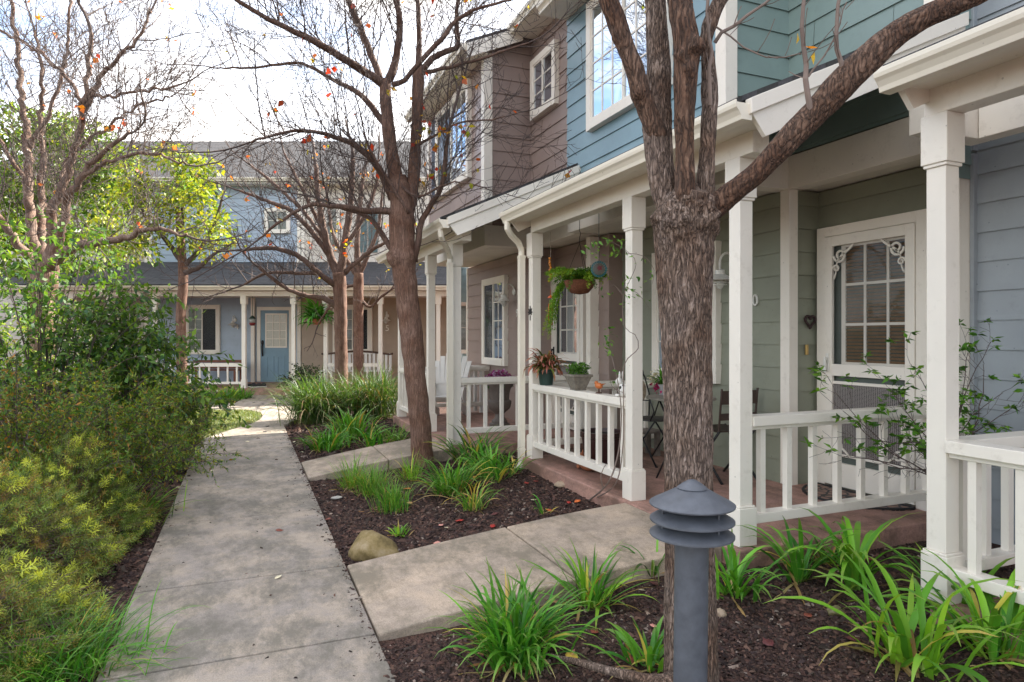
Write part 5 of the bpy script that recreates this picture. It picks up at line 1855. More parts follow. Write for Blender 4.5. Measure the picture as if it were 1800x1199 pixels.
def strap(name, label, p, n, ln, wd, pal=KG, elev=(50, 88), bend=(1.0, 2.3), spread=.05, cat='plant', group=None, K=7, dry=0.06, tip=((.34, .26, .11), .28), stems=0):
    """one clump of arching leaves rooted at p"""
    x, y = p[0], p[1]
    if len(p) > 2:
        z = p[2]
    else:
        z = ground_z(x, y)
    base = np.stack([rng.normal(x, spread, n), rng.normal(y, spread, n), np.full(n, z - .01)], 1)
    az = rng.uniform(0, 2 * np.pi, n)
    off = base[:, :2] - np.array([x, y])
    own = np.arctan2(off[:, 1], off[:, 0])
    az = np.where(rng.random(n) < .6, own + rng.normal(0, .6, n), az)
    tint = pick(pal, n)
    d = rng.random(n) < dry
    tint[d] = pick([srgb(190, 175, 90), srgb(170, 130, 70), srgb(205, 195, 80)], int(d.sum()))
    L_ = rng.uniform(ln[0], ln[1], n)
    V, F, T = blades(base, az, np.radians(rng.uniform(elev[0], elev[1], n)), L_, rng.uniform(wd[0], wd[1], n), rng.uniform(bend[0], bend[1], n), tint, K=K, tip=tip)
    k = max(3, int(n * .14))                  # dead leaves lying round the base
    b2 = np.stack([rng.normal(x, spread * 1.1, k), rng.normal(y, spread * 1.1, k), np.full(k, z + .004)], 1)
    V2, F2, T2 = blades(b2, rng.uniform(0, 6.28, k), np.radians(rng.uniform(5, 40, k)), rng.uniform(.35, .8, k) * ln[1], rng.uniform(wd[0], wd[1], k) * .7, rng.uniform(.6, 2.2, k),
                        pick([srgb(168, 138, 92), srgb(140, 104, 66), srgb(190, 170, 120), srgb(120, 110, 60)], k), K=K)
    V, F, T = join_np([(V, F, T), (V2, F2, T2)])
    V[:, 2] = np.maximum(V[:, 2], z + .004 + rng.uniform(0, .012, len(V)) * (V[:, 2] < z + .004))
    o = np_mesh(name, V, F, BLADE, None, T)
    o.data.transform(Matrix.Translation((-x, -y, -z)))
    o.location = (x, y, z)
    return tag(o, label, cat, group)


gp = lambda px, py, z=0.02: tuple(G(px, py, z))[:2]
SG = 'strap leaved clumps in the mulch beds'
strap('strap_leaf_plant', 'dense bright green clump at the bottom edge, nearest the front path corner', gp(905, 1158, 0), 230, (.26, .50), (.011, .019), KG, elev=(48, 88), bend=(.9, 2.6), spread=.062, group=SG)
strap('strap_leaf_plant', 'open yellowing clump against the raised edge of the front path', gp(1040, 1068, .02), 62, (.24, .46), (.012, .021), KL + KG, elev=(25, 88), bend=(.4, 2.0), spread=.045, group=SG, dry=.13)
strap('strap_leaf_plant', 'small low green clump touching the left side of the big trunk base', gp(1138, 1172, .02), 34, (.14, .28), (.018, .026), KG, elev=(35, 85), bend=(.5, 1.6), spread=.04, group=SG, dry=.08)
strap('strap_leaf_plant', 'green clump right of the bollard hat, below the second porch post', gp(1292, 1052, .05), 46, (.26, .48), (.016, .026), KG, elev=(45, 85), bend=(.9, 2.4), spread=.04, group=SG)
strap('strap_leaf_plant', 'leggy green clump in front of the door side railing, left of the tall one', gp(1405, 1028, .05), 30, (.30, .55), (.018, .030), KG, elev=(50, 88), bend=(1.2, 2.6), spread=.025, group=SG)
strap('strap_leaf_plant', 'tall agapanthus with broad drooping leaves before the door side railing', gp(1502, 1040, .05) , 30, (.42, .66), (.028, .040), KG + KL, elev=(58, 89), bend=(1.6, 3.1), spread=.02, group=SG, dry=0)
strap('strap_leaf_plant', 'small dark clump half hidden under the tall agapanthus by the porch slab', gp(1455, 995, .06), 24, (.18, .32), (.012, .022), KD, elev=(30, 80), bend=(.6, 1.8), spread=.03, group=SG)
strap('strap_leaf_plant', 'large lime green clump with long straps in the bottom right corner', gp(1600, 1175, .05), 54, (.36, .66), (.020, .034), KL, elev=(42, 86), bend=(1.1, 2.6), spread=.06, group=SG, dry=.05)
strap('strap_leaf_plant', 'lime green clump at the right edge under the nearest porch railing', gp(1752, 1165, .05), 50, (.32, .58), (.020, .032), KL + KG, elev=(45, 86), bend=(1.1, 2.6), spread=.05, group=SG)
strap('strap_leaf_plant', 'green clump at the foot of the nearest porch post with the plinth', gp(1672, 1085, .05), 34, (.28, .50), (.018, .028), KL + KG, elev=(45, 88), bend=(.9, 2.3), spread=.04, group=SG)
strap('strap_leaf_plant', 'few dark green straps leaning over the front path beside the big trunk', gp(1150, 1012, .06), 10, (.25, .42), (.012, .02), KD + KG, elev=(50, 80), bend=(1.6, 2.6), spread=.03, group=SG)
# around the leaning tree
strap('strap_leaf_plant', 'full green clump spilling forward from the leaning tree base', gp(792, 868, .03), 170, (.26, .55), (.009, .016), KF + KG, elev=(45, 88), bend=(1.0, 2.8), spread=.075, group=SG)
strap('strap_leaf_plant', 'short clump with orange dried stems, frontmost by the leaning tree', gp(832, 896, .03), 58, (.2, .42), (.008, .014), KF, elev=(55, 88), bend=(1.1, 2.6), spread=.04, group=SG, dry=.25)
strap('strap_leaf_plant', 'broad leaved dark green clump between the leaning tree and the drain hose', gp(868, 848, .04), 60, (.3, .56), (.018, .028), KG, elev=(45, 85), bend=(1.0, 2.4), spread=.07, group=SG)
strap('strap_leaf_plant', 'dark green clump right behind the leaning tree, under the brown porch railing', gp(835, 822, .05), 80, (.36, .62), (.016, .028), KG + KD, elev=(50, 86), bend=(.9, 2.2), spread=.10, group=SG)
strap('strap_leaf_plant', 'small pale clump closest to the black drain hose', gp(897, 838, .05), 22, (.22, .4), (.012, .02), KF, elev=(45, 85), bend=(1.2, 2.4), spread=.03, group=SG)
strap('grass_tuft', 'fine upright green tuft left of the leaning tree, nearer than the others', gp(690, 892, .02), 190, (.2, .34), (.004, .008), KF + KG, elev=(62, 89), bend=(.3, 1.3), spread=.055, group='fine grass tufts', cat='grass')
strap('grass_tuft', 'fine green tuft just behind the nearer upright one, left of the leaning tree', gp(655, 866, .01), 190, (.2, .38), (.004, .009), KF, elev=(55, 89), bend=(.4, 1.7), spread=.06, group='fine grass tufts', cat='grass')
strap('grass_tuft', 'straggly tuft with dry tips beside the second side path edge', gp(622, 850, .01), 150, (.22, .44), (.004, .008), KF + KL, elev=(45, 88), bend=(.5, 1.6), spread=.06, group='fine grass tufts', cat='grass', dry=.22)
strap('grass_tuft', 'wispy tuft against the left side of the leaning tree base', gp(722, 842, .02), 90, (.2, .36), (.004, .008), KL, elev=(50, 88), bend=(.4, 1.5), spread=.05, group='fine grass tufts', cat='grass')
strap('strap_leaf_plant', 'tiny bright green sprout behind the mossy boulder', gp(704, 934, .01), 22, (.07, .15), (.012, .02), KL, elev=(40, 85), bend=(.6, 1.8), spread=.03, group=SG)
strap('strap_leaf_plant', 'single green sprout by the porch slab edge, near the first porch post', gp(955, 912, .03), 7, (.12, .24), (.01, .016), KG, elev=(50, 85), bend=(.8, 2.2), spread=.015, group=SG)
strap('strap_leaf_plant', 'bright green clump in front of the slim tree, at the walk edge', gp(578, 786, .01), 120, (.28, .5), (.014, .024), KG, elev=(45, 85), bend=(1.0, 2.3), spread=.10, group=SG)
strap('strap_leaf_plant', 'tall bright green clump right in front of the slim tree trunk', gp(618, 770, .02), 120, (.38, .66), (.016, .028), KG + KF, elev=(50, 87), bend=(.9, 2.3), spread=.11, group=SG)
strap('strap_leaf_plant', 'sparse green clump between the slim tree and the second side path', gp(655, 786, .03), 40, (.3, .55), (.018, .028), KG, elev=(45, 85), bend=(1.1, 2.4), spread=.06, group=SG)
strap('grass_tuft', 'feathery light green tuft beside the second side path, at the brown porch corner', gp(692, 775, .05), 130, (.2, .38), (.004, .008), KF, elev=(40, 80), bend=(.5, 1.5), spread=.08, group='fine grass tufts', cat='grass')
# big lomandra clumps
for px, py, n, lb, sp in ((560, 738, 620, 'huge arching grass clump on the walk side of the slim tree', .16), (655, 735, 620, 'huge arching grass clump between the slim tree and the brown porch post', .17)):
    p = gp(px, py, .03)
    base = (p[0], p[1])
    x, y = base
    z = ground_z(x, y)
    def clump(k, ln, el, bd, pal, s):
        b = np.stack([rng.normal(x, s, k), rng.normal(y, s, k), np.full(k, z)], 1)
        return blades(b, rng.uniform(0, 2 * np.pi, k), np.radians(rng.uniform(*el, k)), rng.uniform(*ln, k), rng.uniform(.008, .015, k), rng.uniform(*bd, k), pick(pal, k), K=8)
    V, F, T = join_np([clump(n, (.7, 1.15), (45, 88), (.5, 2.0), [srgb(56, 88, 38), srgb(70, 104, 44), srgb(84, 118, 50), srgb(48, 74, 36)], sp * 1.3), clump(n // 2, (.9, 1.35), (40, 80), (1.6, 3.2), KD + [srgb(120, 118, 96), srgb(140, 128, 100), srgb(120, 80, 50)], sp)])
    V[:, 2] = np.maximum(V[:, 2], z + .004)
    o = np_mesh('ornamental_grass', V - np.array([x, y, z]), F, BLADE, None, T)
    o.location = (x, y, z)
    tag(o, lb, 'grass', 'ornamental grass clumps')
for i, (px, py) in enumerate(((352, 706), (378, 705), (402, 703), (424, 700))):
    strap('strap_leaf_plant', ('green border clump under the far railing, partly behind the leafy shrub', 'green border clump under the middle of the pale blue porch railing', 'green border clump under the right part of the pale blue porch railing', 'green border clump at the foot of the pale blue porch post')[i], gp(px, py, 0), 90, (.3, .5), (.018, .028), KF + KG, elev=(40, 85), bend=(.9, 2.2), spread=.11, group='border clumps along the far porch', K=5)

# ---- shrubs on the left
def dome_shrub(name, label, c, rad, n, size, pal, width=.45, stems=26, pinn=9, group=None, z0=None, flower=None, droop=.6, stemr=.007, clumps=7, cat='shrub'):
    """arching stems with leafy sprays towards their ends"""
    x, y = c
    z = ground_z(x, y) if z0 is None else z0
    root = thing(name, label, cat, loc=(x, y, z), group=group)
    mb = MB()
    pos, dirs = [], []
    for s in range(stems):
        a = random.uniform(0, 2 * math.pi)
        t = random.random() ** .5
        e = Vector((x + rad[0] * t * math.cos(a), y + rad[1] * t * math.sin(a), z + rad[2] * (1 - .62 * t * t) * random.uniform(.75, 1.1)))
        b = Vector((x + random.gauss(0, .10), y + random.gauss(0, .10), z))
        mid = b.lerp(e, .55) + Vector((0, 0, rad[2] * .22))
        pts = [((1 - q) ** 2) * b + 2 * q * (1 - q) * mid + q * q * e for q in [i / 9 for i in range(10)]]
        mb.tube(pts, [stemr * (1 - .75 * i / 9) for i in range(10)], n=4, cap=False)
        k = n // stems
        for j in range(max(1, k // pinn)):
            q = random.uniform(.35, 1.0) if random.random() < .85 else random.uniform(.1, .5)
            i = min(8, int(q * 9))
            o = pts[i].lerp(pts[i + 1], q * 9 - i)
            d = (rv() + Vector((0, 0, .15)) + (e - b).normalized() * .5).normalized()
            l = size * random.uniform(2.0, 4.5)
            tip = o + d * l + Vector((0, 0, -l * .25))
            mb.tube([o, o.lerp(tip, .5) + Vector((0, 0, l * .06)), tip], [.0022, .0018, .001], n=3, cap=False)
            for m in range(pinn):
                f = .2 + .8 * m / (pinn - 1)
                pos.append(o.lerp(tip, f) + Vector((0, 0, l * .06 * 4 * f * (1 - f))))
                dd = d * .7 + rv() * .9
                dd.z -= droop * random.uniform(.2, 1.2)
                dirs.append(dd)
    mb.build('stems', TW2, root, fix=False)
    m = len(pos)
    V, F, T = leaves(np.array(pos), np.array(dirs), rng.uniform(.6, 1.2, m) * size, rng.uniform(.7, 1.2, m) * size * width, pick(pal, m))
    np_mesh('foliage', V, F, LEAF, root, T)
    if flower:
        k = flower
        idx = rng.integers(0, m, k)
        P_ = np.array(pos)[idx] + rng.normal(0, .02, (k, 3)) + np.array([0, 0, .02])
        V, F, T = leaves(P_, rng.normal(size=(k, 3)), .022, .02, np.full((k, 3), .75))
        np_mesh('flowers', V, F, LEAF, root, T)
    return root


PD = [srgb(60, 96, 38), srgb(76, 114, 43), srgb(93, 127, 46), srgb(58, 95, 57), srgb(117, 139, 52), srgb(136, 134, 57), srgb(138, 101, 48), srgb(89, 120, 48)]
PL = [srgb(129, 155, 57), srgb(156, 170, 77), srgb(103, 136, 52), srgb(166, 164, 88), srgb(90, 123, 46)]
PN = [srgb(94, 124, 59), srgb(112, 140, 67), srgb(79, 108, 56), srgb(135, 158, 76), srgb(101, 126, 72), srgb(167, 173, 83), srgb(144, 113, 67), srgb(76, 90, 49)]
def at2(px, py, yc): p = W(px, py, yc); return (p.x, p.y)

dome_shrub('leafy_shrub', 'tall dark green shrub with broad glossy leaves in front of the multi stemmed tree', at2(70, 700, 6.6), (1.7, 1.1, 2.75), 5600, .085, [GD, GM, srgb(66, 104, 44), srgb(92, 126, 50), srgb(52, 90, 58), srgb(110, 138, 54)], width=.44, stems=56, pinn=7, droop=.7, stemr=.009)
dome_shrub('leafy_shrub', 'broad leaved green shrub whose drooping sprays hang before the pale blue house', at2(235, 700, 7.4), (1.05, .9, 2.15), 3300, .10, [GD, GM, srgb(66, 104, 44), srgb(98, 130, 52), srgb(54, 92, 60), GL], width=.44, stems=40, pinn=7, droop=1.1, stemr=.008)
dome_shrub('leafy_shrub', 'mid green shrub with orange tinted leaves overhanging the walk', at2(205, 760, 5.5), (.95, .9, 1.30), 15000, .040, PD + [GM, GL, GY], width=.34, stems=64, pinn=11, droop=.5, stemr=.005)
dome_shrub('leafy_shrub', 'leafy shrub with orange brown tints at the left edge, nearer than the tall one', at2(20, 760, 4.6), (.95, .8, 1.35), 13000, .038, PD + [srgb(160, 110, 50), GM, GL], width=.34, stems=56, pinn=11, droop=.5, stemr=.005)
dome_shrub('flowering_shrub', 'pale lime shrub dotted with small white flowers beyond the dark leafy ones', at2(255, 740, 8.4), (1.1, .9, 1.35), 8200, .045, PL, width=.5, stems=46, pinn=8, flower=300, droop=.2, stemr=.004)
dome_shrub('leafy_shrub', 'fine leafed olive shrub leaning over the walk at its narrowest point', at2(306, 770, 7.2), (.66, .8, 1.02), 11000, .032, PD + PL[:3] + [GM], width=.34, stems=44, pinn=9, droop=.3, stemr=.004)
dome_shrub('leafy_shrub', 'leafy shrub with pale green sprays far left, seen past the bare stems', at2(40, 700, 8.8), (1.7, 1.0, 1.9), 5200, .065, PL + PD[2:5], width=.45, stems=36, pinn=8, stemr=.005)


def needle_shrub(name, label, cx, cy, ax, ay, h, n, pal, group=None):
    """low mound of heathy sprigs, each a twig set with short needles"""
    z = ground_z(cx, cy)
    root = thing(name, label, 'shrub', loc=(cx, cy, z), group=group)
    a = rng.uniform(0, 2 * np.pi, n); r = np.sqrt(rng.random(n))
    px, py = cx + ax * r * np.cos(a), cy + ay * r * np.sin(a)
    bump = np.array([noise.noise(Vector((x * 2.3, y * 2.3, 1.7))) for x, y in zip(px, py)])
    b2 = np.array([noise.noise(Vector((x * 7.5, y * 7.5, 4.2))) for x, y in zip(px, py)])
    top = h * np.maximum(0.22, 1 - r ** 3.2) * (1 + .45 * bump + .40 * b2)
    pz = z + top * rng.uniform(.30, 1.02, n) ** .7
    out = np.stack([np.cos(a) * r, np.sin(a) * r, np.full(n, .55)], 1) + rng.normal(0, .55, (n, 3))
    d = norm(out)
    ln = rng.uniform(.07, .19, n)
    young = (rng.random(n) < .20) & (pz > z + top * .86)
    ln[young] *= .6
    base = np.stack([px, py, pz], 1) - d * ln[:, None] * .5
    k = 26
    tt = np.linspace(.12, 1, k)
    fr = rng.normal(size=(n, 3)); e1 = norm(np.cross(d, fr)); e2 = np.cross(d, e1)
    w = np.arange(k) * 2.4
    radial = e1[:, None, :] * np.cos(w)[None, :, None] + e2[:, None, :] * np.sin(w)[None, :, None]
    cen = base[:, None, :] + d[:, None, :] * (ln[:, None] * tt[None, :])[..., None]
    nd_ = radial * .85 + d[:, None, :] * (.35 + .7 * tt[None, :, None] ** 3)
    tint = np.repeat((pick(pal, n) * rng.uniform(.55, 1.45, (n, 1)))[:, None, :], k, 1)
    rust = rng.random(n) < .09
    tint[rust] = tint[rust] * .4 + np.array(srgb(168, 112, 70)) * .6
    tint[young] = np.array(srgb(205, 214, 92)) * rng.uniform(.85, 1.2, (int(young.sum()), 1, 1))
    tipm = (tt > .75)
    tint[:, tipm] = tint[:, tipm] * .7 + np.array(srgb(165, 178, 80)) * .3
    N = n * k
    sz = np.repeat(rng.uniform(.018, .034, n) * np.where(young, 1.3, 1), k)
    V, F, T = leaves(cen.reshape(N, 3), nd_.reshape(N, 3), sz, sz * .20, tint.reshape(N, 3))
    np_mesh('foliage', V, F, LEAF, root, T)
    mb = MB()
    for i in range(0, n, 3):
        b0 = Vector((cx + (px[i] - cx) * .35, cy + (py[i] - cy) * .35, z + top[i] * .15))
        e = Vector(base[i] + d[i] * ln[i])
        mb.tube([b0, b0.lerp(e, .6) + Vector((0, 0, .03)), e], [.0035, .0025, .0012], n=3, cap=False)
    mb.build('stems', plain('pinkish brown twigs', (.16, .11, .09), rough=.8), root, fix=False)
    return root


needle_shrub('heath_shrub', 'low needle leafed shrub with yellow tips filling the bottom left corner', -1.50, 3.75, .84, .74, .50, 2700, PN)
needle_shrub('heath_shrub', 'low needle leafed shrub behind the corner one, beside the bare mulch at the walk', -1.72, 4.75, 1.0, .82, .62, 3000, PN)
needle_shrub('heath_shrub', 'grey green needle leafed shrub under the orange tinted leafy one', -2.75, 4.1, .9, 1.1, .95, 2800, PN + [srgb(90, 110, 70)])
needle_shrub('heath_shrub', 'rounded needle leafed shrub furthest along, under the overhanging leafy shrub', -1.28, 5.6, .62, .68, .66, 2000, PN + PD[:3])

strap('grass_tuft', 'fresh green grass tuft hanging over the walk edge at the bottom left', (-.74, 3.50), 420, (.2, .44), (.004, .008), KG, elev=(25, 80), bend=(.7, 2.0), spread=.13, group='fine grass tufts', cat='grass', dry=.02)
strap('grass_tuft', 'green grass tuft in the very bottom left, behind the walk edge one', (-.95, 3.40), 320, (.2, .4), (.004, .008), KG + KD, elev=(30, 80), bend=(.7, 2.0), spread=.15, group='fine grass tufts', cat='grass', dry=.02)
strap('grass_tuft', 'sunlit yellow green grass tuft leaning on the walk below the leafy shrub', (-.90, 6.15), 200, (.3, .55), (.005, .010), KL + KD, elev=(30, 75), bend=(.8, 2.0), spread=.10, group='fine grass tufts', cat='grass', dry=.1)
strap('grass_tuft', 'dark grass tuft just nearer than the sunlit one on the left bed', (-1.10, 5.55), 110, (.25, .5), (.005, .009), KD, elev=(30, 75), bend=(.9, 2.0), spread=.08, group='fine grass tufts', cat='grass', dry=.15)
strap('grass_tuft', 'long thin grass blades reaching out over the walk by the lawn', (-.80, 8.3), 70, (.5, .85), (.005, .009), KD, elev=(15, 60), bend=(.3, 1.2), spread=.10, group='fine grass tufts', cat='grass', dry=.1)

# the little lawn at the bend
lp = [G(364, 772), G(400, 756), G(440, 744.5), G(455, 737.5), G(460, 731), G(457, 725.5), G(445, 722.6), G(432, 720.6), G(366, 721)]
def inside(x, y):
    c = False
    for i in range(len(lp)):
        a, b = lp[i], lp[i - 1]
        if (a.y > y) != (b.y > y) and x < (b.x - a.x) * (y - a.y) / (b.y - a.y) + a.x:
            c = not c
    return c
lp[0] = G(300, 790); lp[-1] = G(290, 722)
q = []
x0, x1, y0, y1 = min(p.x for p in lp), max(p.x for p in lp), min(p.y for p in lp), max(p.y for p in lp)
while len(q) < 9000:
    x, y = random.uniform(x0, x1), random.uniform(y0, y1)
    if inside(x, y):
        q.append((x, y, -.01))
n = len(q)
V, F, T = blades(np.array(q), rng.uniform(0, 6.28, n), np.radians(rng.uniform(35, 88, n)), rng.uniform(.03, .075, n), rng.uniform(.004, .008, n), rng.uniform(.3, 1.6, n), pick([srgb(88, 112, 48), srgb(108, 128, 58), srgb(70, 96, 44), srgb(135, 135, 75)], n), K=3)
tag(np_mesh('lawn', V, F, BLADE, None, T), kind='stuff')
m = MB(); m.slab([(p.x, p.y) for p in lp], -.06, -.012); tag(m.build('lawn_soil', plain('lawn soil', (.075, .085, .035), rough=.9)), kind='structure')

# azalea between the two porches
az_ = thing('azalea', 'sparse green azalea branching around the nearest porch post before the screen door', 'shrub', loc=(3.85, 2.62, 0.05))
mb = MB(); tips = []
b0 = Vector((3.85, 2.62, 0.05))
for px, py, yc in ((1470, 690, 4.3), (1500, 770, 4.2), (1480, 720, 4.1), (1560, 680, 4.3), (1600, 720, 4.2), (1530, 800, 4.0), (1600, 640, 4.4), (1700, 620, 4.3), (1730, 640, 4.2), (1760, 690, 4.1), (1790, 710, 4.0), (1720, 740, 4.0), (1700, 680, 4.4), (1620, 780, 4.1), (1690, 790, 4.2), (1580, 740, 4.4), (1740, 600, 4.2), (1475, 800, 4.1), (1640, 690, 4.4)):
    e = W(px, py, yc)
    mid = b0.lerp(e, .55) + Vector((0, 0, .0)) + rv() * .08
    mid.z = max(mid.z, .6 * e.z + .1)
    hub = b0 + Vector((0, 0, random.uniform(.5, .75))) + rv() * .03
    mid = hub.lerp(e, .5) + rv() * .06
    limb(mb, [b0 + rv() * .02, b0.lerp(hub, .5) + rv() * .015, hub, mid, e], [.007, .006, .0045, .0032, .0018], tips, n=5, k=7, Ln=(.08, .26), lvl=1, start=.45, up=.2, r0=.0028, dens=7, rmin=.0012, wob=.3, upb=.1)
mb.build('stems', TW2, az_, fix=False)
pos, dirs = [], []
for p, d in tips:
    if p.z < .75 or random.random() < .32: continue
    for j in range(random.randint(4, 7)):
        pos.append(p + rv() * .006); dd = d * .5 + rv(); dd.z *= .5; dirs.append(dd)
n = len(pos)
V, F, T = leaves(np.array(pos), np.array(dirs), rng.uniform(.040, .066, n), rng.uniform(.017, .027, n), pick([srgb(64, 112, 36), srgb(92, 145, 44), srgb(54, 94, 38), srgb(116, 160, 52), srgb(76, 126, 40)], n))
np_mesh('foliage', V, F, LEAF, az_, T)

# dark evergreen bush by the blue door, fern basket
dome_shrub('evergreen_bush', 'small dark evergreen bush right of the blue front door', at2(540, 690, 16.2), (.55, .4, .85), 1500, .07, [srgb(40, 62, 34), srgb(54, 78, 40)], width=.5, stems=20, pinn=6)
fr = thing('hanging_fern', 'big green fern hanging beside the tan porch post', 'plant', loc=W(557, 560, 16.75))
c = W(557, 560, 16.75)
n = 170
base = np.tile(np.array([[c.x, c.y, c.z]]), (n, 1)) + rng.normal(0, .06, (n, 3))
V, F, T = blades(base, rng.uniform(0, 6.28, n), np.radians(rng.uniform(10, 80, n)), rng.uniform(.4, .72, n), rng.uniform(.035, .06, n), rng.uniform(1.2, 3.0, n), pick([srgb(70, 130, 45), srgb(98, 160, 55), srgb(58, 108, 44)], n), K=7)
np_mesh('fronds', V, F, BLADE, fr, T)
mb = MB(); mb.lathe(c.x, c.y, [(.08, c.z - .16), (.13, c.z - .02), (.12, c.z - .01)], n=14); mb.build('pot', TERRA, fr, smooth=True, auto=40)
mb = MB(); mb.tube([(c.x, c.y, c.z), (c.x, c.y, 2.62)], .006, n=5); mb.build('wire', BLACKM, fr)


# ------------------------------------------------------------------ bollard
def bollard():
    c = W(1216, 900, 2.0)
    x, y = c.x, c.y
    r = thing('bollard_light', 'slate grey path bollard with a tiered round hat, in front of the big trunk', 'bollard', loc=(x, y, 0))
    lean = lambda a_, b_, c_: (a_ + (c_ - .9) * .012, b_, c_)
    m = MB(lean); m.lathe(x, y, [(.0505, -.1), (.0505, .898), (.046, .902)], n=40); m.build('pole', BOLL, r, smooth=True, auto=35)
    m = MB(lean); m.lathe(x, y, [(.034, .89), (.034, 1.01)], n=20); m.build('lamp_glass', LAMPGLASS, r, smooth=True, auto=35)
    for a in (-2.2, -.6, 1.0, 2.6):
        m = MB(lean); m.ball(x + .051 * math.cos(a), y + .051 * math.sin(a), .872, .006, n=8, m=6); m.build('screw', plain('zinc screw', (.3, .3, .3), rough=.4, metal=.6), r, smooth=True)
    for z in (.890, .934):
        m = MB(lean); m.lathe(x, y, [(.040, z + .034), (.075, z + .026), (.110, z + .010), (.1265, z), (.1265, z - .005), (.110, z + .003), (.075, z + .018), (.040, z + .026)], n=56)
        m.build('louvre', BOLL, r, smooth=True, auto=40)
    m = MB(lean); m.lathe(x, y, [(.03, .990), (.090, .988), (.1235, .9755), (.1275, .977), (.1285, .981), (.120, .987), (.085, 1.005), (.052, 1.0235), (.040, 1.027)], n=56); m.build('hat', BOLL, r, smooth=True, auto=50)
    m = MB(lean); m.lathe(x, y, [(.030, 1.022), (.0445, 1.026), (.0455, 1.029), (.030, 1.041), (.012, 1.052), (.004, 1.0535)], n=40); m.build('cap', BOLL, r, smooth=True, auto=50)
    for a in (.8, 2.9, 5.0):
        m = MB(lean); q = (x + .094 * math.cos(a), y + .094 * math.sin(a)); m.tube([(q[0], q[1], .895), (q[0], q[1], .985)], .0028, n=6); m.build('spacer_rod', BOLL, r)
    q = (x + .117, y + .025)
    m = MB(lean); m.tube([(q[0], q[1], .977), (q[0] + .004, q[1], .965), (q[0] + .002, q[1], .953), (q[0] - .006, q[1], .948)], .0022, n=6); m.build('wire_hook', BLACKM, r)


bollard()

# ------------------------------------------------------------------ things on the green porch
RZ = .992                                     # top of the front railing
def pot_plant(name, label, x, y, z, prof, mat, n=10, square=False):
    r = thing(name, label, 'plant pot', loc=(x, y, z))
    m = MB()
    if square:
        (a0, z0), (a1, z1) = prof[0], prof[1]
        m.frustum(x, y, z + z0, z + z1, a0, a0, a1, a1)
        a2, z2 = prof[2]
        m.box(x - a2, x + a2, y - a2, y + a2, z + z1, z + z2)
        m.box(x - a0 * 1.06, x + a0 * 1.06, y - a0 * 1.06, y + a0 * 1.06, z, z + z0)
        m.build('pot', mat, r, bevel=.004)
    else:
        m.lathe(x, y, [(q, z + h) for q, h in prof], n=32)
        m.build('pot', mat, r, smooth=True, auto=35)
    return r


x, y = 2.888, 6.14
r = pot_plant('potted_cactus', 'dark green plastic pot of drooping pink tipped cactus on the porch railing', x, y, RZ, [(.068, 0), (.085, .135), (.098, .137), (.098, .165), (.088, .165), (.08, .15)], plain('dark green plastic', (.02, .05, .04), rough=.4))
n = 150
base = np.tile([[x, y, RZ + .16]], (n, 1)) + rng.normal(0, .035, (n, 3)) * [1, 1, .3]
t = pick([srgb(92, 110, 52), srgb(110, 125, 60), srgb(72, 88, 44), srgb(150, 95, 75), srgb(120, 70, 60)], n)
V, F, T = blades(base, rng.uniform(0, 6.28, n), np.radians(rng.uniform(15, 85, n)), rng.uniform(.14, .34, n), rng.uniform(.016, .026, n), rng.uniform(1.6, 4.2, n), t, K=6, tip=(srgb(196, 120, 108), .7), fold=.15, taper=.8)
np_mesh('foliage', V, F, BLADE, r, T)
x, y = 2.888, 5.44
r = pot_plant('potted_succulent', 'square tapered stone pot of green succulents on the porch railing', x, y, RZ, [(.055, .012), (.095, .125), (.104, .148)], plain('weathered stone ware', (.20, .175, .14), rough=.85, var=.3, scale=30, bump=.4), square=True)
n = 330
P_ = np.stack([rng.uniform(-.085, .085, n) + x, rng.uniform(-.085, .085, n) + y, rng.uniform(.14, .24, n) + RZ], 1)
d = rng.normal(size=(n, 3)); d[:, 2] = np.abs(d[:, 2])
V, F, T = leaves(P_, d, rng.uniform(.025, .05, n), rng.uniform(.014, .024, n), pick([srgb(84, 130, 50), srgb(104, 150, 62), srgb(62, 100, 44)], n))
np_mesh('foliage', V, F, LEAF, r, T)
# orange bird
x, y = 2.888, 5.05
r = thing('bird_figurine', 'small orange ceramic bird standing on the porch railing', 'figurine', loc=(x, y, RZ))
m = MB(); m.ball(x, y, RZ + .065, .030, .048, .028, n=16, m=10); m.ball(x, y + .044, RZ + .088, .018, .02, .018)
m.tube([(x, y + .058, RZ + .088), (x, y + .078, RZ + .084)], [.007, .001], n=6)
m.add([(x - .012, y - .03, RZ + .07), (x + .012, y - .03, RZ + .07), (x + .02, y - .095, RZ + .092), (x - .02, y - .095, RZ + .092), (x, y - .03, RZ + .058), (x, y - .095, RZ + .086)], [(0, 1, 2, 3), (0, 3, 5, 4), (1, 4, 5, 2), (3, 2, 5), (0, 4, 1)])
m.build('body', plain('orange glaze', (.50, .14, .03), rough=.3), r, smooth=True)
m = MB(); m.tube([(x, y, RZ + .003), (x, y, RZ + .045)], .008, n=8); m.lathe(x, y, [(.03, RZ), (.028, RZ + .008), (.006, RZ + .012)], n=16); m.build('stand', plain('brown glaze', (.09, .04, .025), rough=.5), r, smooth=True)
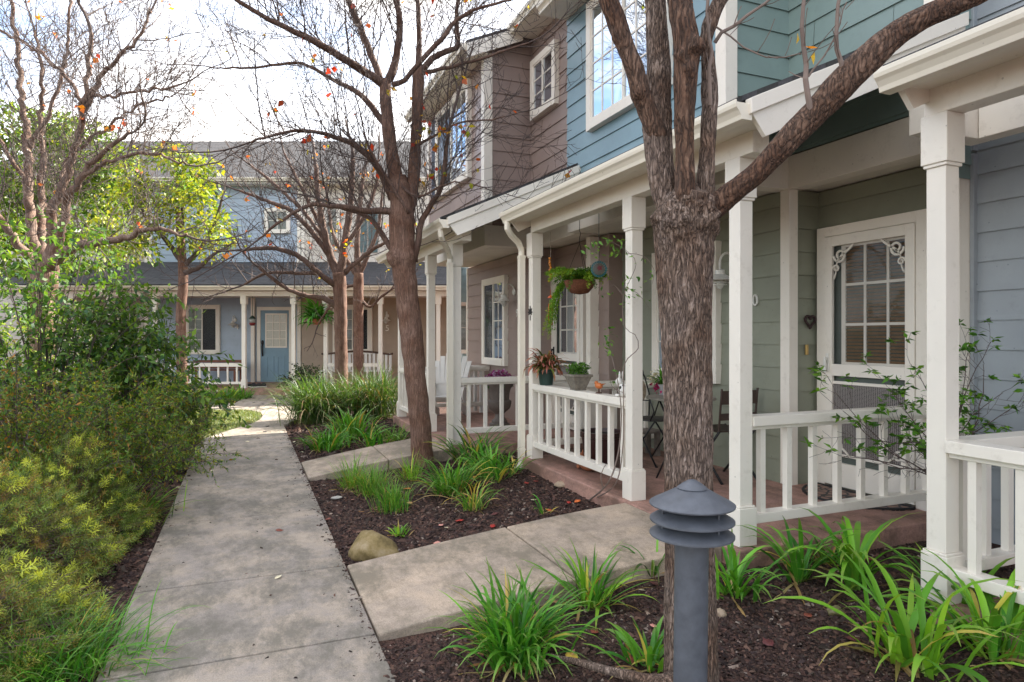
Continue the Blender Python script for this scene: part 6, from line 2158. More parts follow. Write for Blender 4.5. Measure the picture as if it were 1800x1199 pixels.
# white spotted rabbit
x, y = 2.90, 4.665
r = thing('rabbit_figurine', 'white rabbit figurine with dark spots on the railing beside the vine post', 'figurine', loc=(x, y, RZ))
m = MB(); m.ball(x, y, RZ + .06, .04, .055, .06, n=16, m=10); m.ball(x - .012, y + .045, RZ + .125, .032, .036, .034, n=14, m=9)
m.ball(x - .03, y + .05, RZ + .012, .018, .03, .012); m.ball(x + .03, y + .05, RZ + .012, .018, .03, .012); m.ball(x, y - .055, RZ + .05, .02)
m.build('body', plain('white glazed ceramic', (.68, .66, .62), rough=.3), r, smooth=True)
for sx in (-.018, .012):
    m = MB(); m.ball(x + sx, y + .03, RZ + .175, .009, .012, .036); m.build('ear', plain('white glazed ceramic', (.68, .66, .62)), r, smooth=True)
for (dx, dy, dz, s) in ((-.030, .055, .13, .0075), (-.036, -.01, .08, .013), (-.025, -.035, .10, .011), (-.028, .02, .045, .010)):
    m = MB(); m.ball(x + dx, y + dy, RZ + dz, s * .6, s, s); m.build('spot', plain('dark glaze', (.03, .03, .03), rough=.3), r, smooth=True)

# hanging basket
x, y, z = 3.22, 6.03, 2.06
r = thing('hanging_basket', 'coir lined hanging basket of trailing green asparagus fern under the porch beam', 'hanging basket', loc=(x, y, z))
m = MB(); m.lathe(x, y, [(.02, z - .13), (.09, z - .115), (.14, z - .06), (.165, z + .01), (.155, z + .015), (.05, z + .0)], n=28); m.build('basket', plain('coir lining', (.16, .06, .03), rough=.95, var=.4, scale=50, bump=.6), r, smooth=True)
m = MB()
for k in range(3):
    a = k * 2.094 + .4
    m.tube([(x + .16 * math.cos(a), y + .16 * math.sin(a), z + .01), (x, y, z + .40)], .0028, n=5)
m.tube([(x, y, z + .40), (x, y, z + .46), (x + .012, y, z + .50), (x, y, z + .53), (x, y, 2.78)], .0035, n=5)
m.build('wires', BLACKM, r)
pos, dirs, tn = [], [], []
for s in range(105):
    a = random.uniform(0, 6.28)
    l = random.uniform(.12, .30)
    p = Vector((x + .10 * math.cos(a), y + .10 * math.sin(a), z + .03))
    d = Vector((math.cos(a) * .9, math.sin(a) * .9, random.uniform(.5, 1.3)))
    if s > 88:
        a = random.uniform(2.0, 3.6); p = Vector((x + .12 * math.cos(a), y + .12, z)); d = Vector((-.35, random.uniform(.0, .7), -.2)); l = random.uniform(.35, .62)
    g = random.uniform(2.4, 5.5)
    tone = random.choice([srgb(120, 165, 50), srgb(98, 145, 46), srgb(150, 180, 60), srgb(80, 122, 44)])
    for i in range(26):
        p = p + d.normalized() * (l / 26); d.z -= g * l / 26 * 1.6
        for _ in range(5):
            pos.append(p + rv() * .014); dirs.append(rv() + d.normalized() * .6); tn.append(tone)
n = len(pos); tn = np.array(tn) * rng.uniform(.75, 1.25, (n, 1))
V, F, T = leaves(np.array(pos), np.array(dirs), rng.uniform(.016, .034, n), rng.uniform(.006, .011, n), tn)
np_mesh('foliage', V, F, LEAF, r, T)
# wind chime
x, y, z = 3.0, 6.27, 2.20
r = thing('wind_chime', 'orange wind chime with glass beads hanging beside the porch post', 'wind chime', loc=(x, y, z))
OR = plain('orange glass beads', (.55, .20, .03), rough=.2)
m = MB(); m.tube([(x, y, 2.60), (x, y, 1.98)], .0016, n=4); m.build('cord', plain('pale cord', (.4, .33, .25)), r)
m = MB()
for i in range(11):
    m.ball(x + random.uniform(-.016, .016), y + random.uniform(-.016, .016), z + .12 - i * .024, .016, .016, .014, n=8, m=6)
m.build('beads', OR, r, smooth=True)
for k in range(4):
    a = k * 1.571 + .3
    m = MB(); q = (x + .026 * math.cos(a), y + .026 * math.sin(a)); m.tube([(q[0], q[1], 1.86 - .02 * k), (q[0], q[1], 1.67 - .02 * k)], .006, n=8); m.build('chime_tube', plain('orange red enamel', (.55, .10, .03), rough=.35), r, smooth=True)
m = MB(); m.lathe(x, y, [(.032, 1.90), (.034, 1.905), (.002, 1.935)], n=14); m.tube([(x, y, 1.93), (x, y, 1.99)], .002, n=4); m.build('chime_top', plain('orange red enamel', (.5, .1, .03)), r, smooth=True)
# round suncatcher
x, y, z = 3.1, 5.42, 2.13
r = thing('suncatcher', 'round turquoise and red glass suncatcher hanging between porch posts', 'ornament', loc=(x, y, z))
FT = lambda s, n_, q: (x + s * CT + n_ * ST, y - s * ST + n_ * CT, q)
m = MB(FT)
for k in range(20):
    a, a2 = k * math.pi / 10, (k + .86) * math.pi / 10
    q = [(.058 * math.cos(a), .058 * math.sin(a)), (.078 * math.cos(a), .078 * math.sin(a)), (.078 * math.cos(a2), .078 * math.sin(a2)), (.058 * math.cos(a2), .058 * math.sin(a2))]
    m.add([(u_, -.003, z + w_) for u_, w_ in q] + [(u_, .003, z + w_) for u_, w_ in q], [(0, 1, 2, 3), (7, 6, 5, 4), (0, 4, 5, 1), (1, 5, 6, 2), (2, 6, 7, 3), (3, 7, 4, 0)])
m.build('glass_ring', plain('turquoise glass', (.012, .085, .095), rough=.12), r)
m = MB(FT); m.prism([(.056 * math.cos(k * .3142), z + .056 * math.sin(k * .3142)) for k in range(20)], -.0015, .0015); m.build('centre_disc', plain('grey green glass', (.085, .075, .06), rough=.12), r)
m = MB(FT); m.prism([(.006 + (.030 if k % 2 else .018) * math.cos(k * .6283), z + .01 + (.030 if k % 2 else .018) * math.sin(k * .6283)) for k in range(10)], -.004, .004); m.build('red_flower', plain('red glass', (.12, .012, .018), rough=.15), r)
m = MB(); m.tube([(x, y, z + .077), (x, y, 2.74)], .003, n=4); m.build('cord', BLACKM, r)

# climbing vine at the first porch post
v0 = Vector(G(1035, 880, .06))
r = thing('climbing_vine', 'thin twining vine with small leaves climbing the first porch post', 'vine', loc=v0)
mb = MB(); tips = []
VP = [([v0, W(1068, 850, 5.05), W(1086, 800, 5.05), W(1092, 740, 5.08), W(1089, 690, 5.1), W(1080, 645, 5.15), W(1072, 615, 5.2)], .008),
      ([v0 + Vector((.05, .02, 0)), W(1082, 850, 5.0), W(1095, 780, 5.02), W(1096, 700, 5.05), W(1098, 640, 5.05), W(1122, 612, 5.03), W(1116, 588, 5.03), W(1098, 575, 5.05), W(1096, 520, 5.1), W(1118, 465, 5.03), W(1100, 440, 5.05), W(1075, 425, 5.1)], .005),
      ([W(1096, 690, 5.05), W(1076, 680, 5.1), W(1068, 640, 5.12)], .003),
      ([W(1098, 505, 5.05), W(1120, 515, 5.02), W(1140, 540, 5.0)], .003),
      ([W(1098, 445, 5.05), W(1130, 450, 5.0), W(1150, 475, 5.0), W(1146, 500, 5.0)], .003),
      ([W(1095, 520, 5.1), W(1078, 500, 5.15), W(1066, 515, 5.15)], .002),
      ([W(1060, 860, 5.0), W(1056, 835, 4.95), W(1066, 815, 4.9)], .006)]
pos, dirs = [], []
for P_, w_ in VP:
    pts, rad = spline(P_, [w_ * (1 - .7 * i / (len(P_) - 1)) for i in range(len(P_))], .04)
    mb.tube(pts, rad, n=5)
    for i, p in enumerate(pts):
        hi = p.z > 1.55 or (len(P_) == 7 and i > len(pts) * .8)
        if hi and random.random() < .55:
            for _ in range(random.randint(1, 3)):
                o = p + rv() * .045
                pos.append(o); d = rv(); d.z -= .5; dirs.append(d)
mb.build('stem', TW3, r, fix=False)
for q in (W(1068, 600, 5.2), W(1055, 432, 5.1), W(1080, 430, 5.05), W(1035, 440, 5.15), W(1070, 590, 5.2), W(1115, 500, 5.0), W(1085, 430, 5.1)):
    for _ in range(11):
        pos.append(q + rv() * .07); d = rv(); d.z -= .4; dirs.append(d)
n = len(pos)
V, F, T = leaves(np.array(pos), np.array(dirs), rng.uniform(.03, .06, n), rng.uniform(.014, .026, n), pick([srgb(86, 135, 50), srgb(60, 105, 40), srgb(120, 160, 66)], n))
np_mesh('leaves', V, F, LEAF, r, T)

# leaf ornament on the post
x, y, z = 2.817, 6.425, 1.74
T_ = lambda s, n_, q: (2.835 - n_, y + s, z + q)
leafpts = []
for k, (a, l) in enumerate(((90, .075), (72, .030), (45, .062), (25, .03), (5, .062), (-18, .03), (-35, .045), (-70, .02), (-110, .02), (-145, .045), (-162, .03), (175, .062), (155, .03), (135, .062), (108, .030))):
    leafpts.append((l * math.cos(R(a)), l * math.sin(R(a)) + .01))
m = MB(T_)
m.add([(a, 0.0, b_) for a, b_ in leafpts] + [(a, .006, b_) for a, b_ in leafpts] + [(0, .010, .01)],
      [tuple(range(15))] + [(i, (i + 1) % 15, (i + 1) % 15 + 15, i + 15) for i in range(15)] + [(i + 15, (i + 1) % 15 + 15, 30) for i in range(15)])
m.box(-.004, .004, 0, .006, -.075, -.02)
o = m.build('leaf_ornament', BLACKM); tag(o, 'black metal maple leaf ornament fixed to the post with the downspout', 'ornament')

# heart wreath
x, y, z = 4.63, 4.375, 1.63
r = thing('heart_wreath', 'dark twig heart hung on the green wall left of the screen door', 'wreath', loc=(x, y, z))
pts = []
for i in range(41):
    a = 2 * math.pi * i / 40
    pts.append((x + .058 * math.sin(a) ** 3, y - .012, z + .05 * (13 * math.cos(a) - 5 * math.cos(2 * a) - 2 * math.cos(3 * a) - math.cos(4 * a)) / 14))
m = MB()
m.tube(pts, .011, n=7)
for p in pts:
    for _ in range(5):
        q = Vector(p) + rv() * .009; m.ball(q.x, q.y, q.z, .0055, n=6, m=4)
m.build('heart', plain('dark dried berries', (.03, .012, .012), rough=.6), r, smooth=True)
m = MB(); m.tube([(x, y, z + .04), (x, y + .002, z + .115)], .0015, n=4); m.build('loop', TW3, r)

# bistro set
IR = BLACKM
x, y, zt = 3.62, 4.86, .93
r = thing('bistro_table', 'round bistro table with curved black iron legs behind the big trunk', 'table', loc=(x, y, FZ))
m = MB(); m.lathe(x, y, [(.28, zt), (.305, zt + .004), (.305, zt + .022), (.28, zt + .026)], n=40); m.build('table_top', plain('mosaic stone top', (.20, .185, .15), rough=.5, var=.35, scale=26), r, smooth=True, auto=30)
for k in range(4):
    a = k * math.pi / 2 + .5
    ca, sa = math.cos(a), math.sin(a)
    m = MB(); m.tube([(x + ca * .22, y + sa * .22, zt), (x + ca * .10, y + sa * .10, zt - .25), (x - ca * .02, y - sa * .02, zt - .42), (x - ca * .16, y - sa * .16, .36), (x - ca * .24, y - sa * .24, FZ)], .009, n=7); m.build('leg', IR, r, smooth=True)
m = MB(); m.tube([(x + .12 * math.cos(i * .3142), y + .12 * math.sin(i * .3142), .50) for i in range(21)], .006, n=6); m.build('leg_ring', IR, r, smooth=True)

def iron_chair(x, y, label):
    """bistro chair with an oval mosaic back; faces +x away from the walk, towards the table"""
    r = thing('bistro_chair', label, 'chair', loc=(x, y, FZ))
    sz = FZ + .45
    m = MB(); m.lathe(x, y, [(.02, sz - .008), (.19, sz - .006), (.2, sz), (.19, sz + .010), (.02, sz + .012)], n=28); m.build('seat', plain('black iron seat', (.03, .028, .026), rough=.5), r, smooth=True)
    bx = Vector((-.25, .97, 0)).normalized()     # back stands on the far side
    sx = Vector((bx.y, -bx.x, 0))
    c = Vector((x, y, 0)) + bx * .20
    m = MB()
    for s in (-1, 1):
        b0_ = c + sx * s * .15
        m.tube([b0_ + Vector((0, 0, sz)), b0_ + sx * s * .02 + Vector((0, 0, sz + .2)), b0_ - sx * s * .02 + bx * .04 + Vector((0, 0, sz + .42)), c + sx * s * .05 + bx * .05 + Vector((0, 0, sz + .52)), c + bx * .05 + Vector((0, 0, sz + .54))], .008, n=7)
    for s in (-1, 1):
        o_ = c + sx * s * .065 + bx * .04 + Vector((0, 0, sz + .46))
        m.tube([o_ + sx * .045 * math.cos(i * .4) + Vector((0, 0, .045 * math.sin(i * .4))) for i in range(17)], .005, n=5)
    o_ = c + bx * .01 + Vector((0, 0, sz + .10))
    m.tube([o_ + sx * (.05 - .002 * i) * math.cos(i * .4) + Vector((0, 0, (.05 - .002 * i) * math.sin(i * .4))) for i in range(22)], .005, n=5)
    m.build('back_frame', IR, r, smooth=True)
    TT = lambda s, n_, q: (c.x + sx.x * s + bx.x * (n_ + .03), c.y + sx.y * s + bx.y * (n_ + .03), q)
    m = MB(TT); m.prism([(.135 * math.cos(k * .2618), sz + .27 + .145 * math.sin(k * .2618)) for k in range(24)], -.008, .008); m.build('back_medallion', plain('stone mosaic', (.36, .28, .20), rough=.6, var=.55, scale=24), r)
    for s, t in ((-1, -1), (-1, 1), (1, -1), (1, 1)):
        p = Vector((x, y, sz)) + bx * .14 * t + sx * .14 * s
        q = Vector((x, y, FZ)) - bx * .20 * t + sx * .19 * s
        m = MB(); m.tube([p, p.lerp(q, .5) + Vector((0, 0, -.01)), q], .009, n=7); m.lathe(q.x, q.y, [(.016, FZ), (.014, FZ + .01)], n=10); m.build('leg', IR, r, smooth=True)
    for s in (-1, 1):
        p = Vector((x, y, sz)) + sx * .19 * s
        m = MB(); m.tube([p + bx * .16, p + bx * .08 + Vector((0, 0, .2)), p - bx * .12 + Vector((0, 0, .21)), p - bx * .17 + Vector((0, 0, .1)), p - bx * .12], .007, n=6); m.build('arm', IR, r, smooth=True)
    return r


iron_chair(3.92, 5.72, 'black iron bistro chair with a stone mosaic back left of the big trunk')
# slatted folding chair right of the trunk
x, y = 4.08, 4.86
r = thing('folding_chair', 'dark slatted folding chair on the porch right of the big trunk', 'chair', loc=(x, y, FZ))
DW = plain('dark stained wood', (.05, .03, .022), rough=.5)
m = MB()
for k in range(6):
    yy = y - .17 + k * .068
    m.box(x - .19, x + .19, yy, yy + .05, FZ + .445, FZ + .460)
m.build('seat', DW, r, bevel=.003)
for sx in (-.20, .20):
    for (ya, za, yb, zb) in ((.20, .46, -.24, 0.0), (-.20, .46, .22, 0.0)):
        m = MB(); m.tube([(x + sx, y + ya, FZ + za), (x + sx, y + ya * .1 + yb * .1, FZ + .23), (x + sx, y + yb, FZ + zb)], .012, n=7); m.build('leg', IR, r, smooth=True)
m = MB(); m.box(x - .2, x + .2, y - .23, y - .215, FZ + .70, FZ + .82); m.box(x - .2, x + .2, y - .225, y - .21, FZ + .56, FZ + .62); m.tube([(x - .2, y - .19, FZ + .44), (x - .2, y - .235, FZ + .84)], .01, n=6); m.tube([(x + .2, y - .19, FZ + .44), (x + .2, y - .235, FZ + .84)], .01, n=6); m.build('backrest', DW, r)
# flowers on the table
x, y, z = 3.55, 5.02, .957
r = thing('potted_flowers', 'small pot of white and magenta flowers on the bistro table', 'plant pot', loc=(x, y, z))
m = MB(); m.lathe(x, y, [(.04, z), (.06, z + .10), (.054, z + .10), (.05, z + .085)], n=20); m.build('pot', plain('grey glaze', (.3, .3, .3), rough=.3), r, smooth=True, auto=35)
n = 60
base = np.tile([[x, y, z + .09]], (n, 1)) + rng.normal(0, .02, (n, 3)) * [1, 1, 0]
V, F, T = blades(base, rng.uniform(0, 6.28, n), np.radians(rng.uniform(20, 85, n)), rng.uniform(.1, .26, n), rng.uniform(.012, .02, n), rng.uniform(.8, 2.8, n), pick(KD + KG, n), K=5)
np_mesh('foliage', V, F, BLADE, r, T)
for (dx, dy, dz, c_, k) in ((-.06, .06, .13, (.70, .68, .64), 40), (-.05, .03, .07, (.40, .02, .14), 40), (-.10, .0, .19, (.70, .68, .64), 26)):
    P_ = np.array([[x + dx, y + dy, z + dz]]) + rng.normal(0, .020, (k, 3))
    V, F, T = leaves(P_, rng.normal(size=(k, 3)), .03, .026, np.tile(np.array(c_), (k, 1)) * rng.uniform(.8, 1.1, (k, 1)))
    np_mesh('blossom', V, F, LEAF, r, T)
# behind the front railing: big dark pot and a low terracotta animal
x, y = 3.30, 5.72
r = thing('planter', 'big dark maroon planter standing on the porch floor behind the railing', 'plant pot', loc=(x, y, FZ))
m = MB(); m.lathe(x, y, [(.15, FZ), (.20, FZ + .30), (.225, FZ + .31), (.225, FZ + .36), (.2, FZ + .36), (.19, FZ + .3)], n=32); m.build('pot', plain('maroon glaze', (.035, .012, .012), rough=.3), r, smooth=True, auto=35)
m = MB(); m.lathe(x, y, [(.001, FZ + .325), (.195, FZ + .322)], n=24); m.build('soil', plain('potting soil', (.02, .015, .012), rough=.95), r)
x, y = 3.08, 5.62
r = thing('fox_figurine', 'low terracotta fox figurine on the porch floor before the maroon planter', 'figurine', loc=(x, y, FZ))
m = MB(); m.ball(x, y, FZ + .055, .06, .12, .055, n=16, m=10); m.ball(x - .01, y + .12, FZ + .11, .045, .05, .042, n=14, m=9); m.tube([(x - .01, y + .15, FZ + .105), (x - .015, y + .20, FZ + .095)], [.025, .006], n=8)
m.tube([(x, y - .11, FZ + .05), (x + .03, y - .2, FZ + .06), (x + .05, y - .25, FZ + .1)], [.03, .035, .008], n=8)
m.build('body', TERRA, r, smooth=True)
for s in (-.022, .022):
    m = MB(); m.tube([(x - .01 + s, y + .115, FZ + .14), (x - .01 + s * 1.3, y + .112, FZ + .185)], [.015, .002], n=6); m.build('ear', TERRA, r, smooth=True)
for s in (-.03, .03):
    m = MB(); m.ball(x + s, y + .12, FZ + .02, .017, .03, .02); m.build('paw', TERRA, r, smooth=True)
# bench along the far side of that porch, against the wall rail
r = thing('porch_bench', 'low grey wooden bench at the far end of the sage green porch', 'bench', loc=(3.9, 6.1, FZ))
GW = plain('weathered grey wood', (.20, .17, .15), rough=.8, var=.3)
m = MB()
for k in range(3):
    m.box(3.45, 4.25, 5.98 + k * .09, 6.06 + k * .09, FZ + .25, FZ + .275)
m.build('seat', GW, r, bevel=.003)
for xx in (3.5, 4.15):
    for yy in (6.0, 6.18):
        m = MB(); m.box(xx, xx + .05, yy, yy + .05, FZ, FZ + .25); m.build('leg', GW, r)

# half round door mat
xm, ym = 4.66, 3.86
o_ = MB()
mat_v = [(xm, ym + .46)]
o_.slab([(xm - .44 * math.sin(math.pi * k / 24), ym + .46 * math.cos(math.pi * k / 24)) for k in range(25)], FZ + .002, FZ + .012)
def mat_mat():
    m, n, b, L = newmat('pierced rubber mat')
    co = nd(n, 'ShaderNodeTexCoord')
    v = nd(n, 'ShaderNodeTexVoronoi', feature='DISTANCE_TO_EDGE', Scale=13.0, Randomness=.85)
    L.new(co.outputs['Object'], v.inputs['Vector'])
    r = ramp(n, [(.0, (.008, .008, .010)), (.10, (.012, .012, .014)), (.13, (.26, .15, .115)), (1, (.27, .16, .12))])
    L.new(v.outputs['Distance'], r.inputs['Fac'])
    L.new(r.outputs['Color'], b.inputs['Base Color'])
    b.inputs['Roughness'].default_value = .6
    return m
r = thing('door_mat', 'half round black pierced rubber mat at the screen door', 'door mat', loc=(xm, ym, FZ))
o_.build('mat', mat_mat(), r)
m = MB(); m.tube([(xm - .43 * math.sin(math.pi * k / 24), ym + .45 * math.cos(math.pi * k / 24), FZ + .010) for k in range(25)], .012, n=6); m.tube([(xm, ym + .45, FZ + .010), (xm, ym - .45, FZ + .01)], .012, n=6); m.build('rim', plain('black rubber', (.01, .01, .012), rough=.6), r)

# ------------------------------------------------------------------ brown porch
x, y = 3.42, 8.86
r = thing('garden_urn', 'grey brown classical urn of purple and lilac flowers on the brown porch', 'urn', loc=(x, y, FZ))
m = MB(); m.lathe(x, y, [(.145, FZ), (.15, FZ + .04), (.115, FZ + .055), (.11, FZ + .09), (.075, FZ + .12), (.062, FZ + .18), (.085, FZ + .205), (.15, FZ + .26), (.172, FZ + .33), (.172, FZ + .37), (.14, FZ + .39), (.145, FZ + .47), (.165, FZ + .55), (.205, FZ + .61), (.21, FZ + .635), (.19, FZ + .635), (.17, FZ + .60)], n=40); m.build('urn', plain('grey brown cast stone', (.12, .10, .085), rough=.7), r, smooth=True, auto=40)
n = 420
a = rng.uniform(0, 6.28, n); q = .22 * np.sqrt(rng.random(n))
P_ = np.stack([x + q * np.cos(a), y + q * np.sin(a), FZ + .67 + .15 * (1 - (q / .24) ** 2) * rng.uniform(.4, 1.1, n)], 1)
V, F, T = leaves(P_, rng.normal(size=(n, 3)), rng.uniform(.03, .05, n), rng.uniform(.03, .045, n), pick([srgb(150, 50, 130), srgb(120, 30, 100), srgb(165, 80, 150), srgb(190, 170, 215)], n))
np_mesh('blossoms', V, F, LEAF, r, T)
n = 160
a = rng.uniform(0, 6.28, n); q = .2 * np.sqrt(rng.random(n))
V, F, T = leaves(np.stack([x + q * np.cos(a), y + q * np.sin(a), FZ + .60 + rng.uniform(0, .06, n)], 1), rng.normal(size=(n, 3)) + np.array([0, 0, -.4]), .06, .03, pick(KD, n))
np_mesh('foliage', V, F, LEAF, r, T)
# fan backed garden chair
AW = paint('white garden furniture paint', (.72, .71, .68), rough=.5)
def fan_chair(x, y, rz, label):
    r = thing('garden_chair', label, 'chair', loc=(x, y, FZ), rz=rz, local=True)
    for s in (-.26, .26):
        m = MB(); m.add([(s - .015, -.36, 0), (s + .015, -.36, 0), (s + .015, -.28, 0), (s - .015, -.28, 0), (s - .015, -.36, .50), (s + .015, -.36, .50), (s + .015, -.28, .50), (s - .015, -.28, .50)], [(0, 1, 2, 3), (7, 6, 5, 4), (0, 4, 5, 1), (1, 5, 6, 2), (2, 6, 7, 3), (3, 7, 4, 0)]); m.build('leg', AW, r)
        m = MB(lambda p, q_, z_: (q_, p, z_)); m.prism([(-.34, .26), (-.34, .36), (.45, .10), (.45, 0), (.36, 0)], s - .013, s + .013); m.build('leg', AW, r)
        m = MB(); m.box(s * 1.12 - .055, s * 1.12 + .055, -.42, .26, .52, .54); m.build('arm', AW, r, bevel=.004)
    m = MB()
    for k in range(6):
        yy = -.36 + k * .095
        m.box(-.27, .27, yy, yy + .08, .365 - k * .022, .385 - k * .022)
    m.build('seat', AW, r, bevel=.003)
    for k in range(7):
        t = (k - 3) / 3
        a = t * .30
        hgt = .80 - .14 * t * t
        m = MB()
        b_, w0, w1 = (t * .17, .032, .042)
        tx, dy = t * .17 + math.sin(a) * hgt * .55, .40 * hgt
        P_ = [(b_ - w0, .16, .24), (b_ + w0, .16, .24), (tx + w1, .16 + dy, .24 + hgt), (tx - w1, .16 + dy, .24 + hgt)]
        m.add(P_ + [(p[0], p[1] + .018, p[2]) for p in P_], [(0, 1, 2, 3), (7, 6, 5, 4), (0, 4, 5, 1), (1, 5, 6, 2), (2, 6, 7, 3), (3, 7, 4, 0)])
        m.build('back_slat', AW, r, bevel=.003)
    m = MB(); m.box(-.30, .30, .265, .285, .48, .55); m.build('back_rail', AW, r)
    return r
fan_chair(2.95, 10.05, R(-35), 'white fan backed garden chair on the brown porch behind the posts')
r = thing('side_table', 'small white side table against the brown wall beside the fan backed chair', 'table', loc=(3.62, 10.75, FZ))
m = MB(); m.box(3.40, 3.80, 10.55, 10.95, .92, .985); m.build('table_top', AW, r, bevel=.003)
for xx in (3.42, 3.73):
    for yy in (10.57, 10.88):
        m = MB(); m.box(xx, xx + .05, yy, yy + .05, FZ, .92); m.build('leg', AW, r)
m = MB(); m.box(3.47, 3.73, 10.58, 10.62, .30, .36); m.box(3.47, 3.73, 10.89, 10.92, .30, .36); m.build('stretcher', AW, r)

# ------------------------------------------------------------------ far porch
YB = 18.3
r = thing('wooden_bench', 'red brown slatted wooden bench behind the pale blue porch railing', 'bench', loc=CW(fx(378, YB), YB, FZ), rz=-TH, local=True)
RW = plain('red brown stained wood', (.16, .05, .025), rough=.45, var=.4, scale=6)
m = MB()
for k in range(3): m.box(-.72, .72, .22, .245, .40 + k * .085, .475 + k * .085)
m.build('backrest', RW, r, bevel=.004)
m = MB()
for k in range(4): m.box(-.72, .72, -.22 + k * .11, -.12 + k * .11, .36, .385)
m.build('seat', RW, r, bevel=.004)
for xx in (-.66, .60):
    for yy in (-.2, .2):
        m = MB(); m.box(xx, xx + .06, yy, yy + .04, 0, .36 if yy < 0 else .62); m.build('leg', RW, r)
r = thing('garden_bench', 'white slatted garden bench with a dark curved top rail on the tan porch', 'bench', loc=CW(fx(625, 17.8), 17.8, FZ), rz=-TH, local=True)
m = MB(); pts = [(-.98 + .098 * i, .2, .84 + .06 * math.cos((i - 10) * .22) + (.03 if i in (0, 20) else 0)) for i in range(21)]
m.tube(pts, .028, n=8); m.build('top_rail', plain('dark carved wood', (.07, .035, .02), rough=.6, var=.6, scale=30), r, smooth=True)
m = MB()
for k in range(17): m.box(-.92 + k * .112, -.85 + k * .112, .19, .21, .36, .85)
m.build('back_slats', AW, r)
m = MB()
for k in range(4): m.box(-.95, .95, -.25 + k * .11, -.15 + k * .11, .36, .39)
m.build('seat', AW, r)
for xx in (-.92, .86):
    for yy in (-.22, .17):
        m = MB(); m.box(xx, xx + .06, yy, yy + .05, 0, .36); m.build('leg', AW, r)
def shoe(px, py, yc, a, label):
    p = W(px, py, yc); z = FZ - .018
    r = thing('shoe', label, 'shoe', loc=(p.x, p.y, z), rz=a, group='shoes by the blue door', local=True)
    m = MB(); m.ball(0, .04, .045, .045, .10, .045, n=14, m=8); m.ball(0, -.07, .055, .042, .06, .055, n=14, m=8); m.build('upper', plain('black canvas', (.015, .015, .02), rough=.7), r, smooth=True)
    m = MB(); m.slab([(.045 * math.cos(k * .314) , .15 * math.sin(k * .314)) for k in range(20)], 0, .022); m.build('sole', plain('white rubber', (.65, .65, .63)), r)
shoe(441, 671, 17.2, 1.2, 'black canvas shoe left of the other two before the blue door frame')
shoe(450, 673, 17.05, 1.6, 'black canvas shoe in the middle of the three by the blue door')
shoe(459, 671.5, 17.15, 1.9, 'black canvas shoe nearest the blue door')
p = W(443.6, 566, 17.6)
r = thing('hanging_feeder', 'small hanging lantern feeder with a red tray left of the blue door', 'bird feeder', loc=p)
m = MB(); m.lathe(p.x, p.y, [(.07, p.z - .02), (.08, p.z + .06), (.06, p.z + .09)], n=16); m.build('globe', plain('clear grey glass', (.4, .42, .4), rough=.1), r, smooth=True)
m = MB(); m.lathe(p.x, p.y, [(.10, p.z + .09), (.02, p.z + .17)], n=16); m.tube([(p.x, p.y, p.z + .16), (p.x, p.y, 2.62)], .006, n=5); m.build('roof', plain('dark green enamel', (.02, .05, .03), rough=.4), r, smooth=True)
m = MB(); m.lathe(p.x, p.y, [(.05, p.z - .10), (.085, p.z - .05), (.07, p.z - .02)], n=16); m.build('tray', plain('red enamel', (.20, .02, .02), rough=.4), r, smooth=True)

# ------------------------------------------------------------------ stones
def stone(name, label, p, s, mat, seed, flat=1.0, cat='stone', group=None, facet=.0):
    bm = bmesh.new()
    bmesh.ops.create_icosphere(bm, subdivisions=4, radius=1)
    for v in bm.verts:
        d = v.co.normalized()
        k = 1 + .22 * noise.noise(d * 1.6 + Vector((seed, 0, 0))) + .06 * noise.noise(d * 5 + Vector((0, seed, 0)))
        if facet:
            for f in ((.9, .2, .3), (-.7, .5, .4), (.1, -.8, .55), (-.3, -.5, .8), (.4, .6, .65), (.7, -.6, .3)):
                n_ = Vector(f).normalized()
                q = d.dot(n_) * k
                if q > facet:
                    k *= facet / q * .96 + .04
        v.co = Vector((d.x * k * s[0], d.y * k * s[1], d.z * k * s[2]))
    me = bpy.data.meshes.new(name); bm.to_mesh(me); bm.free()
    me.materials.append(mat); me.shade_smooth()
    o = bpy.data.objects.new(name, me); COL.objects.link(o); o.location = p; o.rotation_euler = (0, 0, seed)
    return tag(o, label, cat, group)


def moss_rock():
    m, n, b, L = newmat('mossy sandstone')
    co = nd(n, 'ShaderNodeTexCoord')
    a = nd(n, 'ShaderNodeTexNoise', Scale=7.0, Detail=8.0, Roughness=.7)
    L.new(co.outputs['Object'], a.inputs['Vector'])
    r = ramp(n, [(.35, (.10, .075, .03)), (.5, (.23, .17, .07)), (.65, (.32, .25, .15)), (.8, (.36, .31, .24))])
    L.new(a.outputs['Fac'], r.inputs['Fac'])
    L.new(r.outputs['Color'], b.inputs['Base Color'])
    b.inputs['Roughness'].default_value = .9
    f = nd(n, 'ShaderNodeTexNoise', Scale=60.0, Detail=8.0)
    L.new(co.outputs['Object'], f.inputs['Vector'])
    bp = nd(n, 'ShaderNodeBump', Strength=.6, Distance=.006)
    L.new(f.outputs['Fac'], bp.inputs['Height'])
    L.new(bp.outputs['Normal'], b.inputs['Normal'])
    return m
MOSS = moss_rock()
PEB = plain('grey brown pebble', (.22, .19, .155), rough=.7, var=.3)
p = G(656, 970, 0); stone('boulder', 'mossy ochre boulder at the corner of the walk and the front path', (p.x, p.y, .015), (.19, .14, .135), MOSS, 2.3, facet=.80)
p = G(742, 972, 0); stone('flat_stone', 'flat grey stone half buried beside the front path edge', (p.x, p.y, -.012), (.13, .05, .03), PEB, .5)
p = G(1468, 1084, .05); stone('pebble', 'olive egg shaped pebble below the tall agapanthus', (p.x, p.y, ground_z(p.x, p.y) + .02), (.045, .032, .028), plain('olive pebble', (.17, .15, .07), rough=.5), .2)
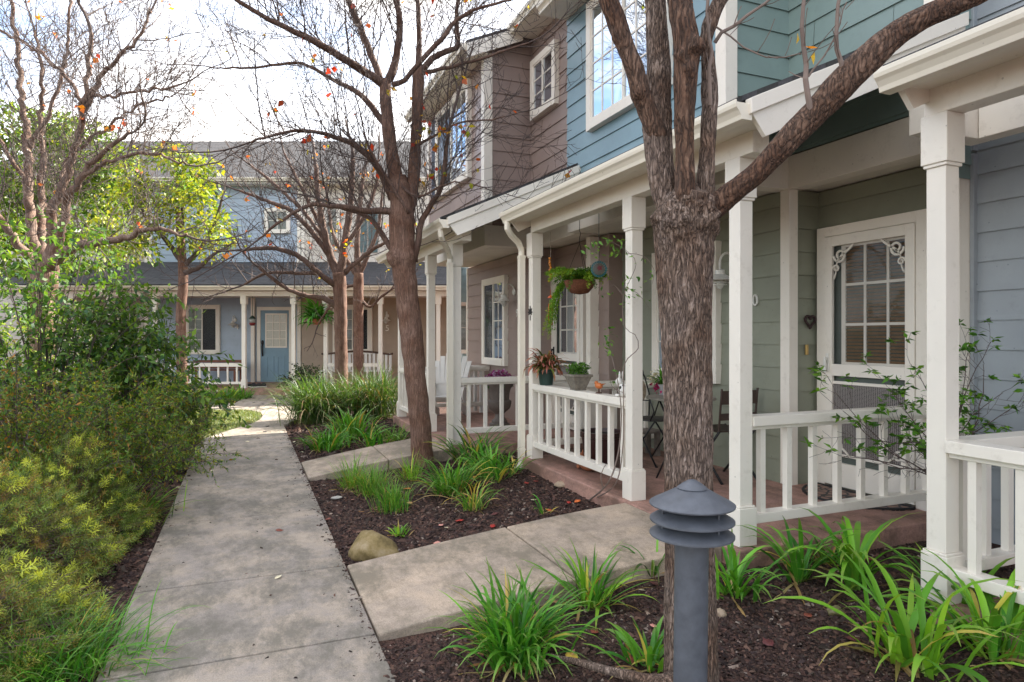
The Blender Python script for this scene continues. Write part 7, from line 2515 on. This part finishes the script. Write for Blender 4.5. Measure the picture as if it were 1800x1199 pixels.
p = G(990, 858, .06); stone('pebble', 'tan pebble on the mulch before the porch slab with the vine', (p.x, p.y, ground_z(p.x, p.y) + .025), (.085, .05, .035), plain('tan pebble', (.36, .27, .19), rough=.7), 2.6)
p = G(1266, 1086, .04); stone('pebble', 'small tan pebble just right of the big trunk', (p.x, p.y, ground_z(p.x, p.y) + .012), (.035, .026, .022), plain('tan pebble', (.36, .27, .19)), 1.6)
p = G(592, 873, 0); stone('pebble', 'pale grey flat pebble near the walk edge and the fine tufts', (p.x, p.y, -.01), (.055, .03, .014), plain('pale grey pebble', (.42, .40, .36), rough=.7), 3.1)

# ------------------------------------------------------------------ fallen leaves
def fallen(px, py, col, size=.05, z=None, label=''):
    p = G(px, py, 0.02)
    on_path = z is not None
    zz_ = z if on_path else ground_z(p.x, p.y) + .014
    if on_path:
        p = G(px, py, z)
    me = bpy.data.meshes.new('fallen_leaf')
    outline = [(0, -.62), (.07, -.5), (.32, -.3), (.45, 0), (.33, .26), (.14, .42), (0, .62), (-.14, .42), (-.34, .26), (-.44, 0), (-.31, -.3), (-.07, -.5)]
    curl = random.uniform(.15, .5)
    tp = random.uniform(-.5, .5)
    vs = [(a * size * random.uniform(.9, 1.1), b_ * size, curl * size * (a * a * 1.6 + b_ * b_ * .7) + tp * size * .25 * a) for a, b_ in outline] + [(0, -.2 * size, 0), (0, .2 * size, 0)]
    fs = [(0, 1, 12), (1, 2, 12), (2, 3, 12), (3, 13, 12), (3, 4, 13), (4, 5, 13), (5, 6, 13), (6, 7, 13), (7, 8, 13), (8, 9, 13), (9, 12, 13), (9, 10, 12), (10, 11, 12), (11, 0, 12)]
    me.from_pydata(vs, [], fs)
    me.shade_smooth()
    me.materials.append(plain('fallen leaf ' + col[0], col[1], rough=.6, var=.35, scale=40))
    o = bpy.data.objects.new('fallen_leaf', me); COL.objects.link(o)
    o.location = (p.x, p.y, zz_ + .003)
    o.rotation_euler = (random.uniform(-.2, .2), random.uniform(-.2, .2), random.uniform(0, 6.28))
    md = o.modifiers.new('thickness', 'SOLIDIFY'); md.thickness = .0008
    return tag(o, label, 'leaf', 'fallen leaves')


LC = dict(red=('red', srgb(168, 48, 40)), orange=('orange', srgb(216, 110, 50)), tan=('tan', srgb(205, 165, 105)), brown=('brown', srgb(130, 66, 48)), pink=('pink', srgb(215, 150, 135)), cream=('cream', srgb(228, 214, 180)), maroon=('maroon', srgb(96, 48, 48)), yellow=('yellow', srgb(220, 185, 80)))
FL = [
    (491, 933, 'brown', .055, 0, 'curled brown leaf lying alone in the middle of the walk'),
    (489, 1016, 'cream', .045, 0, 'cream leaf lying alone on the walk, nearer than the curled brown one'),
    (576, 905, 'brown', .06, None, 'reddish brown leaf beside the walk edge, upper left of the boulder'),
    (716, 860, 'orange', .075, None, 'bright orange leaf at the foot of the leaning tree'),
    (965, 910, 'orange', .065, None, 'orange red leaf against the front path edge by the single sprout'),
    (1000, 895, 'red', .045, None, 'red leaf between two others in the bed before the vine'),
    (1015, 893, 'orange', .06, None, 'orange leaf lying before the vine stems'),
    (938, 890, 'cream', .06, None, 'cream white leaf left of the single green sprout'),
    (980, 840, 'orange', .06, None, 'orange leaf under the railing near the porch slab'),
    (936, 849, 'pink', .06, None, 'pink leaf in the bed before the downspout'),
    (942, 856, 'red', .06, None, 'red leaf touching the pink one before the downspout'),
    (926, 860, 'red', .055, None, 'red leaf just left of the pair before the downspout'),
    (1150, 1018, 'tan', .05, None, 'tan leaf left of the big trunk by the raised path edge'),
    (1150, 1040, 'maroon', .07, None, 'maroon leaf left of the big trunk'),
    (1128, 1050, 'cream', .035, None, 'small cream leaf left of the maroon one by the trunk'),
    (1148, 1110, 'pink', .04, None, 'pink leaf touching the big trunk above the small low clump'),
    (1045, 1112, 'brown', .05, None, 'brown leaf under the yellowing clump'),
    (1005, 1152, 'yellow', .07, None, 'yellow leaf between the nearest clump and the trunk'),
    (1003, 1146, 'pink', .05, None, 'pinkish leaf tucked behind the yellow one'),
    (950, 1100, 'maroon', .05, None, 'dark leaf between the two nearest clumps'),
    (1110, 1165, 'brown', .05, None, 'brown leaf left of the small low clump'),
    (1085, 1185, 'brown', .055, None, 'brown leaf at the bottom edge left of the trunk'),
    (870, 912, 'maroon', .06, None, 'maroon leaf right of the dried stem clump'),
    (808, 918, 'red', .06, None, 'dull red leaf in the bed above the front path'),
    (775, 922, 'pink', .045, None, 'pinkish leaf in the bed right of the tiny sprout'),
    (785, 926, 'cream', .03, None, 'tiny cream flake beside the pinkish leaf'),
    (866, 930, 'red', .05, None, 'dull red leaf close to the front path edge'),
    (768, 950, 'pink', .05, None, 'pinkish leaf lying against the front path edge'),
    (720, 882, 'tan', .06, None, 'tan leaf between the upright tuft and the full clump'),
    (836, 848, 'yellow', .075, None, 'yellow leaf under the broad leaved clump'),
    (854, 852, 'tan', .06, None, 'tan leaf right of the yellow one under the broad leaved clump'),
    (620, 872, 'pink', .045, None, 'pinkish leaf left of the upright tuft'),
    (372, 828, 'cream', .05, 0, 'cream leaf on the walk by its left edge near the shrub'),
    (517, 772, 'cream', .05, None, 'cream leaf at the far bed edge before the grass clumps'),
    (530, 790, 'cream', .05, None, 'cream leaf in the far bed before the bright clump'),
    (435, 777, 'cream', .05, 0, 'cream leaf on the walk where it starts to bend'),
    (468, 693.5, 'orange', .08, 0, 'orange leaf at the foot of the red porch step'),
    (488, 703, 'orange', .07, 0, 'orange leaf on the far paving near the grass clumps'),
    (498, 711, 'brown', .07, 0, 'brown leaf on the far paving at the grass clump edge'),
    (418, 735, 'orange', .08, 0.01, 'orange leaf on the little lawn near its right end'),
    (412, 727, 'brown', .07, 0.01, 'brown leaf in the middle of the little lawn'),
    (437, 742, 'brown', .08, 0.01, 'rust brown leaf at the lawn edge by the paving'),
    (1240, 1083, 'brown', .05, None, 'brown leaf beside the tan pebble right of the trunk'),
    (1350, 1150, 'maroon', .06, None, 'dark leaf on the open mulch right of the bollard'),
    (1500, 1145, 'maroon', .06, None, 'dark leaf on the mulch left of the lime clump'),
    (1420, 1100, 'brown', .045, None, 'small brown leaf on bare soil below the olive pebble'),
    (1530, 1000, 'brown', .05, None, 'brown leaf under the tall agapanthus leaves'),
    (666, 700, 'brown', .07, None, 'brown leaf among the far grass clumps'),
]
for px, py, c_, s, z_, lab in FL:
    fallen(px, py, LC[c_], s, z_, lab)
# dark litter on the far paving
for i, (px, py) in enumerate(((455, 702), (470, 702), (478, 706), (462, 710.5), (446, 708), (428, 707), (482, 711), (440, 716), (455, 714), (435, 750), (470, 750), (466, 759))):
    fallen(px, py, ('dark litter', (.03, .02, .02)), .07, 0, 'dark damp leaf scrap on the far paving before the blue door')
